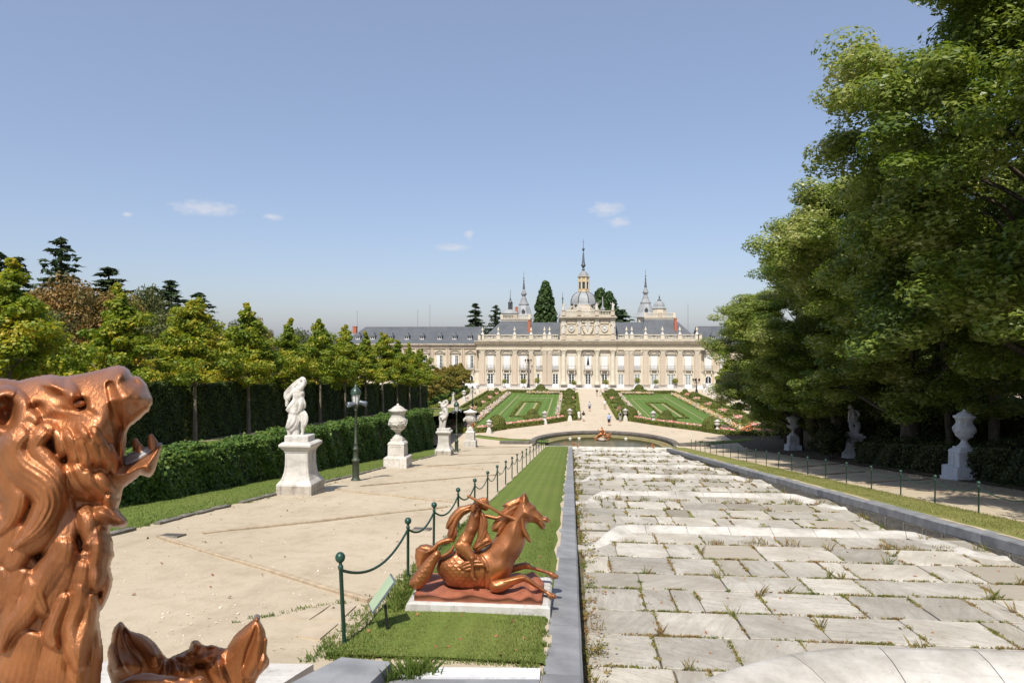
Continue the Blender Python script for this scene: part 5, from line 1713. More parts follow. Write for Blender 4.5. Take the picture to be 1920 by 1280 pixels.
# tall candelabra lamps before the palace
def candelabrum(px, py, pt, arms, label):
    p = gz(px, py); H = at(px, pt, p.y * CA - p.x * SA).z
    t = thing('candelabra_lamp', label, 'lamp', tuple(p), 0.3, 'candelabra lamps before the palace')
    m = MB(); m.smooth = True
    m.lathe([(0.5, -0.1), (0.5, 0.25), (0.34, 0.4), (0.25, 0.8), (0.3, 0.9), (0.16, 1.1), (0.12, H * 0.4), (0.17, H * 0.42), (0.1, H * 0.45), (0.08, H * 0.86), (0.02, H)], 10)
    m.build('pole', M_BLACKIRON, t)
    for i in range(arms):
        a = 2 * PI * i / arms
        m = MB(); z = H * 0.72
        d = Vector((math.cos(a), math.sin(a), 0))
        m.tube([Vector((0, 0, z)), d * 0.4 + Vector((0, 0, z - 0.15)), d * 0.75 + Vector((0, 0, z + 0.1)), d * 0.75 + Vector((0, 0, z + 0.3))], 0.045, 5)
        m.lathe([(0.1, 0), (0.2, 0.35), (0.22, 0.4), (0.05, 0.6), (0.01, 0.7)], 6, c=tuple(d * 0.75 + Vector((0, 0, z + 0.3))))
        m.build('lantern_arm', M_BLACKIRON, t)
candelabrum(990.5, 727, 661, 4, 'tall black candelabra lamp before the left half of the palace front')
candelabrum(1218.5, 727, 661, 4, 'tall black candelabra lamp before the right half of the palace front')
candelabrum(1306, 738.5, 708, 5, 'short black candelabra lamp at the right corner of the palace')

# ------------------------------------------------------------------ chain fences
def post_meshes():
    a = MB(); a.smooth = True; a.lathe([(0.026, -0.25), (0.026, 0.86), (0.034, 0.87), (0.034, 0.9), (0.022, 0.91), (0.02, 0.94)], 10)
    b = MB(); b.smooth = True; b.ball((0, 0, 0.995), 0.062, 14, 10)
    return a.mesh('pole', M_GREENPAINT), b.mesh('ball', M_GREENPAINT)
POST = post_meshes()
def fence(pts, label_post, label_chain, gp, gc, hs=None):
    tops = []
    for i, (x, y, lean, h) in enumerate(pts):
        z = slope_z(y)
        t = thing('fence_post', label_post % ORD[i], 'fence post', (x, y, z), 0, gp)
        t.rotation_euler = (lean * 0.3, lean, 0)
        t.scale = (1, 1, h)
        inst('pole', POST[0], t); inst('ball', POST[1], t)
        tops.append(Matrix.LocRotScale(Vector((x, y, z)), Euler(t.rotation_euler), Vector((1, 1, h))) @ Vector((0, 0, 0.855)))
    for i in range(len(tops) - 1):
        a, b = tops[i], tops[i + 1]
        L = (b - a).length
        if L > 6: continue
        m = MB(); m.smooth = True
        n = 12 if i < 8 else 7
        sag = 0.085 * L * (1.0 if i % 2 else 0.9)
        pts_ = [a.lerp(b, k / (n - 1)) - Vector((0, 0, sag * (1 - (2 * k / (n - 1) - 1) ** 2))) for k in range(n)]
        r = 0.017
        m.tube(pts_, r, 6)
        if i < 4:                           # twisted rope-like links on the near ones
            steps = int(L / 0.05)
            for k in range(steps):
                f = (k + 0.5) / steps
                c = a.lerp(b, f) - Vector((0, 0, sag * (1 - (2 * f - 1) ** 2)))
                m.ball(c, (0.021, 0.021, 0.021), 6, 4)
        tag(m.build('chain', M_GREENPAINT), label_chain % ORD[i], 'chain', gc)
lp = [(-2.8, 8.25, -0.055, 1.1)]
pxs = [765, 813, 860, 890, 914, 933, 948, 960, 970, 979, 987, 994, 1000, 1005.5, 1010.5, 1015, 1019, 1022.5, 1026]
for i, px in enumerate(pxs):
    x = -2.92 if px > 770 else -2.9
    lp.append((x, gx(px, x), 0.0 + 0.015 * math.sin(i * 2.2), 1.02))
fence(lp, '%s green ball-topped post of the left chain fence, counted from the near end', '%s sagging green chain of the left fence, counted from the near end', 'posts of the left chain fence', 'chains of the left fence')
rp = []
ppx = [(1835, 953.7), (1752.9, 934.8), (1689, 918.7), (1634, 911.5), (1587, 898), (1548, 893), (1514.6, 886.7), (1484.8, 880), (1460, 875), (1437, 869.7), (1417.5, 865), (1400, 861), (1384, 857.5), (1370, 854), (1356, 850.5), (1343.5, 847), (1332, 844), (1322, 841), (1313, 838.5), (1304, 836), (1296, 834)]
rp.append((13.05, gx(1960, 13.05), 0, 1.0))
for i, (px, py) in enumerate(ppx):
    rp.append((13.05, gx(px, 13.05), 0.012 * math.sin(i * 1.7), 1.0))
fence(rp, '%s green ball-topped post of the right chain fence, counted from the near end', '%s sagging green chain of the right fence, counted from the near end', 'posts of the right chain fence', 'chains of the right fence')

# little information sign on the lawn
p = gs(728, 1186)
t = thing('information_sign', 'small slanted pale green information board on a dark post in the near lawn', 'sign', tuple(p), 0)
m = MB(); m.tube([(0, 0, -0.1), (-0.05, 0.03, 0.36)], [0.022, 0.018], 8); m.build('post', M_BLACKIRON, t)
ang = Matrix.Rotation(R_(25), 4, 'Z') @ Matrix.Rotation(R_(-52), 4, 'Y')
m = MB(); m.box(-0.24, 0.24, -0.16, 0.16, -0.012, 0.012)
b = m.build('board', M_GREY, t, loc=(-0.1, 0.06, 0.5)); b.rotation_euler = ang.to_euler()
m = MB(); m.box(-0.225, 0.225, -0.148, 0.148, 0.0125, 0.016)
m.build('panel', simple('pale_green_print', (0.33, 0.42, 0.28), (0.3, 0.38, 0.26), 3, 0.5), b)

# ------------------------------------------------------------------ the palace
PY = gz(1102, 726.8).y
def fx(px, Y=None): return gy(px, 640, Y or PY).x
def fz(py, Y=None, px=1102): return gy(px, py, Y or PY).z
M_WALL = marble('warm_limestone', (0.52, 0.455, 0.345), (0.45, 0.38, 0.275), (0.24, 0.2, 0.15), 0.25, 0.35, 0.03, vein=False)
M_PINK = marble('pink_granite', (0.47, 0.4, 0.32), (0.42, 0.345, 0.265), (0.3, 0.235, 0.175), 0.25, 0.4, 0.08, vein=False)
M_TRIM = marble('pale_trim_stone', (0.57, 0.525, 0.43), (0.5, 0.445, 0.35), (0.26, 0.22, 0.17), 0.3, 0.6, 0.05, vein=False)
M_CORN = marble('weathered_cornice', (0.46, 0.41, 0.33), (0.34, 0.3, 0.24), (0.15, 0.13, 0.11), 0.6, 0.5, 0.04, vein=False)
M_GRANITE = marble('grey_plinth_granite', (0.42, 0.39, 0.35), (0.33, 0.305, 0.27), (0.2, 0.18, 0.16), 0.4, 0.8, 0.05, vein=False)
M_SHUT = simple('white_shutter_paint', (0.68, 0.68, 0.68), (0.62, 0.62, 0.62), 2, 0.5)
M_FRAME = simple('grey_white_frame_paint', (0.6, 0.61, 0.6), (0.52, 0.53, 0.52), 2, 0.5)
qg = NT('window_glass'); qg.col((0.02, 0.024, 0.026)); M_PANE = qg.done(0.12, 0, 0.5)
qg = NT('curtained_glass'); qg.col(qg.ramp(qg.noise(0.8, 3), [(0.35, (0.2, 0.22, 0.22)), (0.65, (0.34, 0.36, 0.35))])); M_PANE_L = qg.done(0.2, 0, 0.5)
def slate_roof(name, c1, c2):
    q = NT(name)
    n = q.noise(0.35, 5, 0.6); s = q.noise(2.4, 5, 0.7, stretch=(1.6, 1, 0.3))
    c = q.ramp(n, [(0.3, c2), (0.7, c1)])
    c = q.mix(q.mapr(s, 0.5, 0.75, 0, 0.5), c, (0.17, 0.168, 0.16))
    wv = q.n('ShaderNodeTexWave'); wv.wave_type = 'BANDS'; wv.bands_direction = 'Z'; wv.inputs['Scale'].default_value = 1.3; wv.inputs['Distortion'].default_value = 0.8
    q.l(q.tc.outputs['Object'], wv.inputs['Vector'])
    q.col(c); q.bump(wv.outputs['Fac'], 0.3, 0.04)
    return q.done(0.62, 0, 0.4)
M_ROOF = slate_roof('slate_roof', (0.088, 0.098, 0.11), (0.06, 0.067, 0.077))
M_LEADR = slate_roof('lead_roof', (0.33, 0.345, 0.355), (0.23, 0.243, 0.253))
M_BRICK = simple('orange_brick', (0.4, 0.13, 0.065), (0.3, 0.095, 0.05), 6, 0.9)
M_STONEGREY = marble('spire_lead', (0.32, 0.33, 0.34), (0.21, 0.22, 0.23), (0.1, 0.1, 0.1), 0.4, 0.5)
M_SPIRE_D = simple('dark_lead', (0.105, 0.11, 0.118), (0.065, 0.068, 0.075), 2, 0.5, 0.3)

pal = thing('palace', 'long cream stone baroque palace with slate roofs, domes and spires closing the garden', 'palace', (fx(1102), PY, 0))
ORIGIN = Vector((fx(1102), PY, 0))
def pbox(name, x0, x1, f, b, z0, z1, mat, parent=None, bev=0):
    """box on the front: f = how far its face stands before the wall, b = how far its back lies behind; world x and z"""
    m = MB()
    m.box(min(x0, x1), max(x0, x1), PY - f, PY + b, min(z0, z1), max(z0, z1))
    return pbuild(m, name, mat, parent)
def pbuild(m, name, mat, parent=None, smooth=None):
    off = ORIGIN
    m.v = [(v[0] - off.x, v[1] - off.y, v[2] - off.z) for v in m.v]
    return m.build(name, mat, parent or pal, smooth)
Z = {k: fz(v) for k, v in dict(base=727.2, plinth=720.8, lwin0=720.2, lwin1=700.8, slab=692.3, uwin0=691.6, uwin1=666, ped0=663.8, ped1=657.2, cap0=664, cap1=655.6,
     arch=652.2, frieze=646.2, corn=638.2, bal0=636.4, bal1=627.0).items()}
XW0, XW1 = fx(898), fx(1315)
pbox('wall', XW0, XW1, 0, 22, -0.5, Z['corn'] - 0.1, M_WALL)
# stone blocks of the plinth, each a block
def blocks(x0, x1, n, z0, z1, f, mat, name='plinth_block'):
    for i in range(n):
        a, b = x0 + (x1 - x0) * i / n, x0 + (x1 - x0) * (i + 1) / n
        pbox(name, a + 0.02, b - 0.02, f, 0.02, z0, z1, mat)
blocks(XW0 - 0.2, XW1 + 0.2, 26, -0.4, Z['plinth'], 0.28, M_GRANITE)
# entablature with ressauts over the pavilions
def band(name, z0, z1, f, mat, segs=None):
    for (a, b, e) in segs or ((898, 1014, 0.35), (1014, 1049, 0.0), (1049, 1156, 0.45), (1156, 1204, 0.0), (1204, 1315, 0.35)):
        pbox(name, fx(a) - (f + e if a == 898 else 0), fx(b) + (f + e if b == 1315 else 0), f + e, 0.1, z0, z1, mat)
band('architrave', Z['cap1'], Z['arch'] - 0.02, 0.32, M_TRIM)
band('frieze', Z['arch'], Z['frieze'] - 0.02, 0.22, M_WALL)
def cornice(x0, x1, z0, z1, f0, f1, mat, name='cornice'):
    m = MB(); h = z1 - z0
    pr = [(f0, 0), (f0 + 0.1 * (f1 - f0), 0.12 * h), (f0 + 0.45 * (f1 - f0), 0.3 * h), (f0 + 0.8 * (f1 - f0), 0.5 * h), (f0 + 0.85 * (f1 - f0), 0.75 * h), (f1, 0.8 * h), (f1, h), (-0.3, h), (-0.3, 0)]
    rings = [[(x, PY - a, z0 + b) for a, b in pr] for x in (x0, x1)]
    m.loft(rings)
    return pbuild(m, name, mat)
for (a, b, e) in ((898, 1014, 0.35), (1014, 1049, 0.0), (1049, 1156, 0.45), (1156, 1204, 0.0), (1204, 1315, 0.35)):
    cornice(fx(a) - (1.1 if a == 898 else 0), fx(b) + (1.1 if b == 1315 else 0), Z['frieze'], Z['corn'], 0.3 + e, 1.25 + e, M_CORN)
pbox('parapet_base', XW0 - 0.3, XW1 + 0.3, 0.35, 0.5, Z['corn'], Z['bal0'], M_CORN)

# pilasters and half columns
HP = Z['cap0'] - Z['plinth']
m = MB(); w = 0.58
m.box(-w - 0.14, w + 0.14, -0.45, 0, 0, 0.45); m.box(-w - 0.06, w + 0.06, -0.4, 0, 0.45, 0.7); m.box(-w, w, -0.32, 0, 0.7, HP)
ME_PIL = m.mesh('pilaster', M_PINK)
m = MB(); HC = Z['cap1'] - Z['cap0']
m.box(-w - 0.02, w + 0.02, -0.36, 0, 0, 0.12)
m.loft([[(-w, -0.3, 0.12), (w, -0.3, 0.12), (w, 0, 0.12), (-w, 0, 0.12)], [(-w - 0.05, -0.36, HC * 0.5), (w + 0.05, -0.36, HC * 0.5), (w + 0.05, 0, HC * 0.5), (-w - 0.05, 0, HC * 0.5)], [(-w - 0.2, -0.5, HC * 0.88), (w + 0.2, -0.5, HC * 0.88), (w + 0.2, 0, HC * 0.88), (-w - 0.2, 0, HC * 0.88)]])
m.box(-w - 0.24, w + 0.24, -0.55, 0, HC * 0.88, HC)
for sx in (-1, 1):
    m.lathe([(0.16, -0.09), (0.17, 0), (0.16, 0.09)], 8, c=(sx * (w + 0.05), -0.42, HC * 0.68))
for i in range(3):
    for r_ in range(2):
        m.ball((-0.34 + 0.34 * i + (0.17 if r_ else 0), -0.36, HC * (0.25 + 0.22 * r_)), (0.12, 0.09, 0.14), 6, 4)
ME_CAP = m.mesh('capital', M_TRIM)
m = MB(); m.smooth = True
m.lathe([(0.78, 0), (0.78, 0.4)], sq=True); m.lathe([(0.72, 0.4), (0.72, 0.55), (0.62, 0.62), (0.6, 0.72), (0.6, HP * 0.4), (0.53, HP)], 18)
ME_COL = m.mesh('column', M_TRIM)
for px in (905, 934.1, 965.2, 995.7, 1021, 1030.9, 1174.9, 1184, 1210, 1242.7, 1274.8, 1306.8):
    o = inst('pilaster', ME_PIL, pal, (fx(px) - ORIGIN.x, -0.03, Z['plinth'])); inst('capital', ME_CAP, o, (0, 0, HP + 0.003))
for px in (1056.9, 1085.7, 1119.4, 1148.9):
    o = inst('column', ME_COL, pal, (fx(px) - ORIGIN.x, -0.22, Z['plinth'])); inst('capital', ME_CAP, o, (0, 0.0, HP + 0.003), (0, 0, 0), (0.95, 1.25, 1))
    pbox('column_backing', fx(px) - 0.72, fx(px) + 0.72, 0.12, 0.0, Z['plinth'], Z['cap1'] - 0.01, M_TRIM)
for px in (1014.5, 1048.5, 1156.5, 1203.5):
    pbox('pilaster_strip', fx(px) - 0.28, fx(px) + 0.28, 0.2, 0.02, Z['plinth'], Z['cap1'] - 0.01, M_TRIM)

# windows
uw, uh = 0.78, Z['uwin1'] - Z['uwin0']
def shutter_mesh(open_=False):
    a = MB()
    wv = uw - 0.02
    a.box(0, wv, -0.05, 0, 0, uh)
    a.box(0.0, 0.09, -0.09, -0.051, 0, uh); a.box(wv - 0.09, wv, -0.09, -0.051, 0, uh)
    for z in (0, uh * 0.36, uh - 0.12): a.box(0.091, wv - 0.091, -0.088, -0.051, z, z + 0.12)
    for i in range(9):
        z = uh * 0.42 + (uh * 0.52) * i / 9
        a.box(0.091, wv - 0.091, -0.075, -0.051, z, z + 0.1)
    return a.mesh('shutter', M_SHUT)
ME_SHUT = shutter_mesh()
def frame_mesh(w, h, t=0.2, mat=None, depth=0.14):
    a = MB()
    a.box(-w - t, -w, -depth, 0.02, 0, h); a.box(w, w + t, -depth, 0.02, 0, h); a.box(-w - t - 0.06, w + t + 0.06, -depth - 0.05, 0.02, h + 0.002, h + t)
    return a.mesh('window', mat or M_TRIM)
ME_UF = frame_mesh(uw, uh, 0.26)
lw, lh = 0.72, Z['lwin1'] - Z['lwin0']
ME_LF = frame_mesh(lw, lh, 0.26)
def pane_frame(w, h, dark, bars=2):
    a = MB()
    for x0, x1 in ((-w, -w + 0.11), (-0.1, 0.1), (w - 0.11, w)): a.box(x0, x1, -0.06, 0.0, 0, h)
    for z in (0, h - 0.12): a.box(-w + 0.111, -0.101, -0.058, 0, z, z + 0.12); a.box(0.101, w - 0.111, -0.058, 0, z, z + 0.12)
    for k in range(1, bars + 1):
        z = h * k / (bars + 1)
        for x0, x1 in ((-w + 0.111, -0.101), (0.101, w - 0.111)): a.box(x0, x1, -0.05, 0, z - 0.025, z + 0.025)
    return a.mesh('sash', M_FRAME)
ME_SASH = pane_frame(lw, lh, True, 3)
a = MB(); a.box(-lw, lw, -0.02, 0.0, 0, lh); ME_PANE = a.mesh('pane', M_PANE)
a = MB(); a.box(-lw, lw, -0.02, 0.0, 0, lh); ME_PANE_L = a.mesh('pane', M_PANE_L)
# pediments
def pediment(kind):
    a = MB(); w = uw + 0.55; h = Z['ped1'] - Z['ped0']
    a.box(-w - 0.08, w + 0.08, -0.42, 0, 0, 0.16)
    if kind == 'tri':
        a.prism([(-w, 0.162), (w, 0.162), (w, 0.27), (0, h), (-w, 0.27)], -0.22, 0)
        for s in (-1, 1):
            q = [(s * (w + 0.1), 0.17), (s * (w + 0.1), 0.33), (0, h + 0.16), (0, h - 0.02)]
            if s > 0: q = q[::1]
            else: q = q[::-1]
            a.prism(q, -0.44, -0.0)
    elif kind == 'seg':
        arc = [(w * math.cos(PI * k / 12), 0.162 + (h - 0.1) * math.sin(PI * k / 12)) for k in range(13)]
        a.prism(arc, -0.22, 0)
        arc2 = [((w + 0.1) * math.cos(PI * k / 12), 0.17 + (h + 0.06) * math.sin(PI * k / 12)) for k in range(13)]
        a.prism(arc2 + [((w - 0.1) * math.cos(PI * k / 12), 0.17 + (h - 0.12) * math.sin(PI * k / 12)) for k in range(12, -1, -1)], -0.44, -0.0)
    else:
        a.box(-w, w, -0.3, 0, 0.162, 0.4); a.box(-w - 0.08, w + 0.08, -0.4, 0, 0.402, 0.6)
    return a.mesh('pediment', M_CORN)
PED = {k: pediment(k) for k in ('tri', 'seg', 'flat')}
def balcony(kind):
    a = MB(); w = 1.15 if kind != 'small' else 0.85; d = 0.95 if kind == 'big' else 0.6 if kind == 'mid' else 0.42
    a.box(-w, w, -d, 0, -0.24, 0)
    a.box(-w - 0.08, w + 0.08, -d - 0.08, 0, -0.1, -0.02)
    s = MB()
    h = 1.0
    for z in (0.06, h): s.box(-w + 0.05, w - 0.05, -d + 0.02, -d + 0.06, z - 0.025, z + 0.025)
    n = 12
    for i in range(n + 1):
        x = -w + 0.07 + (2 * w - 0.14) * i / n
        s.box(x - 0.014, x + 0.014, -d + 0.026, -d + 0.054, 0.086, h - 0.026)
    for sx in (-1, 1):
        for z in (0.06, h): s.box(sx * (w - 0.05) - 0.02, sx * (w - 0.05) + 0.02, -d + 0.061, 0, z - 0.025, z + 0.025)
    b = MB()
    for sx in (-1, 1):
        b.prism([(sx * (w - 0.35) - 0.13, -0.25), (sx * (w - 0.35) - 0.13, -1.1), (sx * (w - 0.35) + 0.13, -1.1), (sx * (w - 0.35) + 0.13, -0.25)][::1], -d * 0.8, 0)
    return a.mesh('balcony', M_TRIM), s.mesh('railing', M_SPIRE_D), b.mesh('bracket', M_TRIM)
BALC = {k: balcony(k) for k in ('big', 'mid', 'small')}
def put_balc(x, kind, z):
    o = inst('balcony', BALC[kind][0], pal, (x - ORIGIN.x, -0.03, z)); inst('railing', BALC[kind][1], o)
    if kind != 'small': inst('bracket', BALC[kind][2], o)
rs = random.Random(4)
def uwindow(px, kind, balc, cur=False, z0=None, prot=0.0):
    x = fx(px)
    o = inst('window', ME_UF, pal, (x - ORIGIN.x, -0.02, Z['uwin0']))
    if cur:
        p_ = inst('pane', ME_PANE, o, (0, -0.02, 0)); p_.scale = (uw / lw, 1, uh / lh)
        for s in (-1, 1):
            c = MB(); c.prism([(s * uw, 0), (s * uw, uh), (s * 0.02, uh), (s * 0.3, uh * 0.45), (s * 0.45, 0)][::-s], -0.07, -0.045); c.build('curtain', M_SHUT, o)
            c = MB(); c.box(min(s * uw, s * (uw - 0.12)), max(s * uw, s * (uw - 0.12)), -0.1, -0.071, 0, uh); c.build('sash', M_SHUT, o)
        c = MB(); c.box(-uw, uw, -0.11, -0.071, 0, 1.0); c.build('shutter', M_SHUT, o)
    else:
        s1 = inst('shutter', ME_SHUT, o, (-uw + 0.01, -0.02, 0)); s2 = inst('shutter', ME_SHUT, o, (0.012, -0.02, 0))
    if kind: inst('pediment', PED[kind], pal, (x - ORIGIN.x, -0.03, Z['ped0']))
    if balc: put_balc(x, balc, Z['slab'])
for px, k, b in ((919.8, 'tri', 'mid'), (950, 'seg', 'mid'), (981.2, 'tri', 'mid'), (1011.6, 'flat', 'small'), (1041.4, 'flat', 'small'), (1071.6, None, 'big'), (1102.6, 'tri', 'big'), (1133.4, None, 'big'),
                 (1164, 'flat', 'small'), (1194.6, 'flat', 'small'), (1226.2, 'tri', 'mid'), (1257.9, 'seg', 'mid'), (1290, 'tri', 'mid')):
    uwindow(px, k, b, px == 1102.6)
    x = fx(px)
    o = inst('window', ME_LF, pal, (x - ORIGIN.x, -0.02, Z['lwin0']))
    inst('sash', ME_SASH, o, (0, -0.045, 0)); inst('pane', ME_PANE_L if px > 1150 else ME_PANE, o, (0, -0.02, 0))
    pbox('door_step', x - 0.9, x + 0.9, 0.34, 0.0, 0, Z['plinth'] + 0.05, M_MARBLE_G)
    if b == 'mid':
        for s in (-1, 1):
            pbox('window_pilaster', x + s * 1.25 - 0.17, x + s * 1.25 + 0.17, 0.2, 0, Z['plinth'] + 0.1, Z['slab'] - 0.26, M_TRIM)
        pbox('window_lintel', x - 1.0, x + 1.0, 0.16, 0, Z['lwin1'] + 0.3, Z['slab'] - 0.26, M_CORN)
    if b == 'small':
        pbox('relief_panel', x - 0.7, x + 0.7, 0.14, 0, Z['lwin1'] + 0.35, Z['slab'] - 0.4, M_TRIM)
    # recessed wall panel tone between the pilasters
    pbox('wall_panel', x - 1.42, x + 1.42, 0.012, 0, Z['plinth'], Z['cap1'] - 0.02, M_TRIM if b in ('mid', 'big') else M_WALL)

# balustrade, piers, urns on the piers, little windows behind
PIERS = [900, 905, 934.5, 965, 996, 1021, 1030.5, 1174.5, 1184.5, 1210.5, 1242, 1274.5, 1306.5, 1312]
URNS = [905, 934.5, 965, 996, 1021, 1030.5, 1174.5, 1184.5, 1210.5, 1242, 1274.5, 1306.5]
def baluster_run(x0, x1, y0, z0, z1, name='balustrade', parent=None, sp=0.36):
    m = MB(); h = z1 - z0
    m.box(x0, x1, y0 - 0.2, y0 + 0.2, z0, z0 + 0.14 * h)
    m.box(x0, x1, y0 - 0.22, y0 + 0.22, z1 - 0.16 * h, z1)
    n = max(1, int((x1 - x0) / sp))
    for i in range(n):
        x = x0 + (x1 - x0) * (i + 0.5) / n
        m.lathe([(0.07, z0 + 0.14 * h), (0.13, z0 + 0.34 * h), (0.06, z0 + 0.6 * h), (0.1, z1 - 0.16 * h)], 6, c=(x, y0, 0))
    return pbuild(m, name, M_TRIM, parent)
P0 = PIERS + [1050, 1155]
P0 = sorted(P0)
for a, b in zip(P0[:-1], P0[1:]):
    if (a, b) == (1050, 1155) or b - a < 6 and a in (900, 1306.5): continue
    baluster_run(fx(a) + 0.5, fx(b) - 0.5, PY - 0.1, Z['bal0'], Z['bal1'])
for p_ in PIERS:
    pbox('pier', fx(p_) - 0.5, fx(p_) + 0.5, 0.42, 0.25, Z['bal0'], Z['bal1'] - 0.14, M_TRIM)
    pbox('pier_cap', fx(p_) - 0.58, fx(p_) + 0.58, 0.5, 0.33, Z['bal1'] - 0.138, Z['bal1'] + 0.02, M_CORN)
m = MB(); m.lathe([(0.42, 0), (0.34, 0.15), (0.14, 0.62), (0.12, 0.75)], sq=True); ME_UP = m.mesh('urn_foot', M_MARBLE)
m = MB(); m.smooth = True; m.lathe([(0.12, 0.75), (0.1, 0.85), (0.3, 1.05), (0.34, 1.22), (0.24, 1.32), (0.3, 1.45), (0.14, 1.55), (0.2, 1.68), (0.06, 1.85), (0.09, 1.98), (0.01, 2.1)], 12)
ME_UV = m.mesh('roof_urn', M_TRIM)
for p_ in URNS:
    o = inst('roof_urn', ME_UV, pal, (fx(p_) - ORIGIN.x, -0.08, Z['bal1'] + 0.02)); inst('urn_foot', ME_UP, o)
m = MB(); m.box(-0.95, 0.95, -0.1, 2.2, 0, 1.05); ME_AW = m.mesh('attic_window', M_SHUT)
m = MB(); m.box(-0.62, -0.1, -0.13, -0.101, 0.3, 0.85); m.box(0.1, 0.62, -0.13, -0.101, 0.3, 0.85); ME_AP = m.mesh('pane', M_PANE)
for p_ in (918.8, 950, 980.7, 1011.2, 1041.4, 1163.7, 1194.3, 1226.5, 1258, 1290):
    o = inst('attic_window', ME_AW, pal, (fx(p_) - ORIGIN.x, 0.15, Z['bal0'] + 0.35), (0, 0, 0), (0.72, 1, 0.9)); inst('pane', ME_AP, o)

# roofs
def frustum(name, b, t, mat, parent=None):
    """b, t: (x0, x1, y0, y1, z)"""
    m = MB()
    r = lambda q: [(q[0], q[2], q[4]), (q[1], q[2], q[4]), (q[1], q[3], q[4]), (q[0], q[3], q[4])]
    m.loft([r(b), r(t)])
    return pbuild(m, name, mat, parent)
zr = Z['corn'] - 0.05
yr = PY + 7.5
frustum('roof', (XW0 + 0.3, XW1 - 0.3, PY + 0.9, PY + 15, zr), (fx(935), fx(1280), yr, yr + 0.6, fz(604, yr)), M_ROOF)
for (b0, b1, t0, t1, top) in ((898.5, 1008, 941, 993, 600.5), (1196, 1314, 1209, 1264, 598.5)):
    yt = PY + 7.0
    frustum('pavilion_roof', (fx(b0) + 0.3, fx(b1) - 0.3, PY + 0.7, PY + 16, zr + 0.02), (fx(t0, yt), fx(t1, yt), yt, yt + 4, fz(top, yt)), M_ROOF)
def platform(xa, xb, ya_px, yb_px, pier_px, Yd):
    x0, x1 = fx(xa, Yd), fx(xb, Yd); z0, z1 = fz(yb_px, Yd), fz(ya_px, Yd)
    m = MB(); m.box(x0, x1, Yd, Yd + 6, z0 - 0.5, z0 + 0.25); o = pbuild(m, 'roof_platform', M_TRIM)
    m = MB(); m.box(x0 - 0.12, x1 + 0.12, Yd - 0.15, Yd + 6.1, z0 + 0.252, z0 + 0.45); pbuild(m, 'platform_cornice', M_CORN)
    for pa, pb in ((xa, pier_px - 3), (pier_px + 3, xb)):
        baluster_run(fx(pa, Yd), fx(pb, Yd), Yd + 0.2, z0 + 0.455, z1, 'platform_balustrade')
    for p_ in (xa + 1, pier_px, xb - 1):
        x = fx(p_, Yd); w = 0.35 if p_ != pier_px else 0.5
        m = MB(); m.box(x - w, x + w, Yd - 0.08, Yd + 0.5, z0 + 0.452, z1 + 0.1); pbuild(m, 'platform_pier', M_PINK if p_ == pier_px else M_TRIM)
platform(939.5, 993.6, 589.5, 600.5, 966, PY + 6.9)
platform(1208.5, 1265, 587.2, 598.5, 1238, PY + 6.9)
def chimney(px, py0, py1, wpx, Yd):
    s = Yd / 1280.0; x = fx(px, Yd)
    m = MB(); m.box(x - wpx / 2 * s, x + wpx / 2 * s, Yd, Yd + 1.1, fz(py1, Yd) - 1, fz(py0, Yd) - 0.15)
    o = pbuild(m, 'chimney', M_BRICK)
    m = MB(); m.box(x - wpx / 2 * s - 0.08, x + wpx / 2 * s + 0.08, Yd - 0.08, Yd + 1.18, fz(py0, Yd) - 0.148, fz(py0, Yd) + 0.05); pbuild(m, 'chimney_cap', M_BRICK, o)
chimney(992.3, 599.8, 617, 4.4, PY + 3.2); chimney(1267, 597, 614.5, 4.4, PY + 3.2); chimney(968, 575, 584, 4.2, PY + 13); chimney(664.5, 611, 618, 7, PY + 10)

# left and right wings
SET = 1.6
def wing(x0, x1, hip0, hip1, label):
    f0, f1 = fx(x0), fx(x1)
    zt = fz(645)
    m = MB(); m.box(f0, f1, PY + SET, PY + SET + 14, -0.5, zt - 0.05); pbuild(m, 'wing_wall', M_WALL)
    for (za, zb, f, mat, nm) in ((Z['cap1'] + 0.3, fz(651.5), 0.12, M_TRIM, 'wing_architrave'), (fz(651.5) + 0.01, fz(646.5), 0.06, M_PINK, 'wing_frieze'), (fz(646.5) + 0.01, zt + 0.1, 0.75, M_CORN, 'wing_cornice'), (fz(653.0), fz(651.8), 0.35, M_CORN, 'string_course')):
        pbox(nm, f0, f1, f - SET, SET + 0.1, za, zb, mat)
    yb, yt = PY + SET - 0.5, PY + SET + 6.0
    m = MB()
    zt2 = fz(613, yt)
    m.loft([[(f0 - 0.4, yb, zt + 0.1), (f1, yb, zt + 0.1), (f1, yb + 14, zt + 0.1), (f0 - 0.4, yb + 14, zt + 0.1)], [(f0 + hip0, yt, zt2), (f1 - hip1, yt, zt2), (f1 - hip1, yt + 1, zt2), (f0 + hip0, yt + 1, zt2)]])
    pbuild(m, 'wing_roof', M_ROOF)
    m = MB(); m.tube([(f0 + hip0, yt + 0.5, zt2 + 0.02), (f1 - hip1, yt + 0.5, zt2 + 0.02)], 0.16, 6); pbuild(m, 'ridge_cap', M_SPIRE_D)
    return zt
wing(640, 897.5, 4.2, 0, 'left')
wing(1315.5, 1420, 0, 4, 'right')
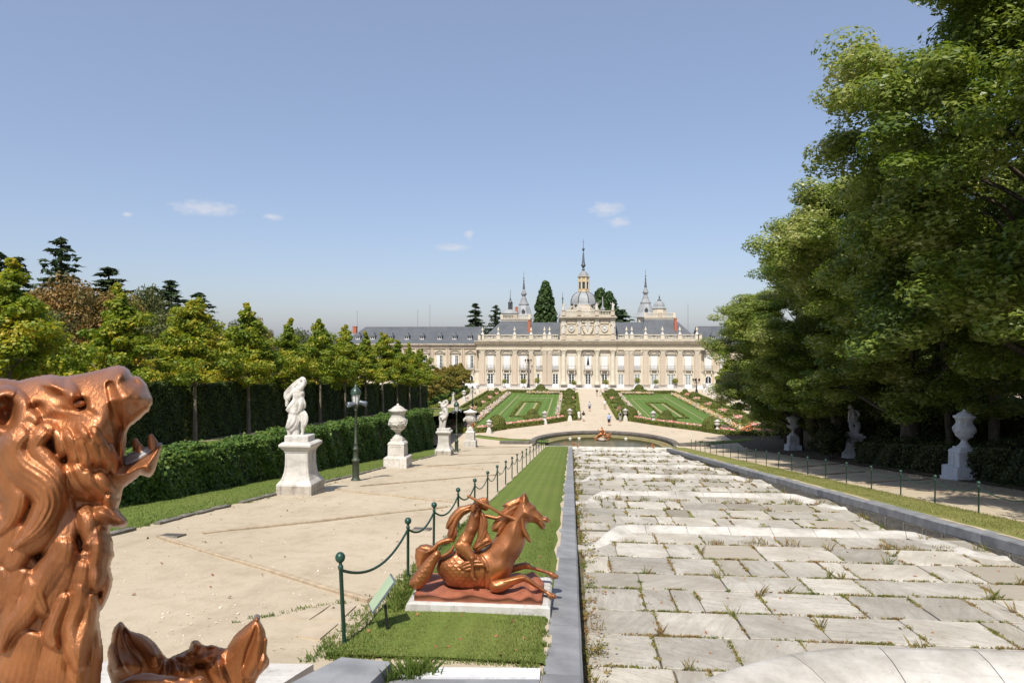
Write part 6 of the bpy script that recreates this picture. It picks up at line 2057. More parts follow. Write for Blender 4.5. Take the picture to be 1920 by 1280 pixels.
def wwindow(px, k):
    x = fx(px)
    o = inst('window', ME_UF, pal, (x - ORIGIN.x, SET - 0.02, Z['uwin0']), (0, 0, 0), (1.02, 1, 1.0))
    inst('shutter', ME_SHUT, o, (-uw + 0.01, -0.02, 0))
    if rs.random() < 0.55:
        p_ = inst('pane', ME_PANE, o, (uw / 2, -0.02, 0)); p_.scale = (uw / lw / 2, 1, uh / lh)
        q_ = inst('sash', ME_SASH, o, (uw / 2, -0.042, 0)); q_.scale = (uw / lw / 2, 1, uh / lh)
    else:
        inst('shutter', ME_SHUT, o, (0.012, -0.02, 0))
    inst('pediment', PED[k], pal, (x - ORIGIN.x, SET - 0.03, fz(662.5)), (0, 0, 0), (1.05, 1, 0.8))
    o = inst('balcony', BALC['mid'][0], pal, (x - ORIGIN.x, SET - 0.03, Z['slab'])); inst('railing', BALC['mid'][1], o); inst('bracket', BALC['mid'][2], o)
    # arched ground floor door
    m = MB(); w, h = 0.85, fz(700) - 0.4
    arc = [(w * math.cos(PI * i / 10), h - w + w * math.sin(PI * i / 10)) for i in range(11)]
    m.prism([(-w, 0.1), (w, 0.1)] + arc, -0.06, 0.0); m.build('arched_door', M_FRAME, pal, loc=(x - ORIGIN.x, SET - 0.02, 0))
    m = MB(); m.prism([(-w + 0.15, 1.3), (-0.08, 1.3), (-0.08, h - 0.2), (-w + 0.3, h - 0.55), (-w + 0.15, h - w)], -0.09, -0.061); m.prism([(w - 0.15, h - w), (w - 0.3, h - 0.55), (0.08, h - 0.2), (0.08, 1.3), (w - 0.15, 1.3)][::-1], -0.09, -0.061)
    m.build('door_pane', M_PANE, pal, loc=(x - ORIGIN.x, SET - 0.02, 0))
for i, px in enumerate((880.5, 851.7, 822.5, 793.5, 764.5, 735.5, 706.5, 677.5, 1330, 1359)):
    wwindow(px, 'tri' if i % 2 == 0 else 'seg')
m = MB(); m.box(-0.42, -0.06, -0.22, 0, 0, Z['cap1'] - Z['slab'] + 0.25); m.box(0.06, 0.42, -0.22, 0, 0, Z['cap1'] - Z['slab'] + 0.25); ME_WP = m.mesh('paired_pilaster', M_PINK)
m = MB(); m.box(-0.75, 0.75, -0.5, 0, -0.55, 0); m.box(-0.55, 0.55, -0.36, 0, -0.95, -0.55); ME_WS = m.mesh('corbel', M_CORN)
m = MB(); m.box(-0.5, 0.5, -0.3, 0, 0, Z['slab'] - 0.9); ME_WB = m.mesh('buttress', M_TRIM)
for px in (894, 866, 837, 808, 779, 750, 721, 692, 663, 1316.8, 1344.5):
    x = fx(px) - ORIGIN.x
    inst('paired_pilaster', ME_WP, pal, (x, SET - 0.01, Z['slab'])); inst('corbel', ME_WS, pal, (x, SET - 0.01, Z['slab'] - 0.003)); inst('buttress', ME_WB, pal, (x, SET - 0.01, 0.0))
m = MB(); m.tube([(0, 0, 0), (0, 0, fz(645))], 0.07, 6); ME_DP = m.mesh('drainpipe', M_SPIRE_D)
for px in (804.5, 843.5, 897.2): inst('drainpipe', ME_DP, pal, (fx(px) - ORIGIN.x, SET - 0.35, 0))
# dormers of the left wing
def dormer_meshes():
    a = MB(); a.box(-0.55, 0.55, 0, 2.6, 0, 0.95)
    b = MB(); b.box(-0.43, -0.07, -0.03, -0.002, 0.2, 0.72); b.box(0.07, 0.43, -0.03, -0.002, 0.2, 0.72)
    c = MB(); c.box(-0.8, 0.8, -0.3, 2.4, 0.952, 1.06)
    c.loft([[(-0.75, -0.25, 1.06), (0.75, -0.25, 1.06), (0.75, 2.4, 1.06), (-0.75, 2.4, 1.06)], [(-0.5, 0.05, 1.3), (0.5, 0.05, 1.3), (0.5, 2.4, 1.3), (-0.5, 2.4, 1.3)], [(-0.08, 0.5, 1.85), (0.08, 0.5, 1.85), (0.08, 2.4, 1.85), (-0.08, 2.4, 1.85)]])
    return a.mesh('dormer', M_SHUT), b.mesh('pane', M_PANE), c.mesh('hood', M_ROOF)
DM = dormer_meshes()
for px in (670.8, 698.3, 732.5, 762.5, 790.8, 824, 851.7, 880.8, 1338):
    yd = PY + SET + 1.1
    o = inst('dormer', DM[0], pal, (fx(px, yd) - ORIGIN.x, yd - PY, fz(636.3, yd))); inst('pane', DM[1], o); inst('hood', DM[2], o)
m = MB(); m.tube([(0, 0, 0), (0, 0, 9.5)], 0.035, 5); ME_ANT = m.mesh('lightning_rod', M_SPIRE_D)
for px, py in ((670, 580), (783.3, 579), (806, 569), (1290, 570)):
    yd = PY + 9
    inst('lightning_rod', ME_ANT, pal, (fx(px, yd) - ORIGIN.x, yd - PY, fz(py, yd) - 9.5))

# domes, towers and spires: profiles as half width and height
def turret(name, px, Yd, prof, mat, seg=8, ph=None, parent=None, sx=1.0):
    m = MB(); s = Yd / 1280.0
    m.smooth = False
    x = fx(px, Yd)
    m.lathe([(max(w * s, 0.015), fz(py, Yd)) for w, py in prof], seg, c=(x, Yd, 0), ph=PI / seg if ph is None else ph)
    return pbuild(m, name, mat, parent, smooth=seg > 8)
YD = PY + 20
k8 = 1 / math.cos(PI / 8)
turret('dome_base', 1093.5, YD, [(33, 605), (33, 582), (29.5, 581), (29.5, 577.5), (28, 576)], M_TRIM)
turret('dome_base_roof', 1093.5, YD, [(31, 581), (29.5, 577), (27, 575), (26.5, 572)], M_CORN)
turret('dome', 1093.5, YD, [(25.2, 572.5), (24.6, 569.5), (24.3, 565), (23, 560), (20.5, 555), (16.5, 551), (12, 548.6)], M_LEADR)
for i in range(8):
    a = PI / 8 + i * PI / 4
    m = MB(); s = YD / 1280.0; x0 = fx(1093.5, YD)
    m.tube([(x0 + w * s * 1.0 * math.cos(a), YD + w * s * math.sin(a), fz(py, YD)) for w, py in ((24.7, 569.5), (24.4, 565), (23.1, 560), (20.6, 555), (16.6, 551), (12, 548.6))], 0.14, 5)
    pbuild(m, 'dome_rib', M_SPIRE_D)
for dx, py in ((-21, 572), (-14, 573.5), (16, 573.5), (21, 572)):
    m = MB(); s = YD / 1280; x = fx(1093.5 + dx, YD); m.ball((x, YD - 3.6, fz(py, YD)), (0.42, 0.5, 0.42), 8, 6); pbuild(m, 'dome_lucarne', M_SPIRE_D)
turret('lantern_base', 1094.2, YD, [(11.5, 549), (12, 547.6), (12, 546.2), (10.6, 545.6)], M_CORN)
L_LAN = turret('lantern', 1094.2, YD, [(10.4, 545.6), (10.4, 543.5), (9.7, 543), (9.9, 521), (10.4, 520)], simple('ochre_stucco', (0.56, 0.4, 0.2), (0.48, 0.33, 0.16), 1.5, 0.85))
turret('lantern_cornice', 1094.2, YD, [(10.5, 520.2), (12.3, 519.4), (12.3, 518.4), (10.8, 518)], M_CORN)
for i in range(8):
    a = i * PI / 4 + PI / 2
    s = YD / 1280; r = 9.85 * s * math.cos(PI / 8)
    m = MB(); zz0, zz1 = fz(541.5, YD), fz(531, YD)
    m.box(-0.33, 0.33, -0.06, 0.03, zz0, zz1); m.box(-0.45, 0.45, -0.1, 0.03, zz1 + 0.02, zz1 + 0.3)
    M4 = Matrix.Translation((fx(1094.2, YD), YD, 0)) @ Matrix.Rotation(a + PI / 2, 4, 'Z') @ Matrix.Translation((0, -r - 0.0, 0))
    m.v = [tuple(M4 @ Vector(v)) for v in m.v]
    pbuild(m, 'lantern_window', M_PANE)
    m = MB(); m.box(-0.22, 0.22, -0.16, 0.03, fz(543, YD), fz(521, YD))
    M5 = Matrix.Translation((fx(1094.2, YD), YD, 0)) @ Matrix.Rotation(a + PI / 2 + PI / 8, 4, 'Z') @ Matrix.Translation((0, -9.8 * s, 0))
    m.v = [tuple(M5 @ Vector(v)) for v in m.v]
    pbuild(m, 'lantern_pilaster', M_TRIM)
turret('lantern_dome', 1094, YD, [(10.6, 518), (9.4, 514.5), (7.2, 511), (4, 508.5), (2, 507.5)], M_STONEGREY)
turret('spire', 1093.8, YD, [(2, 508), (2.2, 506.6), (3, 505.9), (3, 504.8), (1.5, 504), (1.8, 502), (2.6, 500.8), (4.2, 498.5), (4.3, 496.8), (3.2, 494.6), (2.6, 492), (1.2, 474), (0.8, 473.2), (0.8, 470.6)], M_SPIRE_D, 12)
turret('spire_ball', 1093.8, YD, [(0.5, 470.5), (1.8, 469.6), (2.6, 467.4), (1.9, 465.2), (0.6, 464.3)], M_SPIRE_D, 12)
turret('cross', 1093.8, YD, [(0.35, 464.4), (0.35, 449)], M_SPIRE_D, 6)
m = MB(); s = YD / 1280; x = fx(1093.8, YD)
m.box(x - 1.8 * s, x + 1.8 * s, YD - 0.04, YD + 0.04, fz(454.3, YD), fz(453.7, YD)); m.box(x - 0.9 * s, x + 0.9 * s, YD - 0.05, YD + 0.05, fz(460.8, YD), fz(459.9, YD)); pbuild(m, 'cross_arm', M_SPIRE_D)
YT = PY + 32
def tower(px, dy, wide):
    o = turret('tower_drum', px, YT, [(20, 630), (20, 596.5 + dy)], M_TRIM, 4, ph=PI / 4)
    turret('tower_roof', px, YT, [(wide, 597 + dy), (wide - 1, 595.6 + dy), (15.5, 588 + dy), (12.5, 578 + dy), (10, 572 + dy)], M_LEADR, 8)
    turret('tower_crown', px, YT, [(9.4, 571.8 + dy), (10.2, 570.2 + dy), (9, 568.5 + dy), (6.8, 565 + dy), (5.2, 560.5 + dy), (5.4, 559.3 + dy), (3.4, 556.5 + dy), (3.3, 553.5 + dy), (5.6, 551.5 + dy), (5.4, 549.6 + dy), (2.9, 544.5 + dy), (2.5, 542 + dy)], M_STONEGREY, 10)
    turret('spire', px, YT, [(2.5, 542 + dy), (1.9, 536 + dy), (0.9, 526.5 + dy), (1.6, 525.5 + dy), (0.7, 524.5 + dy), (0.6, 521.5 + dy), (1.4, 520 + dy), (0.6, 518.5 + dy), (0.3, 517 + dy), (0.3, 508.5 + dy)], M_SPIRE_D, 8)
    m = MB(); m.box(-0.4, 0.4, -0.2, 1.6, 0, 0.7); m.prism([(-0.55, 0.7), (0.55, 0.7), (0, 1.4)], -0.35, 1.6)
    q = m.build('tower_dormer', M_SPIRE_D, pal, loc=(fx(px, YT) - ORIGIN.x, YT - PY - 2.4, fz(587.5 + dy, YT)))
tower(982.2, 0, 22)
tower(1210.4, -1.8, 24)
YC = PY + 14
turret('cupola_drum', 1236.2, YC, [(14, 600), (14, 583), (12.6, 582.8), (12.6, 578.8)], M_TRIM, 8)
turret('cupola', 1236.2, YC, [(14.2, 579.2), (14, 578), (10.8, 576), (10.2, 571.5), (8.2, 567.2), (5, 565)], M_LEADR, 8)
turret('cupola_finial', 1236.2, YC, [(3, 565.4), (4, 563.8), (3.4, 562.8), (1.2, 561.8), (1, 559.5), (1.6, 558), (0.5, 556), (0.4, 553.4)], M_SPIRE_D, 10)
turret('small_dome', 956, YC, [(16, 602), (16, 588.8), (17.5, 588.4), (17, 586.4), (15.4, 583.5), (11, 580.8), (5, 579.6)], M_LEADR, 10)
for i in range(6):
    a = i * PI / 3 + 0.3; s = YC / 1280; x = fx(957, YC)
    m = MB(); m.tube([(x + 3.7 * s * math.cos(a), YC + 3.7 * s * math.sin(a), fz(580.2, YC)), (x + 3.7 * s * math.cos(a), YC + 3.7 * s * math.sin(a), fz(566.6, YC))], 0.1, 5); pbuild(m, 'lantern_post', M_SPIRE_D)
turret('bell', 957, YC, [(2.2, 578.5), (1.8, 576), (1.3, 573), (0.5, 571.5), (0.4, 567)], M_SPIRE_D, 10)
turret('lantern_cap', 957, YC, [(4.6, 567.2), (4.6, 566), (2.4, 564.2), (1.4, 561), (1.8, 560), (0.8, 558.5), (0.3, 541.5)], M_SPIRE_D, 10)
turret('finial_dome', 1055, YC, [(8, 604), (8, 592), (6, 586), (2.4, 582)], M_LEADR, 10)
turret('finial', 1055, YC, [(1.4, 584), (1, 574), (0.9, 561), (1.6, 560), (1.4, 557.6), (0.4, 556.6), (0.3, 547.5)], M_SPIRE_D, 8)
turret('finial_base', 1130, YC, [(5.4, 583), (5, 579.5), (3.2, 576.5), (1.8, 574.5), (1.2, 573), (1, 557.5), (0.3, 556)], M_STONEGREY, 10)

# attic over the middle
AY = PY - 0.1
ax0, ax1 = fx(1050.8), fx(1154.2)
def abox(name, pa, pb, f, b, ya, yb, mat, parent=None):
    m = MB(); m.box(fx(pa), fx(pb), PY - f, PY + b, fz(ya), fz(yb)); return pbuild(m, name, mat, parent)
abox('attic_socle', 1050, 1155, 0.4, 5, 637.6, 627.2, M_TRIM)
abox('attic_ledge', 1049.6, 1155.4, 0.62, 5, 627.1, 626.2, M_CORN)
abox('attic_wall', 1051, 1154, 0.1, 5, 626.1, 598.6, M_WALL)
abox('attic_cornice', 1048.6, 1156.4, 1.1, 5.2, 595.8, 593.6, M_CORN)
abox('attic_cornice_base', 1050, 1155, 0.6, 5, 598.5, 595.9, M_CORN)
abox('attic_parapet', 1050.6, 1154.4, 0.3, 5, 593.5, 591.3, M_CORN)
for a, b in ((1060, 1082.6), (1089.4, 1115.6), (1122.4, 1145.4)):
    baluster_run(fx(a), fx(b), PY + 0.05, fz(591.2), fz(582.4), 'attic_balustrade', sp=0.4)
    mid = (a + b) / 2
    abox('socle_panel', a + 1, b - 1, 0.46, 0, 635.2, 628.2, M_WALL)
for px in (1056.6, 1085.9, 1119, 1148.8):
    abox('attic_pier', px - 3.4, px + 3.4, 0.5, 0.5, 591.2, 583.0, M_PINK)
    abox('attic_pier_cap', px - 4, px + 4, 0.62, 0.6, 582.9, 581.9, M_CORN)
    abox('attic_pilaster', px - 4, px + 4, 0.35, 0.1, 626.0, 598.6, M_TRIM)
    abox('socle_pier', px - 4, px + 4, 0.66, 0.1, 637, 627.3, M_PINK)
for px in (1071.3, 1133.4):
    abox('inscription_panel', px - 7.6, px + 7.6, 0.3, 0, 606, 599.5, M_PINK)
    abox('panel_rail', px - 8.2, px + 8.2, 0.36, 0, 606.6, 605.4, M_TRIM)
    m = MB(); m.smooth = True; s = PY / 1280
    c = (fx(px), PY - 0.14, fz(615.8))
    ring = []
    for k in range(25):
        a = 2 * PI * k / 24; ring.append((c[0] + 5.8 * s * math.cos(a), c[1] - 0.12, c[2] + 5.8 * s * math.sin(a)))
    m.tube(ring, 0.15, 6); pbuild(m, 'medallion_frame', M_MARBLE)
    m = MB(); m.ball((c[0], c[1], c[2]), (5.6 * s, 0.16, 5.6 * s), 18, 10); m.smooth = True
    m.ball((c[0], c[1] - 0.12, c[2]), (2.2 * s, 0.22, 3.2 * s), 10, 8); m.ball((c[0] - 1.2 * s, c[1] - 0.15, c[2] + 1.2 * s), (1.3 * s, 0.16, 1.5 * s), 8, 6)
    pbuild(m, 'medallion', M_MARBLE)
# coat of arms with crown, garlands and trumpets
s = PY / 1280; cxx = fx(1102)
def ap(px, py, f): return Vector((fx(px), PY - f, fz(py)))
m = MB(); m.smooth = True
m.ball(ap(1102, 614.5, 0.15), (5.2 * s, 0.3, 7.5 * s), 14, 10); m.ball(ap(1102, 609, 0.2), (6.4 * s, 0.26, 4 * s), 12, 8)
pbuild(m, 'shield', M_MARBLE)
m = MB(); m.smooth = True
for k in range(7):
    a = PI * k / 6
    m.tube([ap(1102 + 3.6 * math.cos(a), 605.6, 0.3), ap(1102 + 4.4 * math.cos(a), 602.5, 0.36), ap(1102 + 1.8 * math.cos(a), 599.6, 0.3), ap(1102, 598.8, 0.3)], 0.13, 5)
m.ball(ap(1102, 597.8, 0.3), 0.22, 8, 6); m.ball(ap(1102, 605.8, 0.28), (4 * s, 0.25, 0.9 * s), 12, 6)
pbuild(m, 'crown', M_TRIM)
for sg in (-1, 1):
    m = MB(); m.smooth = True
    P_ = [(2.5, 625.4), (5, 622.5), (7.2, 619), (8.6, 614.5), (8.8, 610)]
    m.tube([ap(1102 + sg * a, b, 0.3) for a, b in P_], [0.3, 0.34, 0.3, 0.25, 0.12], 6)
    m.tube([ap(1102 + sg * a, b, 0.36) for a, b in ((1, 626), (3, 621), (5.4, 616.5), (6.5, 612))], [0.28, 0.26, 0.2, 0.12], 6)
    for a, b in P_: m.ball(ap(1102 + sg * a, b, 0.42), 0.3, 7, 5)
    pbuild(m, 'garland', M_TRIM)
    m = MB(); m.smooth = True
    m.tube([ap(1102 + sg * a, b, 0.35) for a, b in ((3, 605), (7, 603.4), (10.6, 603.6))], [0.08, 0.12, 0.3], 7); pbuild(m, 'trumpet', M_TRIM)

# pale steps and paving before the palace
m = MB(); m.box(fx(870), fx(1345), PY - 7, PY + 1.7, -0.4, 0.1)
structure(m.build('palace_paving', simple('pale_granite_paving', (0.5, 0.475, 0.43), (0.43, 0.405, 0.36), 0.6, 0.85)))
m = MB()
for i, px in enumerate((884, 1320)):
    m.box(fx(px) - 2, fx(px) + 2, PY - 2.2, PY + 1.6, 0.1, 0.8); m.box(fx(px) - 2.4, fx(px) + 2.4, PY - 2.9, PY - 2.202, 0.1, 0.45)
pbuild(m, 'door_stairs', M_MARBLE_G)
# clipped orange trees in tubs before the palace
m = MB(); m.smooth = True; m.lathe([(0.28, 0), (0.38, 0.55), (0.42, 0.58), (0.42, 0.64)], 12); ME_TUB = m.mesh('tub', M_MARBLE)
m = MB(); m.tube([(0, 0, 0.5), (0.01, 0, 1.5)], 0.05, 6); ME_STEM = m.mesh('stem', M_BARK)
g_ = np.random.default_rng(5)
P, N = clump_leaves([(0, 0, 1.95)] + [(0.35 * math.cos(a), 0.35 * math.sin(a), 1.9 + 0.2 * math.sin(3 * a)) for a in range(6)], [(0.55, 0.55, 0.6)] * 7, 110, 0.16, 6)
V, F = leaf_quads(P, N, 0.16, 6); ME_OR = np_mesh('crown', V, F, foliage('orange_tree_leaves', [(0.2, (0.1, 0.13, 0.02)), (0.6, (0.2, 0.21, 0.03)), (0.95, (0.3, 0.28, 0.05))], 1.5, 0.3))
for i, (px, py) in enumerate(((946, 728), (981.7, 728.5), (1007.7, 729), (1076, 731), (1136, 731), (1195, 729), (1230, 728.5), (1266, 728))):
    p = gz(px, py)
    t = thing('potted_tree', '%s small round tree in a tub before the palace front, counted from the left' % (ORD[i] if i else 'first'), 'potted tree', tuple(p), i, 'potted trees before the palace')
    t.scale = (1.0, 1.0, 0.95 + 0.1 * (i % 3))
    inst('tub', ME_TUB, t); inst('stem', ME_STEM, t); inst('crown', ME_OR, t)

# ------------------------------------------------------------------ sculpture, laid out from the photograph
class Sculpt:
    """positions read from an enlarged view (origin ox,oy and scale k), at forward depth t; off is towards the viewer, in metres"""
    def __init__(s, t, ox, oy, k, base):
        s.t, s.ox, s.oy, s.k, s.base = t, ox, oy, k, Vector(base)
    def p(s, zx, zy, off=0.0):
        return at(s.ox + zx / s.k, s.oy + zy / s.k, s.t - off) - s.base
    def r(s, zr): return zr / s.k * s.t / 1280.0
    def tube(s, mb, pts, seg=10, sub=3):
        """pts: (zx, zy, off, zr); smoothed through the points"""
        P = [s.p(a, b, c) for a, b, c, d in pts]; Rr = [s.r(d) for a, b, c, d in pts]
        out = []; rad = []
        n = len(P)
        for i in range(n - 1):
            p0, p1, p2, p3 = P[max(0, i - 1)], P[i], P[i + 1], P[min(n - 1, i + 2)]
            for j in range(sub):
                u = j / sub
                out.append(0.5 * ((2 * p1) + (p2 - p0) * u + (2 * p0 - 5 * p1 + 4 * p2 - p3) * u * u + (3 * p1 - p0 - 3 * p2 + p3) * u ** 3))
                rad.append(Rr[i] + (Rr[i + 1] - Rr[i]) * u)
        out.append(P[-1]); rad.append(Rr[-1])
        mb.tube(out, rad, seg)
        mb.ball(out[0], rad[0] * 0.98, seg, 6); mb.ball(out[-1], rad[-1] * 0.98, seg, 6)
    def ball(s, mb, zx, zy, off, rx, ry=None, depth=None, rot=0.0):
        ry = ry or rx; depth = depth if depth is not None else s.r((rx + ry) / 2)
        M = Matrix.Rotation(YAW, 4, 'Z') @ Matrix.Rotation(R_(-rot), 4, 'Y')
        mb.ball(s.p(zx, zy, off), (s.r(rx), depth, s.r(ry)), 14, 10, M)
    def lock(s, mb, pts, strands=3, seg=7):
        """a lock of hair: strands side by side, tapering together"""
        P = [Vector((a, b)) for a, b, c, d in pts]
        n = len(pts)
        for q in range(strands):
            o = (q - (strands - 1) / 2) / max(1, strands) * 1.35
            new = []
            for i in range(n):
                d = (P[min(i + 1, n - 1)] - P[max(i - 1, 0)]).normalized()
                nx, ny = -d.y, d.x
                zr = pts[i][3]
                new.append((pts[i][0] + nx * o * zr, pts[i][1] + ny * o * zr, pts[i][2] + s.r(zr) * (0.3 * (1 - abs(o)) + (0.12 if q % 2 else 0)), zr * (0.82 / strands + 0.07)))
            s.tube(mb, new, seg)

def catmull(pts, sub=6, closed=False):
    pts = [np.array(p, float) for p in pts]
    n = len(pts); out = []
    for i in range(n if closed else n - 1):
        q = lambda j: pts[j % n] if closed else pts[min(max(j, 0), n - 1)]
        p0, p1, p2, p3 = q(i - 1), q(i), q(i + 1), q(i + 2)
        for j in range(sub):
            u = j / sub
            out.append(0.5 * (2 * p1 + (p2 - p0) * u + (2 * p0 - 5 * p1 + 4 * p2 - p3) * u * u + (3 * p1 - p0 - 3 * p2 + p3) * u ** 3))
    if not closed: out.append(pts[-1])
    return np.array(out)
def carve(name, poly, S, R, feats, step, mat, parent, back=0.7, dmax=1.0, seed=0):
    """a carved body: rounded from its outline, then modelled with bumps and flowing locks.
    poly in view units of S; feats: ('b', x, y, rx, ry, rot, h) bump, ('l', [(x, y, w)..], h, strands, lift) lock; heights in metres"""
    poly = np.array(poly, float)
    x0, y0 = poly.min(0); x1, y1 = poly.max(0)
    xs = np.arange(x0 + step / 2, x1, step); ys = np.arange(y0 + step / 2, y1, step)
    GX, GY = np.meshgrid(xs, ys)
    ins = np.zeros(GX.shape, bool)
    D2 = np.full(GX.shape, 1e12); NX = np.zeros(GX.shape); NY = np.zeros(GX.shape)
    n = len(poly)
    for i in range(n):
        (ax, ay), (bx, by) = poly[i], poly[(i + 1) % n]
        c = ((ay > GY) != (by > GY))
        with np.errstate(divide='ignore', invalid='ignore'):
            xi = (bx - ax) * (GY - ay) / (by - ay if by != ay else 1e-9) + ax
        ins ^= c & (GX < xi)
        L2 = (bx - ax) ** 2 + (by - ay) ** 2 + 1e-9
        u = np.clip(((GX - ax) * (bx - ax) + (GY - ay) * (by - ay)) / L2, 0, 1)
        qx, qy = ax + u * (bx - ax), ay + u * (by - ay)
        d2 = (GX - qx) ** 2 + (GY - qy) ** 2
        m_ = d2 < D2
        D2 = np.where(m_, d2, D2); NX = np.where(m_, qx, NX); NY = np.where(m_, qy, NY)
    D = np.sqrt(D2)
    u_ = S.r(1.0)
    dd = np.minimum(D, R)
    Hb = np.sqrt(np.maximum(0, dd * (2 * R - dd))) * u_ * dmax
    edge = np.clip(D / 7.0, 0, 1)          # details die out on the outline itself
    H = Hb.copy()
    for f in feats:
        if f[0] == 'b':
            _, cx, cy, rx, ry, rot, h = f
            c, s_ = math.cos(R_(rot)), math.sin(R_(rot))
            ex = ((GX - cx) * c + (GY - cy) * s_) / rx; ey = (-(GX - cx) * s_ + (GY - cy) * c) / ry
            r2 = ex * ex + ey * ey
            H = H + h * np.exp(-r2 * 1.6) * edge
    low = H.copy()
    for f in feats:
        if f[0] != 'l': continue
        _, pts, h, ns, lift = f
        C = catmull(pts, 6)
        w_ = C[:, 2]
        bx0, by0 = (C[:, 0] - w_).min(), (C[:, 1] - w_).min(); bx1, by1 = (C[:, 0] + w_).max(), (C[:, 1] + w_).max()
        ix = np.where((xs >= bx0) & (xs <= bx1))[0]; iy = np.where((ys >= by0) & (ys <= by1))[0]
        if len(ix) == 0 or len(iy) == 0: continue
        sl = (slice(iy[0], iy[-1] + 1), slice(ix[0], ix[-1] + 1))
        X, Y = GX[sl], GY[sl]
        best = np.full(X.shape, 1e9); Q = np.zeros(X.shape); T_ = np.zeros(X.shape); Wd = np.ones(X.shape)
        for i in range(len(C) - 1):
            ax, ay, aw = C[i]; bx, by, bw = C[i + 1]
            dx, dy = bx - ax, by - ay; L2 = dx * dx + dy * dy + 1e-9
            u = np.clip(((X - ax) * dx + (Y - ay) * dy) / L2, 0, 1)
            ex, ey = X - ax - u * dx, Y - ay - u * dy
            e = np.sqrt(ex * ex + ey * ey); w = aw + (bw - aw) * u
            q = e / np.maximum(w, 0.5)
            sgn = np.sign(dx * ey - dy * ex)
            m_ = q < best
            best = np.where(m_, q, best); Q = np.where(m_, q * sgn, Q); T_ = np.where(m_, (i + u) / (len(C) - 1), T_); Wd = np.where(m_, w, Wd)
        m_ = best < 1
        prof = np.sqrt(np.maximum(0, 1 - best ** 2)) ** 0.8
        ends = np.clip(T_ / 0.12, 0, 1) ** 0.5 if lift >= 0 else 1
        wob = Q * ns * PI + 0.9 * np.sin(T_ * 5 + ns)
        val = low[sl] * (1 if lift < 9 else 0) + ((abs(lift) if h > 0 else 0) + h * prof * (0.55 + 0.45 * ends)) * np.clip(Wd / 12, 0.35, 1) - (np.abs(h) * 0.085 * (0.5 + 0.5 * np.cos(wob * 1.6 + 0.8 * np.sin(T_ * 9))) * (0.6 + 0.4 * np.sin(T_ * 4 + ns)) * prof if ns else 0)
        val = np.where(edge[sl] < 1, H[sl] * (1 - edge[sl]) + val * edge[sl], val)
        if h > 0: H[sl] = np.where(m_, np.maximum(H[sl], val), H[sl])
        else: H[sl] = np.where(m_, H[sl] + h * prof * edge[sl], H[sl])
    # light smoothing keeps the carving soft
    for _ in range(1):
        K = H.copy(); K[1:-1, 1:-1] = (H[1:-1, 1:-1] * 4 + H[:-2, 1:-1] + H[2:, 1:-1] + H[1:-1, :-2] + H[1:-1, 2:]) / 8; H = K
    idx = -np.ones(GX.shape, int); idx[ins] = np.arange(ins.sum())
    bnd = ins & ~(np.roll(ins, 1, 0) & np.roll(ins, -1, 0) & np.roll(ins, 1, 1) & np.roll(ins, -1, 1))
    bnd[0, :] = bnd[-1, :] = False; bnd[:, 0] = bnd[:, -1] = False
    GX2 = np.where(bnd, NX, GX); GY2 = np.where(bnd, NY, GY)
    H = np.where(bnd, 0.0, H)
    px = S.ox + GX2[ins] / S.k; py = S.oy + GY2[ins] / S.k
    cxx_, czz_ = (px - 960) / 1280.0, -(py - 640) / 1280.0
    dirs = np.c_[-SA + CA * cxx_, CA + SA * cxx_, czz_]
    org = np.array([0, 0, CAM_Z]) - np.array(S.base)
    hf = H[ins]
    Vf = org + dirs * (S.t - hf)[:, None]
    Vb = org + dirs * (S.t + np.minimum(hf, Hb[ins]) * back)[:, None]
    a_, b_, c_, d_ = idx[:-1, :-1], idx[:-1, 1:], idx[1:, 1:], idx[1:, :-1]
    ok = (a_ >= 0) & (b_ >= 0) & (c_ >= 0) & (d_ >= 0)
    F = np.stack([a_[ok], d_[ok], c_[ok], b_[ok]], 1)
    nV = len(Vf)
    # triangles at stepped corners
    me = np_mesh(name, np.concatenate([Vf, Vb]), np.concatenate([F, F[:, ::-1] + nV]), mat, True)
    bm = bmesh.new(); bm.from_mesh(me)
    bm.verts.ensure_lookup_table()
    near = D[ins] < min(3.2 * step, 0.14 * R)
    rim = [bm.verts[i] for i in np.where(near)[0]] + [bm.verts[i + nV] for i in np.where(near)[0]]
    bmesh.ops.remove_doubles(bm, verts=bm.verts, dist=u_ * step * 0.3)
    rim = [v for v in rim if v.is_valid]
    for _ in range(4 if R > 90 else 2): bmesh.ops.smooth_vert(bm, verts=rim, factor=0.5, use_axis_x=True, use_axis_y=True, use_axis_z=True)
    bm.to_mesh(me); bm.free()
    me.polygons.foreach_set('use_smooth', np.ones(len(me.polygons), dtype=bool))
    return inst(name, me, parent)

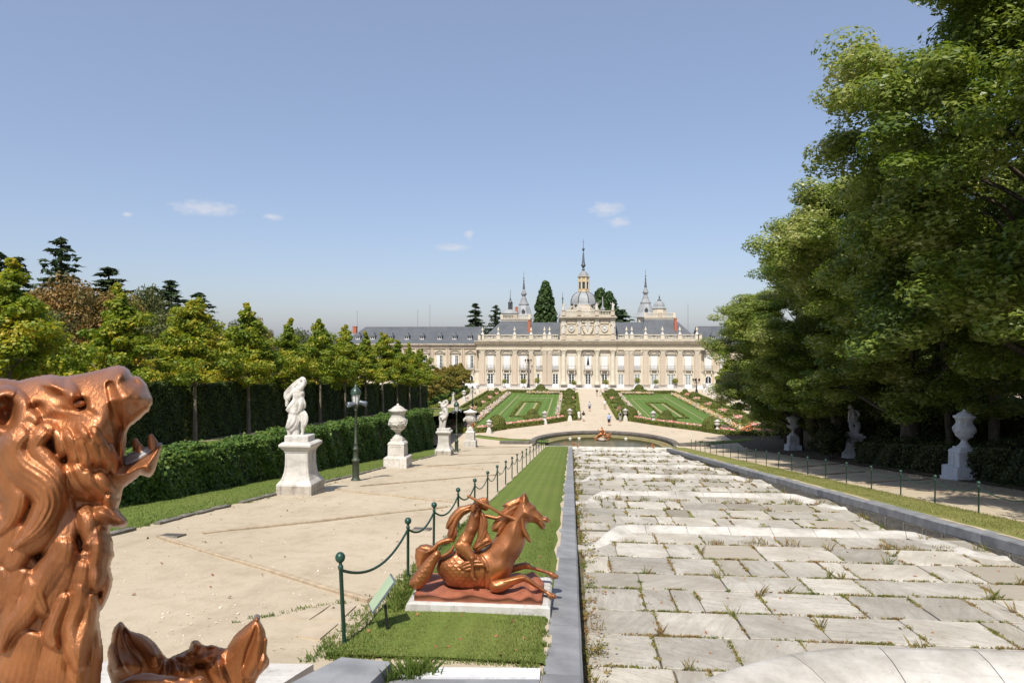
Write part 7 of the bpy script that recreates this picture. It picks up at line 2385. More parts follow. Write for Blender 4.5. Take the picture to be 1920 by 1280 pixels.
# ---- the roaring copper lion in the foreground
LT = 2.5
S_ = Sculpt(LT, 0, 0, 1.0, at(60, 1290, LT))
lion = thing('lion_sculpture', 'huge copper-painted lion head roaring upward, with flowing mane, at the left edge', 'sculpture', tuple(S_.base))
LION = [(-90, 1330), (-90, 716), (-40, 704), (0, 706), (36, 711), (60, 705), (86, 700), (98, 699.5), (110, 702), (122, 703), (150, 699), (190, 690), (210, 684), (222, 682), (236, 685), (245, 693), (250, 702), (262, 704), (270, 710), (278, 720),
        (282, 732), (288, 745), (289, 756), (284, 764), (282, 772), (275, 775), (268, 783), (255, 794), (244, 802), (240, 812), (238, 840), (236, 858), (237, 868), (250, 864), (270, 853), (290, 838), (298, 830), (304, 830), (305, 838), (300, 858),
        (294, 880), (288, 892), (280, 897), (272, 895), (264, 892), (255, 900), (240, 911), (233, 916), (231, 926), (228, 940), (224, 952), (230, 960), (240, 971), (243, 981), (238, 989), (225, 992), (209, 990), (208, 998), (214, 1012), (215, 1030),
        (218, 1042), (212, 1050), (209, 1062), (214, 1084), (212, 1100), (206, 1118), (197, 1138), (189, 1148), (188, 1162), (191, 1185), (195, 1210), (196, 1232), (192, 1262), (186, 1330)]
Lk = lambda h, ns, lift, *p: ('l', list(p), h, ns, lift)
fe = [('b', 100, 724, 42, 15, 20, 0.04), ('b', 134, 742, 15, 24, 20, 0.03), ('b', 152, 756, 15, 12, 30, -0.05), ('b', 163, 768, 24, 7, 35, -0.02), ('b', 122, 712, 9, 14, 0, -0.02), ('b', 185, 800, 42, 50, 0, 0.045), ('b', 150, 815, 40, 26, 0, 0.03),
      ('b', 232, 738, 30, 34, 20, 0.045), ('b', 225, 700, 22, 15, 0, 0.035), ('b', 255, 716, 9, 7, 40, -0.02), ('b', 262, 745, 16, 18, 0, 0.025), ('b', 205, 715, 30, 14, -15, 0.02), ('b', 232, 775, 20, 22, 40, 0.02), ('b', 60, 745, 40, 24, 0, 0.015),
      ('b', 110, 785, 30, 16, 0, -0.015), ('b', 140, 770, 30, 6, 10, -0.015), ('b', 12, 776, 15, 20, 0, -0.035), ('b', 70, 764, 12, 12, 0, -0.02), ('b', 190, 880, 30, 20, 20, -0.03), ('b', 282, 884, 12, 12, 0, 0.03), ('b', 260, 876, 24, 12, -25, 0.02),
      ('b', 170, 940, 40, 30, 0, -0.05), ('b', 130, 960, 40, 60, 0, -0.04), ('b', 120, 1140, 50, 120, 0, -0.03),
      Lk(-0.026, 0, 0, (206, 722, 9), (214, 752, 11), (219, 790, 11), (224, 830, 9), (226, 868, 8)),
      Lk(0.022, 0, 0.0, (287, 752, 6), (280, 768, 9), (262, 782, 9), (246, 797, 9), (235, 818, 9), (231, 842, 9), (231, 866, 7)),
      Lk(0.03, 0, 0.0, (84, 716, 9), (108, 716, 14), (128, 728, 15), (140, 748, 12), (144, 764, 6)),
      Lk(0.016, 0, 0.0, (128, 768, 6), (146, 770, 8), (162, 768, 8), (170, 756, 5)),
      Lk(0.06, 0, 0.0, (28, 738, 12), (42, 758, 15), (40, 790, 15), (22, 812, 15), (-8, 806, 14), (-24, 780, 13), (-14, 748, 12), (8, 734, 12), (28, 738, 12)),
      Lk(0.05, 2, 0.01, (24, 812, 16), (40, 800, 16), (52, 782, 18), (62, 786, 15), (68, 800, 8))]
def M_(h, ns, *p): fe.append(('l', list(p), h * 1.15, ns, 0.02))
# short curls of the cheek
for q in (((100, 800, 9), (108, 828, 12), (114, 846, 12), (106, 858, 8)), ((122, 812, 10), (132, 838, 13), (138, 862, 12), (128, 876, 7)), ((146, 826, 10), (156, 848, 13), (160, 868, 12), (152, 882, 7)), ((168, 826, 10), (178, 850, 13), (180, 868, 11), (172, 880, 6)),
          ((190, 832, 10), (200, 856, 12), (198, 876, 10), (190, 886, 6)), ((206, 840, 8), (214, 862, 9), (212, 880, 8)), ((176, 806, 7), (184, 824, 9), (186, 838, 7)), ((150, 800, 7), (160, 818, 9), (160, 832, 7))): M_(0.024, 1, *q)
for q in (((138, 872, 12), (158, 902, 17), (182, 926, 14), (198, 932, 8)), ((160, 880, 11), (172, 910, 15), (196, 932, 12)), ((184, 884, 10), (196, 908, 13), (214, 926, 9)), ((120, 880, 12), (130, 905, 16), (150, 925, 16), (172, 935, 10))): M_(0.03, 2, *q)
# the long locks of the mane, farthest first
for q in (((60, 1180, 34), (40, 1240, 40), (10, 1320, 40)), ((110, 1200, 30), (96, 1260, 32), (84, 1330, 30)), ((150, 1240, 26), (146, 1290, 26), (140, 1330, 26)), ((182, 1130, 14), (188, 1180, 16), (184, 1230, 17), (178, 1310, 18))): M_(0.03, 4, *q)
for q in (((120, 930, 20), (124, 980, 26), (110, 1020, 28), (96, 1060, 20)), ((150, 950, 22), (166, 985, 24), (172, 1012, 18), (162, 1026, 8)), ((186, 950, 18), (200, 974, 20), (226, 986, 12), (240, 984, 6)), ((198, 930, 13), (214, 952, 17), (234, 976, 12)),
          ((196, 990, 16), (206, 1015, 17), (211, 1042, 13), (206, 1062, 7)), ((202, 1060, 14), (207, 1085, 16), (200, 1120, 12), (190, 1144, 6)), ((128, 1030, 20), (118, 1080, 26), (100, 1120, 24), (92, 1150, 12)), ((160, 1050, 20), (152, 1095, 24), (134, 1135, 22), (122, 1165, 12)),
          ((44, 1060, 28), (26, 1098, 34), (-8, 1124, 32), (-40, 1140, 22)), ((-10, 1060, 28), (8, 1100, 30), (24, 1130, 22), (8, 1165, 12)), ((0, 960, 34), (16, 1002, 36), (2, 1038, 30), (-30, 1062, 16))): M_(0.045, 3, *q)
for q in (((182, 985, 18), (192, 1030, 26), (186, 1068, 25), (180, 1096, 15)), ((150, 1088, 17), (146, 1130, 22), (132, 1178, 24), (142, 1226, 22), (150, 1248, 11)), ((126, 1110, 15), (108, 1152, 20), (96, 1190, 20), (104, 1214, 10)), ((172, 1110, 14), (168, 1160, 19), (150, 1205, 21), (146, 1245, 16), (152, 1256, 8)),
          ((118, 1000, 22), (116, 1040, 30), (92, 1078, 34), (70, 1110, 30), (82, 1142, 17)), ((58, 1080, 22), (62, 1118, 26), (40, 1152, 27), (14, 1178, 22), (2, 1212, 12)), ((100, 945, 18), (94, 980, 24), (72, 1010, 25), (42, 1030, 18), (24, 1048, 8)), ((52, 990, 20), (44, 1022, 24), (24, 1056, 20), (20, 1024, 10)),
          ((14, 826, 20), (2, 868, 27), (16, 910, 31), (30, 938, 28), (16, 978, 20), (-10, 1004, 10))): M_(0.055, 3, *q)
M_(0.06, 3, (88, 804, 16), (62, 836, 25), (80, 866, 28), (102, 892, 24), (106, 926, 15))
M_(0.075, 4, (52, 806, 22), (24, 838, 32), (36, 874, 40), (80, 906, 40), (94, 942, 36), (70, 988, 28), (32, 1022, 12))
fe = [f if f[0] == 'b' or f[2] < 0.05 or f[4] == 0.0 else f for f in fe]
carve('head', LION, S_, 95, fe, 2.1, M_COPPER, lion, back=0.9)
m = MB(); m.smooth = True
S_.tube(m, [(226, 872, 0.02, 10), (250, 859, 0.03, 12), (276, 846, 0.03, 9), (290, 838, 0.02, 5)], 10)
m.build('tongue', M_LEAD, lion)
m = MB(); m.smooth = True
S_.tube(m, [(238, 868, 0.055, 4), (252, 863, 0.052, 5), (272, 852, 0.045, 5), (291, 838, 0.03, 4), (301, 832, 0.015, 3)], 8); m.build('lip_edge', M_LEAD, lion)
for zx, zy, off in ((283, 824, 0.03), (288, 831, -0.03), (254, 832, -0.04), (262, 842, 0.035)):
    m = MB(); m.smooth = True
    S_.tube(m, [(zx + 5, zy + 18, off, 8), (zx + 2, zy + 3, off, 7.5), (zx, zy - 6, off, 5)], 10); m.build('fang', M_COPPER_D, lion)
m = MB(); m.smooth = True; S_.ball(m, 149, 757, 0.175, 8, 6, 0.025); m.build('eye', M_COPPER_D, lion)
m = MB(); m.smooth = True
S_.tube(m, [(60, 1300, 0.0, 110), (20, 1420, -0.02, 160), (-60, 1600, -0.1, 200)], 14); m.build('body', M_COPPER, lion)

# ---- the second beast: two pointed ears rising from the lower edge
BT = 2.95
S_ = Sculpt(BT, 180, 1130, 5.333, at(350, 1300, BT))
beast = thing('dragon_sculpture', 'copper-painted beast seen from behind, two pointed ears rising at the lower edge', 'sculpture', tuple(S_.base))
EARS = [(190, 960), (130, 760), (108, 690), (104, 640), (112, 590), (104, 500), (112, 440), (140, 390), (148, 300), (170, 240), (212, 190), (244, 171), (268, 179), (300, 220), (345, 264), (385, 281), (450, 294), (530, 330), (600, 388), (650, 455), (690, 515), (722, 545), (760, 520), (800, 505),
        (870, 475), (922, 448), (935, 400), (952, 370), (990, 357), (1035, 365), (1072, 404), (1110, 416), (1150, 405), (1200, 414), (1235, 430), (1300, 442), (1322, 400), (1380, 312), (1460, 240), (1540, 176), (1568, 150), (1580, 126), (1608, 118), (1636, 134), (1640, 160), (1670, 210), (1700, 270), (1706, 320),
        (1726, 370), (1720, 430), (1712, 500), (1744, 560), (1746, 610), (1722, 650), (1680, 690), (1640, 730), (1605, 800), (1600, 960)]
fe = [('b', 990, 410, 50, 42, 0, 0.05), ('b', 960, 480, 60, 40, -30, 0.05), ('b', 985, 500, 26, 16, -40, -0.03), ('b', 860, 540, 46, 36, 0, 0.03), ('b', 830, 680, 50, 60, 0, 0.06), ('b', 925, 690, 46, 52, 0, 0.06), ('b', 1080, 550, 80, 36, -20, 0.05), ('b', 1050, 620, 70, 40, 0, -0.05),
      ('b', 1150, 430, 60, 24, 0, 0.03), ('b', 740, 620, 60, 120, 0, -0.03), ('b', 1230, 640, 60, 90, 0, 0.06), ('b', 300, 620, 170, 140, 0, 0.05), ('b', 290, 280, 18, 30, 0, -0.02), ('b', 600, 520, 60, 60, 0, 0.02)]
for q, h, ns in ((((240, 190, 16), (180, 330, 40), (160, 480, 46), (190, 640, 50)), 0.02, 2), (((250, 230, 16), (240, 380, 50), (290, 520, 70), (380, 640, 80)), 0.012, 3), (((320, 260, 20), (420, 360, 60), (520, 470, 70), (580, 600, 60)), 0.016, 2), (((115, 430, 14), (125, 560, 26), (130, 680, 28)), 0.02, 0),
                 (((1600, 170, 16), (1500, 320, 60), (1420, 470, 80), (1380, 640, 90), (1390, 800, 90)), 0.014, 5), (((1620, 200, 20), (1640, 340, 44), (1600, 520, 60), (1520, 700, 70)), 0.022, 3), (((1700, 300, 14), (1700, 420, 24), (1690, 540, 34), (1640, 660, 30)), 0.02, 0), (((1610, 130, 14), (1610, 165, 22)), 0.02, 0),
                 (((1130, 590, 40), (1150, 680, 50), (1200, 780, 46), (1260, 860, 40)), 0.03, 4), (((1220, 560, 34), (1230, 680, 44), (1280, 790, 46)), 0.03, 4), (((700, 600, 30), (700, 690, 44), (660, 760, 40)), 0.02, 4), (((760, 560, 24), (780, 620, 34), (760, 700, 34)), 0.02, 3)):
    fe.append(('l', list(q), h, ns, 0.004))
carve('head', EARS, S_, 150, fe, 9.0, M_COPPER_D, beast, back=0.9)
S2 = Sculpt(BT - 0.28, 180, 1130, 5.333, S_.base)
carve('snout', [(120, 980), (200, 800), (262, 758), (360, 710), (450, 690), (540, 687), (640, 704), (760, 715), (840, 735), (960, 742), (1030, 712), (1082, 722), (1120, 770), (1132, 830), (1110, 980)], S2, 120,
      [('b', 1040, 760, 70, 40, 0, 0.02), ('b', 560, 780, 200, 40, 0, 0.02), ('b', 850, 770, 80, 30, 0, -0.02)], 9.0, M_COPPER_D, beast)
m = MB(); m.smooth = True; S_.tube(m, [(1606, 156, 0.02, 34), (1609, 136, 0.0, 30), (1609, 124, 0.0, 16)], 12); m.build('worn_tip', M_LEAD, beast)
m = MB(); m.smooth = True; S_.tube(m, [(600, 1000, 0, 260), (800, 1300, -0.05, 400)], 12); m.build('body', M_COPPER_D, beast)

# ---- the sea horse with its young rider
HT = 10.35
zpl = 8.49
hb = at(898, 1099, HT)
S_ = Sculpt(HT, 720, 900, 4.2675, Vector((hb.x, hb.y, zpl)))
horse = thing('sea_horse_sculpture', 'copper-painted sea horse with a young rider blowing a horn, on a low white base', 'sculpture', tuple(S_.base))
def merge(name, parent, objs):
    """several carved pieces become one skin"""
    bm = bmesh.new()
    for o in objs: bm.from_mesh(o.data)
    me = objs[0].data.copy(); me.name = name; bm.to_mesh(me); bm.free()
    for o in objs: bpy.data.objects.remove(o)
    me.polygons.foreach_set('use_smooth', np.ones(len(me.polygons), dtype=bool))
    return inst(name, me, parent)
def piece(name, off, R, poly, feats=(), step=4.5, parent=horse, dmax=1.0, back=0.9):
    return carve(name, poly, Sculpt(HT - off, 720, 900, 4.2675, S_.base), R, list(feats), step, M_COPPER, parent, back, dmax)
B = lambda x, y, rx, ry, rot, h: ('b', x, y, rx, ry, rot, h)
K = lambda h, ns, *p: ('l', list(p), h, ns, 0.003)
G_ = lambda h, *p: ('l', list(p), -h, 0, 0.0)
scal = []
for row in range(11):
    for c in range(8):
        x = 455 + c * 50 + (25 if row % 2 else 0); y = 585 + row * 27
        if 480 + 0.15 * (y - 600) < x < 700 - 0.1 * (y - 700) and y < 860:
            scal.append(K(0.011, 0, (x - 24, y - 4, 4), (x - 17, y + 15, 6), (x, y + 25, 7), (x + 17, y + 15, 6), (x + 24, y - 4, 4)))
trunk = piece('trunk_', 0.0, 150, [(1085, 135), (1100, 110), (1118, 88), (1140, 100), (1158, 140), (1166, 165), (1190, 184), (1214, 200), (1222, 226), (1250, 250), (1280, 284), (1305, 280), (1319, 300), (1340, 318), (1332, 340), (1305, 345), (1290, 342), (1297, 362), (1300, 385), (1285, 400), (1255, 398), (1235, 380), (1215, 356), (1190, 343),
   (1155, 346), (1142, 362), (1147, 420), (1142, 470), (1130, 520), (1110, 570), (1085, 612), (1062, 640), (1046, 672), (1032, 720), (1015, 762), (985, 800), (940, 842), (900, 876), (850, 888), (780, 874), (700, 878), (620, 876), (560, 862), (510, 846), (470, 802), (430, 752), (408, 700), (425, 640), (468, 598), (540, 556), (600, 540), (700, 560), (800, 540), (870, 470), (925, 400), (958, 340), (990, 290), (1020, 240), (1050, 190), (1070, 155)],
   scal + [B(950, 700, 110, 100, 0, 0.06), B(880, 640, 60, 90, 30, -0.02), B(980, 560, 90, 60, -40, 0.03), B(1030, 420, 50, 80, 0, 0.02), B(1150, 290, 46, 50, 0, 0.035), B(1205, 215, 22, 16, 30, 0.03), B(1207, 226, 9, 6, 20, -0.015), B(1297, 305, 14, 12, 0, 0.02), B(1304, 306, 6, 5, 0, -0.015), B(1250, 330, 40, 10, 35, -0.012),
   B(640, 730, 120, 90, 0, 0.04), B(1240, 285, 40, 14, 40, 0.012), G_(0.02, (760, 590, 10), (800, 680, 14), (820, 780, 12), (800, 860, 8)), K(0.02, 3, (740, 600, 10), (780, 680, 20), (780, 770, 22), (740, 860, 14)), K(0.018, 2, (770, 590, 8), (812, 660, 18), (830, 720, 14)), K(0.012, 2, (1110, 100, 8), (1120, 150, 14), (1130, 190, 10))])
leg1 = piece('leg_', 0.26, 60, [(835, 850), (850, 800), (920, 788), (980, 776), (1040, 762), (1090, 745), (1130, 752), (1160, 770), (1200, 800), (1250, 840), (1300, 875), (1340, 893), (1375, 910), (1390, 934), (1380, 950), (1340, 953), (1310, 936), (1298, 918), (1268, 896), (1210, 862), (1160, 832), (1120, 812), (1080, 826), (1030, 846), (990, 872), (950, 896), (900, 906), (855, 898)],
   [B(1110, 778, 34, 26, 0, 0.02), G_(0.012, (1300, 890, 4), (1320, 930, 5)), G_(0.012, (1350, 915, 3), (1355, 945, 4)), K(0.01, 0, (960, 810, 8), (1040, 790, 12), (1100, 780, 8)), K(0.008, 0, (1150, 790, 6), (1230, 845, 8), (1290, 890, 6)), B(900, 850, 50, 36, 0, 0.02)])
leg2 = piece('leg_', -0.26, 46, [(1000, 690), (1050, 665), (1100, 652), (1140, 648), (1166, 660), (1182, 680), (1240, 695), (1310, 718), (1350, 728), (1390, 752), (1406, 772), (1390, 790), (1352, 795), (1326, 780), (1310, 756), (1250, 736), (1180, 716), (1130, 712), (1080, 726), (1010, 750)], [B(1145, 678, 26, 22, 0, 0.02), G_(0.012, (1330, 735, 3), (1335, 775, 4))])
ts = [K(0.009, 0, (x - 17, y - 2, 3), (x - 10, y + 14, 5), (x, y + 18, 6), (x + 10, y + 14, 5), (x + 17, y - 2, 3)) for x, y in ((240, 790), (275, 795), (310, 790), (258, 825), (295, 825), (330, 800), (285, 755), (320, 755), (355, 760), (310, 715), (345, 715), (375, 715), (335, 675), (365, 670), (395, 675), (365, 630), (395, 630), (425, 620), (240, 845), (275, 855), (395, 595), (420, 580))]
tail1 = piece('tail_', 0.2, 75, [(213, 782), (250, 730), (300, 668), (350, 608), (390, 560), (430, 545), (456, 570), (462, 610), (434, 650), (412, 690), (395, 740), (370, 790), (332, 840), (300, 870), (260, 885), (220, 872), (198, 838), (198, 804)], ts)
tail2 = piece('tail_', -0.1, 75, [(250, 545), (290, 512), (340, 505), (400, 520), (424, 560), (384, 610), (345, 660), (318, 720), (280, 740), (252, 690), (243, 610)], [K(0.015, 2, (280, 530, 12), (330, 530, 26), (390, 560, 20))])
merge('body', horse, [trunk, leg1, leg2, tail1, tail2])
fl1 = piece('fluke_', 0.24, 30, [(310, 586), (340, 560), (380, 530), (420, 492), (460, 470), (500, 455), (545, 460), (560, 488), (520, 510), (470, 516), (440, 532), (418, 562), (380, 582), (340, 594)], [K(0.012, 3, (330, 580, 6), (390, 550, 18), (440, 505, 20), (520, 475, 14))], 3.6)
fl2 = piece('fluke_', 0.22, 26, [(438, 602), (500, 570), (548, 520), (566, 498), (564, 540), (552, 582), (500, 612), (460, 632)], [K(0.012, 3, (450, 615, 8), (510, 585, 18), (556, 530, 14))], 3.6)
merge('fluke', horse, [fl1, fl2])
piece('fin', 0.3, 26, [(592, 692), (640, 642), (700, 630), (760, 622), (805, 655), (828, 705), (790, 696), (725, 704), (692, 742), (660, 738), (612, 718)], [K(0.012, 2, (610, 692, 6), (680, 655, 14), (770, 650, 12)), K(0.012, 2, (620, 706, 6), (700, 682, 14), (790, 680, 10)), K(0.012, 1, (640, 724, 6), (690, 712, 12))], 3.6)
piece('mane', 0.06, 50, [(1100, 118), (1062, 138), (1020, 150), (972, 174), (932, 212), (962, 214), (930, 248), (898, 272), (922, 284), (890, 310), (868, 342), (855, 382), (864, 412), (900, 418), (888, 452), (930, 442), (962, 392), (1000, 332), (1040, 290), (1080, 242), (1106, 180)],
   [K(0.03, 2, (1096, 128, 14), (1040, 152, 22), (980, 184, 18), (938, 210, 6)), K(0.032, 2, (1090, 160, 16), (1030, 190, 24), (970, 232, 22), (902, 272, 7)), K(0.032, 2, (1070, 205, 16), (1010, 245, 24), (950, 290, 22), (892, 318, 14), (862, 350, 7)), K(0.034, 2, (1050, 250, 16), (990, 295, 24), (930, 345, 24), (885, 390, 16), (862, 405, 7)), K(0.034, 2, (1010, 310, 14), (965, 360, 22), (925, 410, 20), (892, 448, 7))], 3.6)
piece('forelock', 0.17, 30, [(1084, 330), (1092, 250), (1104, 180), (1122, 200), (1124, 300), (1136, 388), (1162, 430), (1180, 490), (1183, 512), (1150, 492), (1120, 452), (1094, 402)], [K(0.02, 2, (1106, 200, 8), (1104, 290, 14), (1116, 390, 18), (1150, 460, 16), (1180, 506, 5)), K(0.016, 1, (1092, 330, 8), (1108, 410, 12), (1140, 470, 8))], 3.6)
r1 = piece('torso_', 0.1, 62, [(568, 505), (600, 450), (640, 400), (664, 332), (680, 280), (700, 232), (720, 202), (760, 192), (790, 212), (786, 260), (776, 310), (770, 370), (746, 420), (722, 470), (705, 515), (650, 562), (592, 562), (566, 532)], [B(735, 290, 30, 26, 0, 0.02), B(690, 400, 60, 30, 0, 0.015), G_(0.012, (680, 300, 6), (665, 380, 7), (640, 440, 6)), B(625, 505, 50, 46, 0, 0.03), G_(0.01, (700, 440, 4), (735, 430, 5))])
r2 = piece('head_', 0.13, 42, [(738, 170), (750, 146), (790, 132), (825, 136), (840, 160), (842, 180), (852, 204), (840, 214), (843, 226), (828, 246), (800, 246), (770, 228), (746, 202)], [K(0.014, 1, (750, 158, 6), (775, 145, 10), (800, 150, 6)), K(0.014, 1, (790, 140, 6), (815, 142, 9), (834, 158, 5)), K(0.014, 1, (745, 180, 6), (765, 170, 9), (785, 176, 5)), B(826, 186, 9, 6, 0, -0.012), B(812, 212, 20, 18, 0, 0.02), B(845, 202, 8, 7, 0, 0.012), G_(0.01, (822, 222, 3), (840, 220, 3)), B(786, 196, 10, 13, 0, 0.018)], 3)
r3 = piece('arm_', 0.24, 30, [(690, 236), (694, 200), (714, 174), (750, 162), (785, 160), (802, 166), (806, 184), (775, 196), (740, 206), (736, 236), (722, 262), (700, 264)], [G_(0.006, (782, 166, 2), (802, 172, 2)), G_(0.006, (780, 174, 2), (803, 179, 2)), G_(0.006, (778, 182, 2), (798, 187, 2))], 3)
r4 = piece('leg_', 0.3, 50, [(564, 502), (620, 468), (680, 500), (722, 580), (736, 622), (731, 680), (728, 740), (731, 775), (750, 800), (746, 820), (720, 818), (690, 790), (680, 760), (690, 700), (676, 660), (640, 622), (594, 582), (566, 545)], [B(710, 625, 20, 22, 0, 0.015), B(705, 700, 14, 40, 0, 0.01), G_(0.006, (728, 800, 2), (742, 818, 2)), G_(0.006, (718, 802, 2), (730, 818, 2)), B(708, 770, 10, 9, 0, 0.008)], 3.6)
r5 = piece('arm_', 0.1, 24, [(775, 255), (800, 262), (850, 275), (900, 285), (945, 265), (975, 272), (985, 295), (950, 312), (890, 320), (830, 308), (780, 290)], [], 3.6)
merge('rider', horse, [r1, r2, r3, r4, r5])
mb = MB(); mb.smooth = True
S_.tube(mb, [(676, 126, 0.34, 13), (684, 130, 0.34, 10), (770, 175, 0.33, 11), (860, 222, 0.3, 12), (960, 280, 0.24, 13), (1000, 292, 0.22, 14), (1060, 318, 0.2, 20)], 12)
mb.build('horn', M_COPPER, horse)
d1 = piece('cloth_', 0.0, 40, [(700, 182), (640, 200), (600, 206), (560, 240), (520, 290), (496, 345), (489, 382), (512, 398), (500, 440), (520, 482), (560, 502), (592, 442), (586, 382), (602, 332), (642, 284), (690, 258), (724, 228)],
   [K(0.03, 1, (715, 200, 10), (630, 225, 20), (560, 285, 20), (505, 372, 8)), K(0.03, 1, (705, 232, 10), (630, 255, 18), (575, 330, 20), (545, 400, 16), (530, 470, 8)), K(0.026, 0, (600, 320, 8), (580, 390, 12), (575, 450, 8)), K(0.022, 0, (680, 195, 6), (600, 222, 9), (545, 270, 6)), K(0.024, 0, (525, 400, 7), (516, 440, 10), (535, 485, 6))], 3.6)
d2 = piece('cloth_', 0.17, 40, [(768, 226), (800, 260), (830, 308), (836, 350), (830, 400), (842, 432), (866, 480), (856, 512), (800, 542), (760, 576), (722, 572), (700, 540), (722, 500), (742, 460), (748, 400), (762, 330)],
   [K(0.028, 1, (785, 250, 8), (805, 320, 18), (795, 400, 18), (760, 470, 14), (725, 545, 8)), K(0.026, 1, (815, 300, 8), (822, 370, 12), (800, 440, 14), (770, 500, 10)), K(0.026, 1, (850, 470, 8), (810, 490, 16), (760, 520, 16), (715, 550, 8)), K(0.024, 1, (855, 502, 6), (800, 528, 12), (745, 562, 8)), K(0.022, 0, (770, 300, 6), (770, 380, 9), (750, 450, 6))], 3.6)
merge('drapery', horse, [d1, d2])
# plate of waves and the white base
zb0 = slope_z(9.6)
def plate_box(name, x0, x1, y0, y1, z0, z1, mat, jag=0.0, seed=0, nx=24):
    m = MB(); r = random.Random(seed)
    Mr = Matrix.Rotation(R_(0.5), 4, 'Z')
    m.bbox(x0, x1, y0, y1, z0, z1, 0.02)
    return m.build(name, mat, horse)
bx = horse.location
fl = gs(748, 1148); fr = gs(1048, 1163)
yf = (fl.y + fr.y) / 2
x0, x1 = fl.x - bx.x + 0.02, -0.3 - bx.x
m = MB(); zz0, zz1 = zb0 - 0.35 - bx.z, zpl - 0.07 - bx.z
m.loft([[(x0 - 0.02, yf - bx.y, zz0), (x1, yf - bx.y, zz0), (x1, yf + 1.3 - bx.y, zz0), (x0 - 0.02, yf + 1.3 - bx.y, zz0)],
        [(x0 + 0.1, yf + 0.02 - bx.y, zz1 - 0.03), (x1, yf + 0.02 - bx.y, zz1 - 0.03), (x1, yf + 1.28 - bx.y, zz1 - 0.03), (x0 + 0.1, yf + 1.28 - bx.y, zz1 - 0.03)],
        [(x0 + 0.17, yf + 0.05 - bx.y, zz1), (x1 - 0.03, yf + 0.05 - bx.y, zz1), (x1 - 0.03, yf + 1.25 - bx.y, zz1), (x0 + 0.17, yf + 1.25 - bx.y, zz1)]])
m.build('base', M_STAINED_L := marble('whitewashed_base', (0.56, 0.545, 0.52), (0.44, 0.42, 0.385), (0.2, 0.16, 0.13), 0.6, 2.0), horse)
M_RUSTP = simple('red_brown_painted_plate', (0.36, 0.13, 0.07), (0.27, 0.09, 0.05), 5, 0.6, 0.15, bump=0.4, bscale=14)
m = MB(); m.smooth = True
nx, ny = 40, 18
X0, X1 = x0 + 0.2, x1 - 0.12; Y0_, Y1_ = yf + 0.08 - bx.y, yf + 1.15 - bx.y
vs = []
g = random.Random(2)
for j in range(ny):
    for i in range(nx):
        u, v = i / (nx - 1), j / (ny - 1)
        w = 0.03 + 0.035 * math.sin(u * 17 + 3 * math.sin(v * 5)) * math.sin(v * 7 + u * 4) + (0.06 * math.sin((u - 0.7) * 40 + v * 6) * max(0, u - 0.68) * 3)
        vs.append((X0 + (X1 - X0) * u, Y0_ + (Y1_ - Y0_) * v, w - 0.03))
fs = [(j * nx + i, j * nx + i + 1, (j + 1) * nx + i + 1, (j + 1) * nx + i) for j in range(ny - 1) for i in range(nx - 1)]
per = [j for j in range(nx)] + [k * nx + nx - 1 for k in range(1, ny)] + [(ny - 1) * nx + i for i in range(nx - 2, -1, -1)] + [k * nx for k in range(ny - 2, 0, -1)]
b0 = len(vs)
for k in per: vs.append((vs[k][0], vs[k][1], -0.075))
for i in range(len(per)): fs.append((per[i], b0 + i, b0 + (i + 1) % len(per), per[(i + 1) % len(per)])[::-1])
m.add(vs, fs); m.build('wave_plate', M_RUSTP, horse)

# ---- marble statues on pedestals
def pedestal_thing(name, label, px, py, w0, hped, mat_top, mat_foot, group=None):
    p = gs(px, py)
    t = thing(name, label, 'statue', tuple(p), 0, group)
    pedestal(t, w0, hped, mat_top, mat_foot, concave=True)
    return t, p
# first statue: a veiled dancer with raised arms
t, p = pedestal_thing('marble_statue', 'white marble woman with veil and raised arms, on a flared pedestal by the left path', 564, 925, 0.43, 2.0, M_MARBLE, M_STAINED)
d = p.y * CA - p.x * SA
m = MB(); m.bbox(-0.5, 0.42, -0.36, 0.36, 2.0, 2.24, 0.03); m.build('block', M_MARBLE, t)
S_ = Sculpt(d, 500, 690, 4.743, p)
mb = MB()
T = lambda *q: S_.tube(mb, list(q), 12, 3)
L = lambda n, *q: S_.lock(mb, list(q), n, 6)
T((255, 390, 0, 58), (265, 340, 0, 52), (275, 290, 0, 46), (285, 240, 0, 52), (285, 200, 0, 48), (290, 170, 0, 26))      # trunk
S_.ball(mb, 290, 182, 0.08, 34, 28, 0.1); S_.ball(mb, 300, 140, 0.03, 27, 32, 0.1); S_.ball(mb, 296, 222, 0.1, 36, 26, 0.08)
T((300, 190, 0.1, 22), (325, 150, 0.14, 18), (330, 115, 0.12, 15), (318, 98, 0.1, 14))                                 # raised arm
for i in range(4): T((318, 98 + 4 * i, 0.1, 7), (308 - 2 * i, 90 + 5 * i, 0.12, 6), (300, 96 + 6 * i, 0.12, 5))
T((250, 200, 0.05, 24), (222, 225, 0.08, 18), (200, 258, 0.1, 16), (196, 266, 0.1, 16))                                # lowered arm
for i in range(4): T((196, 262, 0.1, 7), (186 + 5 * i, 274, 0.12, 6), (190 + 5 * i, 282, 0.12, 5))
L(4, (320, 92, 0.04, 24), (270, 130, 0.02, 30), (215, 185, 0.0, 34), (172, 225, 0.0, 26), (168, 268, 0.02, 18), (185, 290, 0.04, 10))
L(3, (315, 84, 0.0, 16), (335, 100, 0.0, 20), (344, 135, 0.0, 16), (338, 160, 0.0, 8))
L(3, (240, 200, 0.02, 26), (190, 240, 0.0, 26), (182, 300, 0.0, 22), (176, 340, 0.0, 14))
L(5, (290, 262, 0.06, 46), (255, 310, 0.1, 52), (215, 355, 0.1, 48), (180, 380, 0.08, 22))
L(5, (295, 265, 0.08, 40), (290, 320, 0.14, 48), (280, 370, 0.13, 44), (268, 384, 0.12, 30))
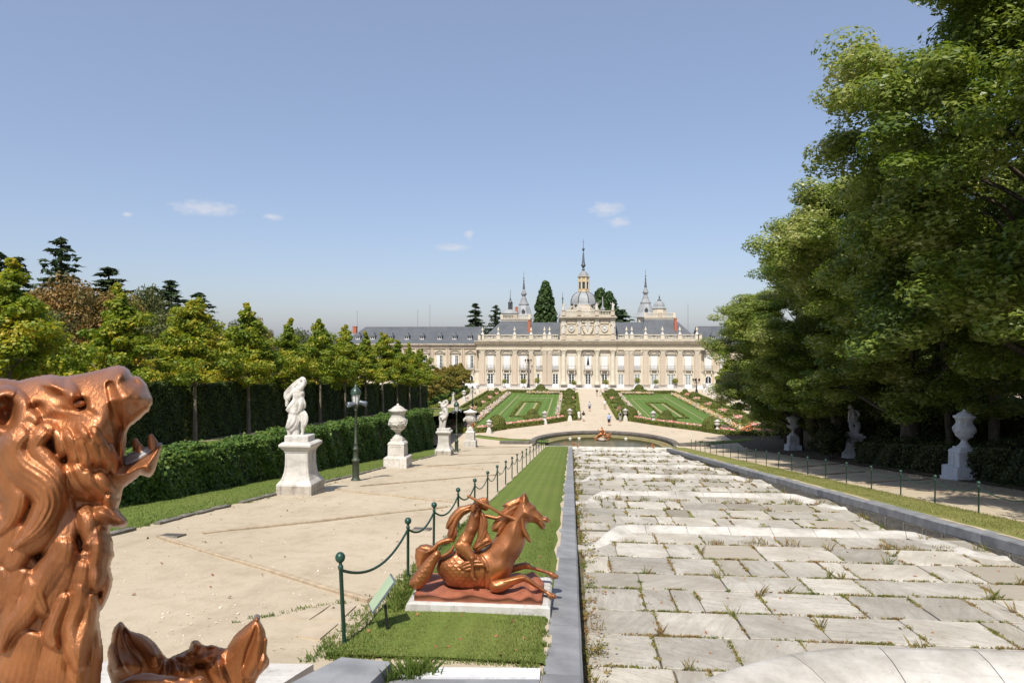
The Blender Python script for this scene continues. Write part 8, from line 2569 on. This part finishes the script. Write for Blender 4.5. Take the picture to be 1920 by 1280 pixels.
L(4, (305, 270, 0.04, 36), (325, 320, 0.06, 34), (335, 355, 0.04, 18))
L(3, (300, 240, 0.1, 20), (270, 262, 0.13, 22), (235, 270, 0.1, 14))
L(5, (240, 385, 0.06, 56), (240, 440, 0.1, 58), (215, 490, 0.14, 52), (185, 525, 0.12, 30), (170, 520, 0.1, 14))
L(4, (255, 385, 0.04, 42), (262, 450, 0.08, 44), (250, 510, 0.1, 40), (215, 555, 0.1, 24))
L(3, (215, 400, 0.0, 30), (210, 460, 0.02, 30), (200, 530, 0.04, 34), (195, 570, 0.04, 20))
L(4, (310, 385, 0.02, 38), (340, 420, 0.06, 34), (345, 465, 0.08, 32), (330, 510, 0.08, 28), (318, 525, 0.06, 14))
T((315, 400, 0.02, 36), (330, 470, 0.05, 30), (322, 530, 0.05, 19), (320, 570, 0.05, 14), (316, 600, 0.05, 16), (345, 612, 0.08, 11))
T((215, 470, 0.02, 34), (205, 545, 0.03, 22), (200, 590, 0.03, 16), (200, 618, 0.05, 15), (192, 626, 0.1, 12))
T((262, 440, -0.05, 40), (262, 540, -0.03, 36), (258, 600, -0.02, 34), (258, 632, 0.0, 46))
organic('figure', mb, 0.017, M_MARBLE, t, smooth=1)
# second statue of the left path
t, p = pedestal_thing('marble_statue', 'white marble man, arm over his head, on a flared pedestal farther down the left path', 833, 853, 0.43, 2.05, M_MARBLE, M_STAINED)
d = p.y * CA - p.x * SA
m = MB(); m.bbox(-0.55, 0.5, -0.4, 0.4, 2.05, 2.22, 0.03); m.build('block', M_MARBLE, t)
S_ = Sculpt(d, 740, 690, 7.53, p)
mb = MB()
T((690, 720, 0, 34), (700, 660, 0, 36), (700, 600, 0, 34), (690, 540, 0, 42), (690, 510, 0, 30)); S_.ball(mb, 695, 490, 0.05, 24, 28, 0.16)
T((720, 530, 0.1, 20), (745, 495, 0.1, 17), (738, 460, 0.1, 15), (705, 465, 0.1, 14)); T((660, 530, 0, 20), (655, 500, 0.05, 16), (640, 482, 0.05, 14), (625, 490, 0.05, 12))
T((715, 590, 0.15, 30), (735, 640, 0.2, 26), (715, 690, 0.25, 22), (675, 720, 0.25, 20))
L(4, (730, 560, 0, 22), (742, 640, 0.0, 26), (725, 700, 0, 22), (722, 760, 0, 12)); L(3, (660, 650, 0, 24), (640, 700, 0.0, 24), (645, 760, 0, 20), (635, 840, 0, 14))
T((705, 700, 0.1, 28), (705, 770, 0.12, 22), (700, 840, 0.1, 17), (715, 860, 0.15, 14)); T((675, 710, 0, 30), (660, 780, 0.02, 24), (655, 850, 0.02, 17), (645, 862, 0.05, 14))
T((680, 770, -0.1, 26), (680, 850, -0.1, 34)); S_.ball(mb, 660, 690, 0.2, 26, 24, 0.2); S_.ball(mb, 650, 640, 0.1, 22, 26, 0.2)
organic('figure', mb, 0.03, M_MARBLE, t, smooth=1)
# statue in the shade of the right path
t, p = pedestal_thing('marble_statue', 'grey marble hooded figure leaning forward, on a pedestal in the shade of the right path', 1602, 862, 0.46, 2.05, M_MARBLE_G, M_MARBLE_G)
d = p.y * CA - p.x * SA
m = MB(); m.bbox(-0.5, 0.5, -0.4, 0.4, 2.05, 2.2, 0.03); m.build('block', M_MARBLE_G, t)
S_ = Sculpt(d, 1460, 720, 8.0, p)
mb = MB()
T((1120, 560, 0, 46), (1115, 500, 0, 42), (1105, 440, 0, 46), (1095, 400, 0, 44), (1080, 370, 0, 26)); S_.ball(mb, 1072, 345, 0.05, 30, 36, 0.2); S_.ball(mb, 1055, 358, 0.08, 16, 22, 0.1)
L(3, (1085, 318, 0, 22), (1100, 350, -0.02, 26), (1110, 385, -0.05, 20))
T((1065, 410, 0.1, 22), (1062, 470, 0.15, 20), (1056, 530, 0.15, 17), (1052, 560, 0.15, 15)); T((1140, 400, 0.0, 24), (1185, 420, 0.0, 22), (1200, 460, 0.05, 20), (1180, 490, 0.12, 18), (1150, 490, 0.15, 16))
L(4, (1075, 540, 0.1, 30), (1130, 530, 0.15, 34), (1180, 520, 0.1, 24)); L(5, (1090, 560, 0.1, 40), (1085, 620, 0.12, 44), (1095, 690, 0.12, 36), (1090, 745, 0.1, 24))
L(5, (1150, 560, 0.05, 40), (1180, 620, 0.06, 40), (1195, 680, 0.05, 34), (1190, 740, 0.04, 30)); L(4, (1200, 560, 0, 20), (1215, 620, 0, 22), (1210, 680, 0, 18))
T((1105, 650, 0.15, 26), (1108, 720, 0.15, 18), (1100, 758, 0.18, 16)); T((1150, 680, 0, 44), (1155, 750, 0, 56)); S_.ball(mb, 1130, 775, 0.0, 100, 26, 0.35)
organic('figure', mb, 0.03, M_MARBLE_G, t, smooth=1)

# small standing figures: two shared meshes for the side walks, the roof and the attic
def small_figure(seed, name='figure', mat=M_MARBLE):
    r = random.Random(seed); m = MB()
    m.tube([(0, 0, 0), (0.02, 0, 0.35), (0, 0, 0.8)], [0.2, 0.19, 0.13], 10)
    m.tube([(0.1, -0.05, 0.02), (0.12, -0.08, 0.4), (0.05, -0.02, 0.85)], [0.07, 0.09, 0.1], 8)
    m.tube([(0, 0, 0.8), (0.02, 0, 1.05), (0, 0, 1.25), (0, 0, 1.36)], [0.13, 0.15, 0.16, 0.06], 10)
    m.ball((0.01, -0.02, 1.5), (0.09, 0.1, 0.12), 10, 8)
    sg = 1 if seed % 2 else -1
    m.tube([(sg * 0.16, 0, 1.27), (sg * 0.3, -0.05, 1.15), (sg * 0.34, -0.12, 1.38), (sg * 0.3, -0.1, 1.55)], [0.06, 0.055, 0.045, 0.04], 8)
    m.tube([(-sg * 0.16, 0, 1.27), (-sg * 0.27, -0.02, 1.05), (-sg * 0.2, -0.12, 0.88)], [0.06, 0.055, 0.045], 8)
    for i in range(6):
        a = r.uniform(0, 6.28); m.tube([(0.14 * math.cos(a), 0.12 * math.sin(a), 0.9), (0.2 * math.cos(a + 0.3), 0.18 * math.sin(a + 0.3), 0.45), (0.2 * math.cos(a + 0.5), 0.2 * math.sin(a + 0.5), 0.05)], [0.04, 0.06, 0.05], 6)
    o = organic(name, m, 0.035, mat, None, smooth=1)
    me = o.data; bpy.data.objects.remove(o)
    return me
FIG = [small_figure(1), small_figure(2)]
m = MB(); m.lathe([(0.42, -0.1), (0.42, 0.25), (0.34, 0.3), (0.3, 0.9), (0.36, 0.95), (0.36, 1.05)], sq=True); ME_SP = m.mesh('pedestal', M_MARBLE)
def side_statue(px, py, pyt, v, label, group=G2, z=0.0):
    p = gz(px, py, z); H = at(px, pyt, p.y * CA - p.x * SA).z - z
    t = thing('garden_statue', label, 'statue', tuple(p), 0, group)
    s = H / 2.68; t.scale = (s, s, s)
    inst('pedestal', ME_SP, t); inst('figure', FIG[v], t, (0, 0, 1.05))
side_statue(850, 760.5, 734, 0, 'small white statue on the left side walk beyond the end of the long hedge')
side_statue(883, 744, 722, 1, 'small white statue on the left side walk between the two urns')
side_statue(1337.5, 744.8, 719, 0, 'small white statue on the right side walk between bench and bench')
side_statue(1387, 762.5, 740, 1, 'low white statue on a wide pedestal of the right side walk')
side_statue(1325, 737, 721, 1, 'small white statue at the palace end of the right side walk')
side_statue(1494, 806, 766, 0, 'sunlit white statue showing behind the slender urn in the bushes', None)
for px, py0, py1, v in ((1056.6, 581.8, 567, 0), (1085.9, 581.8, 567.5, 1), (1119, 581.8, 567, 0), (1148.8, 581.8, 566.5, 1)):
    s = (fz(py1) - fz(py0)) / 1.62
    inst('roof_statue', FIG[v], pal, (fx(px) - ORIGIN.x, -0.0, fz(py0)), (0, 0, 0), (s * 1.25, s, s))
for px, v in ((1056.6, 0), (1085.9, 1), (1119, 0), (1148.8, 1)):
    s = (fz(602.5) - fz(625.9)) / 1.62
    inst('atlas_figure', FIG[v], pal, (fx(px) - ORIGIN.x, -0.52, fz(625.9)), (0, 0, 0), (s * 0.95, s * 0.7, s))

# ---- copper groups about the pool
def copper_group(px, py, t_, spec, label, base=True, name='copper_group', seed=1, zb=None, vox=0.045):
    p = at(px, py, t_)
    th = thing(name, label, 'sculpture', tuple(p))
    r = random.Random(seed)
    s = t_ / 1280.0
    if base:
        m = MB()
        for i in range(9):
            a = i * 0.7; m.ball((8 * s * math.cos(a) * r.random(), 6 * s * math.sin(a) * r.random(), 2 * s * r.random()), (6 * s, 5 * s, 3.6 * s), 9, 7)
        organic('rock', m, vox * 1.2, M_STAINED, th, smooth=1)
    for (x, z, h, lean) in spec:
        m = MB(); x *= s; z *= s; h *= s
        m.tube([(x, 0, z), (x + lean * h * 0.3, -0.05, z + h * 0.35), (x + lean * h * 0.5, -0.05, z + h * 0.75)], [h * 0.17, h * 0.2, h * 0.13], 8)
        m.ball((x + lean * h * 0.6, -0.05, z + h * 0.92), h * 0.12, 8, 6)
        sg = 1 if lean >= 0 else -1
        m.tube([(x + lean * h * 0.45, -0.1, z + h * 0.7), (x + sg * h * 0.4, -0.15, z + h * 0.55), (x + sg * h * 0.6, -0.2, z + h * 0.75)], [h * 0.08, h * 0.07, h * 0.05], 7)
        m.tube([(x + lean * h * 0.4, 0, z + h * 0.7), (x - sg * h * 0.3, -0.1, z + h * 0.5), (x - sg * h * 0.35, -0.2, z + h * 0.25)], [h * 0.08, h * 0.07, h * 0.05], 7)
        m.tube([(x, -0.1, z + h * 0.1), (x + sg * h * 0.35, -0.3, z + h * 0.12), (x + sg * h * 0.6, -0.3, z - h * 0.1)], [h * 0.12, h * 0.1, h * 0.07], 7)
        organic('figure', m, vox, M_COPPER, th, smooth=1)
copper_group(1129.5, 824.5, 82.6, [(-10, 0, 11, 0.5), (-5, 3, 13, 0.3), (0, 9, 15, -0.1), (7, 4, 12, -0.5), (12, 0, 11, -0.3), (13, 6, 9, 0.2), (-12, -1, 7, -0.6), (2, -1, 9, 0.4)], 'copper-painted group of figures on rocks in the middle of the round pool', seed=3)
copper_group(1077, 836, 76.5, [(0, 0, 9, -0.5), (5, -2, 7, 0.7)], 'small copper figure on the left wall at the foot of the cascade', base=False, seed=4)
copper_group(1221, 838, 76, [(0, 0, 8, 0.5), (-6, -2, 6, -0.8), (4, -2, 7, 0.3)], 'small copper figures on the right wall at the foot of the cascade', base=False, seed=5)
copper_group(1402, 811, 90.5, [(-12, 0, 12, 0.7), (-5, 2, 14, 0.3), (2, 3, 16, 0.2), (8, 1, 14, -0.5), (14, 0, 11, -0.7)], 'copper figures on a grey stone island at the edge of the shaded grass bank', base=False, seed=6)
pgr = gz(1404, 815)
m = MB(); m.smooth = True; m.lathe([(1.5, -0.1), (1.6, 0.1), (1.45, 0.25), (1.3, 0.32)], 18)
tag(m.build('stone_island', M_SLATE, None, loc=tuple(pgr)), 'round grey stone base under the copper figures on the right bank', 'stone base')
copper_group(884, 801, 96, [(-6, 0, 11, 0.4), (4, 0, 13, -0.3)], 'copper figures behind the lowest urn of the left path', base=False, seed=7)
for i, (px, py, lab) in enumerate(((937.5, 821.6, 'tiny copper frog on the left grass bank, farther from the pool'), (981, 824.6, 'tiny copper frog on the left grass bank near the pool wall'), (1059, 831.5, 'tiny copper frog beside the end of the left lawn'), (1355, 827.5, 'dark copper frog on the shaded grass bank'), (1315, 828.6, 'tiny copper frog on the right grass bank near the fence'), (1245, 834, 'tiny copper frog beside the white step, right of the cascade'))):
    p = gz(px, py, 0.05); t_ = thing('frog_sculpture', lab, 'sculpture', tuple(p))
    m = MB(); t_.scale = (0.6, 0.6, 0.6); m.ball((0, 0, 0.12), (0.24, 0.18, 0.14), 10, 8); m.ball((0.16, -0.06, 0.24), (0.11, 0.1, 0.1), 8, 6)
    for sg in (-1, 1): m.tube([(sg * 0.1, 0, 0.15), (sg * 0.25, -0.1, 0.2), (sg * 0.27, -0.15, 0.02)], [0.07, 0.06, 0.045], 6); m.ball((0.2 + 0.0 * sg, sg * 0.06 - 0.06, 0.33), 0.035, 6, 5)
    organic('body', m, 0.03, M_COPPER, t_, smooth=1)
for i, (px, py) in enumerate(((1069, 821), (1086, 820.6), (1173.5, 821.3))):
    p = gz(px, py, -0.2); t_ = thing('fountain_jet', ['white fountain nozzle in the pool, left one', 'white fountain nozzle in the pool left of the copper group', 'white fountain nozzle in the pool right of the copper group'][i], 'fountain nozzle', tuple(p))
    t_.scale = (0.6, 0.6, 0.6); m = MB(); m.smooth = True; m.lathe([(0.34, -0.2), (0.33, 0.02), (0.22, 0.12), (0.1, 0.16), (0.08, 0.22)], 14); m.build('basin', M_MARBLE, t_)
    m = MB(); m.lathe([(0.05, 0.2), (0.04, 0.36)], 8); m.build('pipe', M_IRON, t_)

# ---- people
M_SKIN = simple('skin', (0.5, 0.3, 0.2), (0.45, 0.26, 0.17), 4, 0.6)
def cloth(name, c): return simple(name, c, tuple(x * 0.85 for x in c), 6, 0.85)
def person(px, py, h, label, shirt, legs, hair, facing=0.0, long_=False, pack=None, stride=0.1, skirt=False):
    p = gz(px, py)
    t = thing('person', label, 'person', tuple(p), facing, 'visitors walking in the garden')
    s = h / 1.72; t.scale = (s, s, s)
    m = MB()
    for sg, st in ((-1, stride), (1, -stride)):
        m.tube([(sg * 0.09, 0, 0.9), (sg * 0.1, st * 0.5, 0.5), (sg * 0.1, st, 0.1), (sg * 0.1, st, 0.05)], [0.09, 0.065, 0.045, 0.045], 8)
        m.tube([(sg * 0.1, st - 0.05, 0.04), (sg * 0.11, st + 0.13, 0.035)], [0.045, 0.035], 8)
        m.tube([(sg * 0.19, 0, 1.4), (sg * 0.24, -st * 0.4, 1.14), (sg * 0.23, 0.05 - st * 0.6, 0.9), (sg * 0.23, 0.08 - st * 0.7, 0.8)], [0.055, 0.045, 0.036, 0.04], 8)
    m.tube([(0, 0, 0.88), (0, 0, 1.1), (0, 0, 1.35), (0, 0, 1.45), (0, 0, 1.55)], [0.14, 0.125, 0.16, 0.07, 0.055], 10)
    m.ball((0, 0.01, 1.62), (0.078, 0.095, 0.115), 10, 8); m.ball((0, 0.1, 1.6), (0.014, 0.02, 0.02), 6, 5)
    organic('body', m, 0.022, M_SKIN, t, smooth=1)
    m = MB()
    m.tube([(0, 0, 0.86), (0, 0, 1.1), (0, 0, 1.36), (0, 0, 1.46)], [0.165, 0.15, 0.185, 0.085], 10)
    for sg, st in ((-1, stride), (1, -stride)): m.tube([(sg * 0.17, 0, 1.41), (sg * 0.22, -st * 0.2, 1.24), (sg * 0.235, -st * 0.35, 1.14 if not long_ else 0.92)], [0.075, 0.068, 0.062], 8)
    organic('shirt', m, 0.025, shirt, t, smooth=1)
    m = MB()
    if skirt:
        m.tube([(0, 0, 0.96), (0, 0, 0.7), (0, 0, 0.32)], [0.155, 0.19, 0.23], 10)
    else:
        for sg, st in ((-1, stride), (1, -stride)): m.tube([(sg * 0.08, 0, 0.9), (sg * 0.1, st * 0.5, 0.52), (sg * 0.1, st * (0.55 if not long_ else 0.9), 0.47 if not long_ else 0.12)], [0.12, 0.09, 0.085 if not long_ else 0.07], 8)
        m.tube([(0, 0, 0.98), (0, 0, 0.86)], [0.16, 0.165], 10)
    organic('trousers' if not skirt else 'skirt', m, 0.025, legs, t, smooth=1)
    m = MB(); m.smooth = True; m.ball((0, -0.02, 1.65), (0.088, 0.1, 0.1), 10, 8)
    if hair[1]: m.ball((0, -0.06, 1.55), (0.075, 0.06, 0.13), 8, 6)
    m.build('hair', hair[0], t)
    for sg, st in ((-1, stride), (1, -stride)):
        m = MB(); m.smooth = True; m.ball((sg * 0.105, st + 0.04, 0.04), (0.055, 0.13, 0.05), 8, 6); m.build('shoe', pack or C_DK, t)
    if pack:
        m = MB(); m.smooth = True; m.ball((0, -0.2, 1.22), (0.14, 0.09, 0.2), 10, 8); m.build('backpack', pack, t)
C_DK = cloth('black_cloth', (0.015, 0.016, 0.02)); C_W = cloth('white_cloth', (0.72, 0.72, 0.7)); C_LB = cloth('light_blue_cloth', (0.35, 0.45, 0.62)); C_GR = cloth('grey_cloth', (0.28, 0.28, 0.28)); C_BG = cloth('blue_grey_cloth', (0.42, 0.46, 0.52)); C_NV = cloth('navy_cloth', (0.05, 0.06, 0.1)); C_KH = cloth('khaki_cloth', (0.45, 0.4, 0.33))
H_DK = cloth('dark_hair', (0.02, 0.015, 0.012)); H_BL = cloth('blond_hair', (0.5, 0.36, 0.16)); H_BR = cloth('brown_hair', (0.1, 0.06, 0.035))
person(1105.4, 770.8, 1.72, 'person in a blue-grey shirt and dark shorts walking up the middle walk', C_BG, C_NV, (H_BR, False))
person(1134.2, 766.8, 1.72, 'person in a white shirt and light shorts at the right edge of the middle walk', C_W, C_KH, (H_BR, False), stride=0.15)
person(1142, 797.9, 1.82, 'person in a light blue shirt and black shorts walking away from the pool', C_LB, C_DK, (H_DK, False), stride=0.06)
person(1163, 790.4, 1.62, 'fair-haired person in grey with a dark backpack, by the urn right of the walk', C_GR, C_GR, (H_BL, True), skirt=True, pack=C_DK)
person(1085.6, 788.4, 1.62, 'person dressed in white beside the urn at the left of the middle walk', C_W, C_W, (H_BR, False), facing=0.4)
person(1094, 789.8, 1.6, 'person in a black top and white shorts at the left of the middle walk', C_DK, C_W, (H_DK, True), facing=-0.3)
person(1119.3, 742.6, 1.66, 'person in a dark top, left of the pair at the palace end of the walk', C_DK, C_KH, (H_DK, True), facing=3.1)
person(1126, 743.2, 1.64, 'person in a pale top, right of the pair at the palace end of the walk', C_KH, C_W, (H_BR, True), facing=3.3)

# ------------------------------------------------------------------ weeds, grass and fallen leaves
def blades(P, h, seed, w=0.012, lean=0.5):
    g = np.random.default_rng(seed); n = len(P)
    a = g.random(n) * 6.283
    hh = h * (0.45 + 0.9 * g.random(n)) if np.isscalar(h) else h
    d = np.c_[np.cos(a), np.sin(a)]
    l = lean * hh * g.random(n)
    V = np.empty((n, 4, 3), dtype=np.float32)
    ww = np.broadcast_to(w, (n,))
    V[:, 0] = P + np.c_[-d[:, 1] * ww, d[:, 0] * ww, np.zeros(n)]
    V[:, 1] = P + np.c_[d[:, 1] * ww, -d[:, 0] * ww, np.zeros(n)]
    V[:, 2] = P + np.c_[d[:, 0] * l * 0.4 + d[:, 1] * ww * 0.7, d[:, 1] * l * 0.4 - d[:, 0] * ww * 0.7, hh * 0.6]
    V[:, 3] = P + np.c_[d[:, 0] * l, d[:, 1] * l, hh]
    b = np.arange(n, dtype=np.int32)[:, None] * 4
    F = np.stack([b + np.array([[0, 1, 2]]), b + np.array([[0, 2, 3]])], axis=1).reshape(-1, 3)
    return V.reshape(-1, 3), F
L_GRASS = foliage('grass_blades', [(0.2, (0.07, 0.115, 0.02)), (0.6, (0.125, 0.175, 0.034)), (0.9, (0.22, 0.225, 0.07))], 0.9, 0.3, isl=0.6)
L_DRYG = foliage('dry_grass_blades', [(0.2, (0.12, 0.14, 0.03)), (0.6, (0.2, 0.2, 0.06)), (0.9, (0.33, 0.28, 0.12))], 0.9, 0.25, isl=0.6)
L_WEED = foliage('joint_weeds', [(0.12, (0.1, 0.15, 0.03)), (0.35, (0.19, 0.19, 0.045)), (0.6, (0.26, 0.2, 0.075)), (0.82, (0.24, 0.13, 0.06)), (0.97, (0.36, 0.27, 0.14))], 1.6, 0.3, isl=0.4)
g = np.random.default_rng(77)
n = 42000
y = 7.85 + (19.0 - 7.85) * g.random(n) ** 1.7
x = -2.9 + 2.5 * g.random(n)
ok = ~((y > 9.75) & (y < 11.25) & (x > -2.7))
x, y = x[ok], y[ok]
z = 9.4 - 0.118 * y + 0.03
V, F = blades(np.c_[x, y, z], 0.032, 1, 0.006, 1.1)
tag(inst('lawn_grass', np_mesh('lawn_grass', V, F, L_GRASS)), 'short green grass of the near lawn before and beside the sea horse', 'grass', None, 'stuff')
n = 20000
y = 12 + 34 * g.random(n) ** 1.5; x = 11.35 + 1.75 * g.random(n)
V, F = blades(np.c_[x, y, 9.4 - 0.118 * y + 0.03], 0.055, 2, 0.009, 0.9)
tag(inst('verge_grass', np_mesh('verge_grass', V, F, L_DRYG)), 'yellowish short grass of the verge along the right coping', 'grass', None, 'stuff')
n = 17000
y = 13 + 40 * g.random(n) ** 1.4; x = -14.0 + 3.0 * g.random(n)
V, F = blades(np.c_[x, y, 9.4 - 0.118 * y + 0.03], 0.06, 3, 0.011, 0.9)
tag(inst('hedge_foot_grass', np_mesh('hedge_foot_grass', V, F, L_GRASS)), 'green grass strip at the foot of the long hedge', 'grass', None, 'stuff')
# tufts in the joints of the paving
Ps = []; hs = []; ws = []
def tuft(x, y, z, k, spread, h):
    a = g.random(k) * 6.283; r = spread * np.sqrt(g.random(k))
    Ps.append(np.c_[x + r * np.cos(a), y + 0.5 * r * np.sin(a), np.full(k, z)]); hs.append(h * (0.3 + 0.9 * g.random(k)))
LP = []; LS = []
for (x0, y0, x1, y1, k) in JOINTS:
    L = math.hypot(x1 - x0, y1 - y0)
    near = max(0.12, min(1.0, (26 - y0) / 14))
    m_ = int(L * (9 if y1 == y0 else 7) * (0.35 + 0.65 * near))
    grp = g.random() * 6.28
    for i in range(m_):
        f = g.random()
        x, y = x0 + (x1 - x0) * f, y0 + (y1 - y0) * f + 0.012 * g.normal()
        dens = 0.5 + 0.5 * math.sin(x * 1.9 + y * 2.3 + grp)
        if g.random() > 0.34 + 0.62 * dens ** 2: continue
        z = bed_z(k, y) - 0.03
        if abs(y - LIPS[k]) < 0.5: continue
        kk = int(20 * near) + 6
        tuft(x, y, z, kk, 0.075, 0.075)
        nl = int(15 * near) + 5
        hv = y1 == y0; LP.append(np.c_[x + (0.1 if hv else 0.02) * g.normal(size=nl), y + (0.016 if hv else 0.08) * g.normal(size=nl), z + 0.03 + 0.025 * g.random(nl)]); LS.append(np.full(nl, 0.024 + 0.008 / near))
        if g.random() < 0.03: tuft(x, y, z, 18, 0.08, 0.24)
# green growth along the left wall of the bed
for i in range(130):
    y = 9.5 + 60 * g.random() ** 1.5; k = next(j for j in range(len(LIPS)) if y <= LIPS[j] + 0.01)
    x = XL + 0.12 + 0.3 * g.random(); z = bed_z(k, y) - 0.02
    tuft(x, y, z, 14, 0.1, 0.1 + 0.15 * (g.random() < 0.2))
    LP.append(np.c_[x + 0.1 * g.normal(size=9), y + 0.1 * g.normal(size=9), z + 0.04 + 0.12 * g.random(9)]); LS.append(np.full(9, 0.045))
# growth along the foot of the right wall and at the lips
for i in range(260):
    y = 13 + 60 * g.random(); k = next(j for j in range(len(LIPS)) if y <= LIPS[j] + 0.01)
    if y < LIPS[k] - 3.2:
        tuft(XR - 0.15 * g.random(), y, bed_z(k, y), 14, 0.14, 0.2)
for k in range(1, 7):
    for i in range(22):
        x = XL + 0.4 + 10 * g.random(); y = LIPS[k] - 1.3 - 0.3 * g.random()
        tuft(x, y, bed_z(k, y) + 0.02, 30, 0.2, 0.22 if g.random() < 0.3 else 0.09)
P = np.concatenate(Ps); h = np.concatenate(hs)
V1, F1 = blades(P, h, 9, 0.0035 + 0.00022 * (P[:, 1] - 8).clip(0), 0.9)
LPc = np.concatenate(LP); LSc = np.concatenate(LS)
V2, F2 = leaf_quads(LPc, np.c_[g.normal(size=(len(LPc), 2)) * 0.6, np.ones(len(LPc))], LSc * (1 + 0.02 * LPc[:, 1]), 10)
tag(inst('joint_weeds', np_mesh('joint_weeds', np.concatenate([V1, V2]), np.concatenate([F1, F2 + len(V1)]), L_WEED)), 'weeds, moss and dry tufts growing in the joints of the marble paving', 'weeds', None, 'stuff')
# ragged plants at the post, the signs and the path edge
Ps = []; hs = []
for (x0, y0, x1, y1, k, h) in ((-3.0, 7.6, -2.85, 20, 300, 0.07), (-2.55, 9.7, -2.75, 11.2, 60, 0.18), (-11.0, 14, -11.0, 40, 260, 0.09), (-2.9, 7.86, -0.4, 7.86, 130, 0.045), (-11.2, 13, -10.4, 30, 60, 0.05), (-0.42, 7.5, -0.4, 9.7, 40, 0.07), (-1.9, 7.2, -1.55, 7.45, 40, 0.2), (-4.6, 9.0, -3.1, 10.6, 26, 0.06)):
    for i in range(k):
        f = g.random(); x, y = x0 + (x1 - x0) * f + 0.05 * g.normal(), y0 + (y1 - y0) * f + 0.05 * g.normal()
        tuft(x, y, slope_z(y), 12, 0.07, h)
P = np.concatenate(Ps); h = np.concatenate(hs)
V1, F1 = blades(P, h, 12, 0.008, 0.9)
tag(inst('edge_weeds', np_mesh('edge_weeds', V1, F1, L_GRASS)), 'ragged tufts of grass along the edges of the lawn and the gravel path', 'weeds', None, 'stuff')
# fallen leaves
Ps = []
n = 900
y = 16 + 55 * g.random(n); x = 17.6 + 2.2 * g.random(n) ** 0.6
Ps.append(np.c_[x, y, 9.4 - 0.118 * y + 0.02])
n = 120
y = 9.8 + 25 * g.random(n) ** 1.5; x = -10.9 + 8.2 * g.random(n) ** 2
Ps.append(np.c_[x, y, 9.4 - 0.118 * y + 0.04])
n = 60
y = 8 + 8 * g.random(n); x = -2.8 + 2.3 * g.random(n)
Ps.append(np.c_[x, y, 9.4 - 0.118 * y + 0.07])
n = 90
y = 10.5 + 9 * g.random(n); x = XL + 0.3 + 9.8 * g.random(n)
Ps.append(np.c_[x, y, np.array([bed_z(1, v) for v in y]) + 0.02])
P = np.concatenate(Ps)
V, F = leaf_quads(P, np.c_[g.normal(size=(len(P), 2)) * 0.4, np.ones(len(P))], 0.075, 14, fold=0.8)
tag(inst('fallen_leaves', np_mesh('fallen_leaves', V, F, simple('fallen_leaf', (0.3, 0.14, 0.06), (0.2, 0.09, 0.04), 9, 0.8))), 'brown fallen leaves scattered on the paths, the lawn and the paving', 'fallen leaves', None, 'stuff')
# pebbles on the near gravel
n = 6500
y = 8 + 16 * g.random(n) ** 1.4; x = -11 + 8 * g.random(n)
P = np.c_[x, y, 9.4 - 0.118 * y + 0.012]
V, F = leaf_quads(P, np.c_[g.normal(size=(n, 2)) * 0.3, np.ones(n)], 0.012 + 0.03 * g.random(n) ** 4, 15, aspect=0.9, fold=0.9)
tag(inst('pebbles', np_mesh('pebbles', V, F, simple('pebble_stone', (0.6, 0.55, 0.46), (0.35, 0.29, 0.2), 9, 0.9))), 'pale pebbles lying on the gravel of the left path', 'pebbles', None, 'stuff')
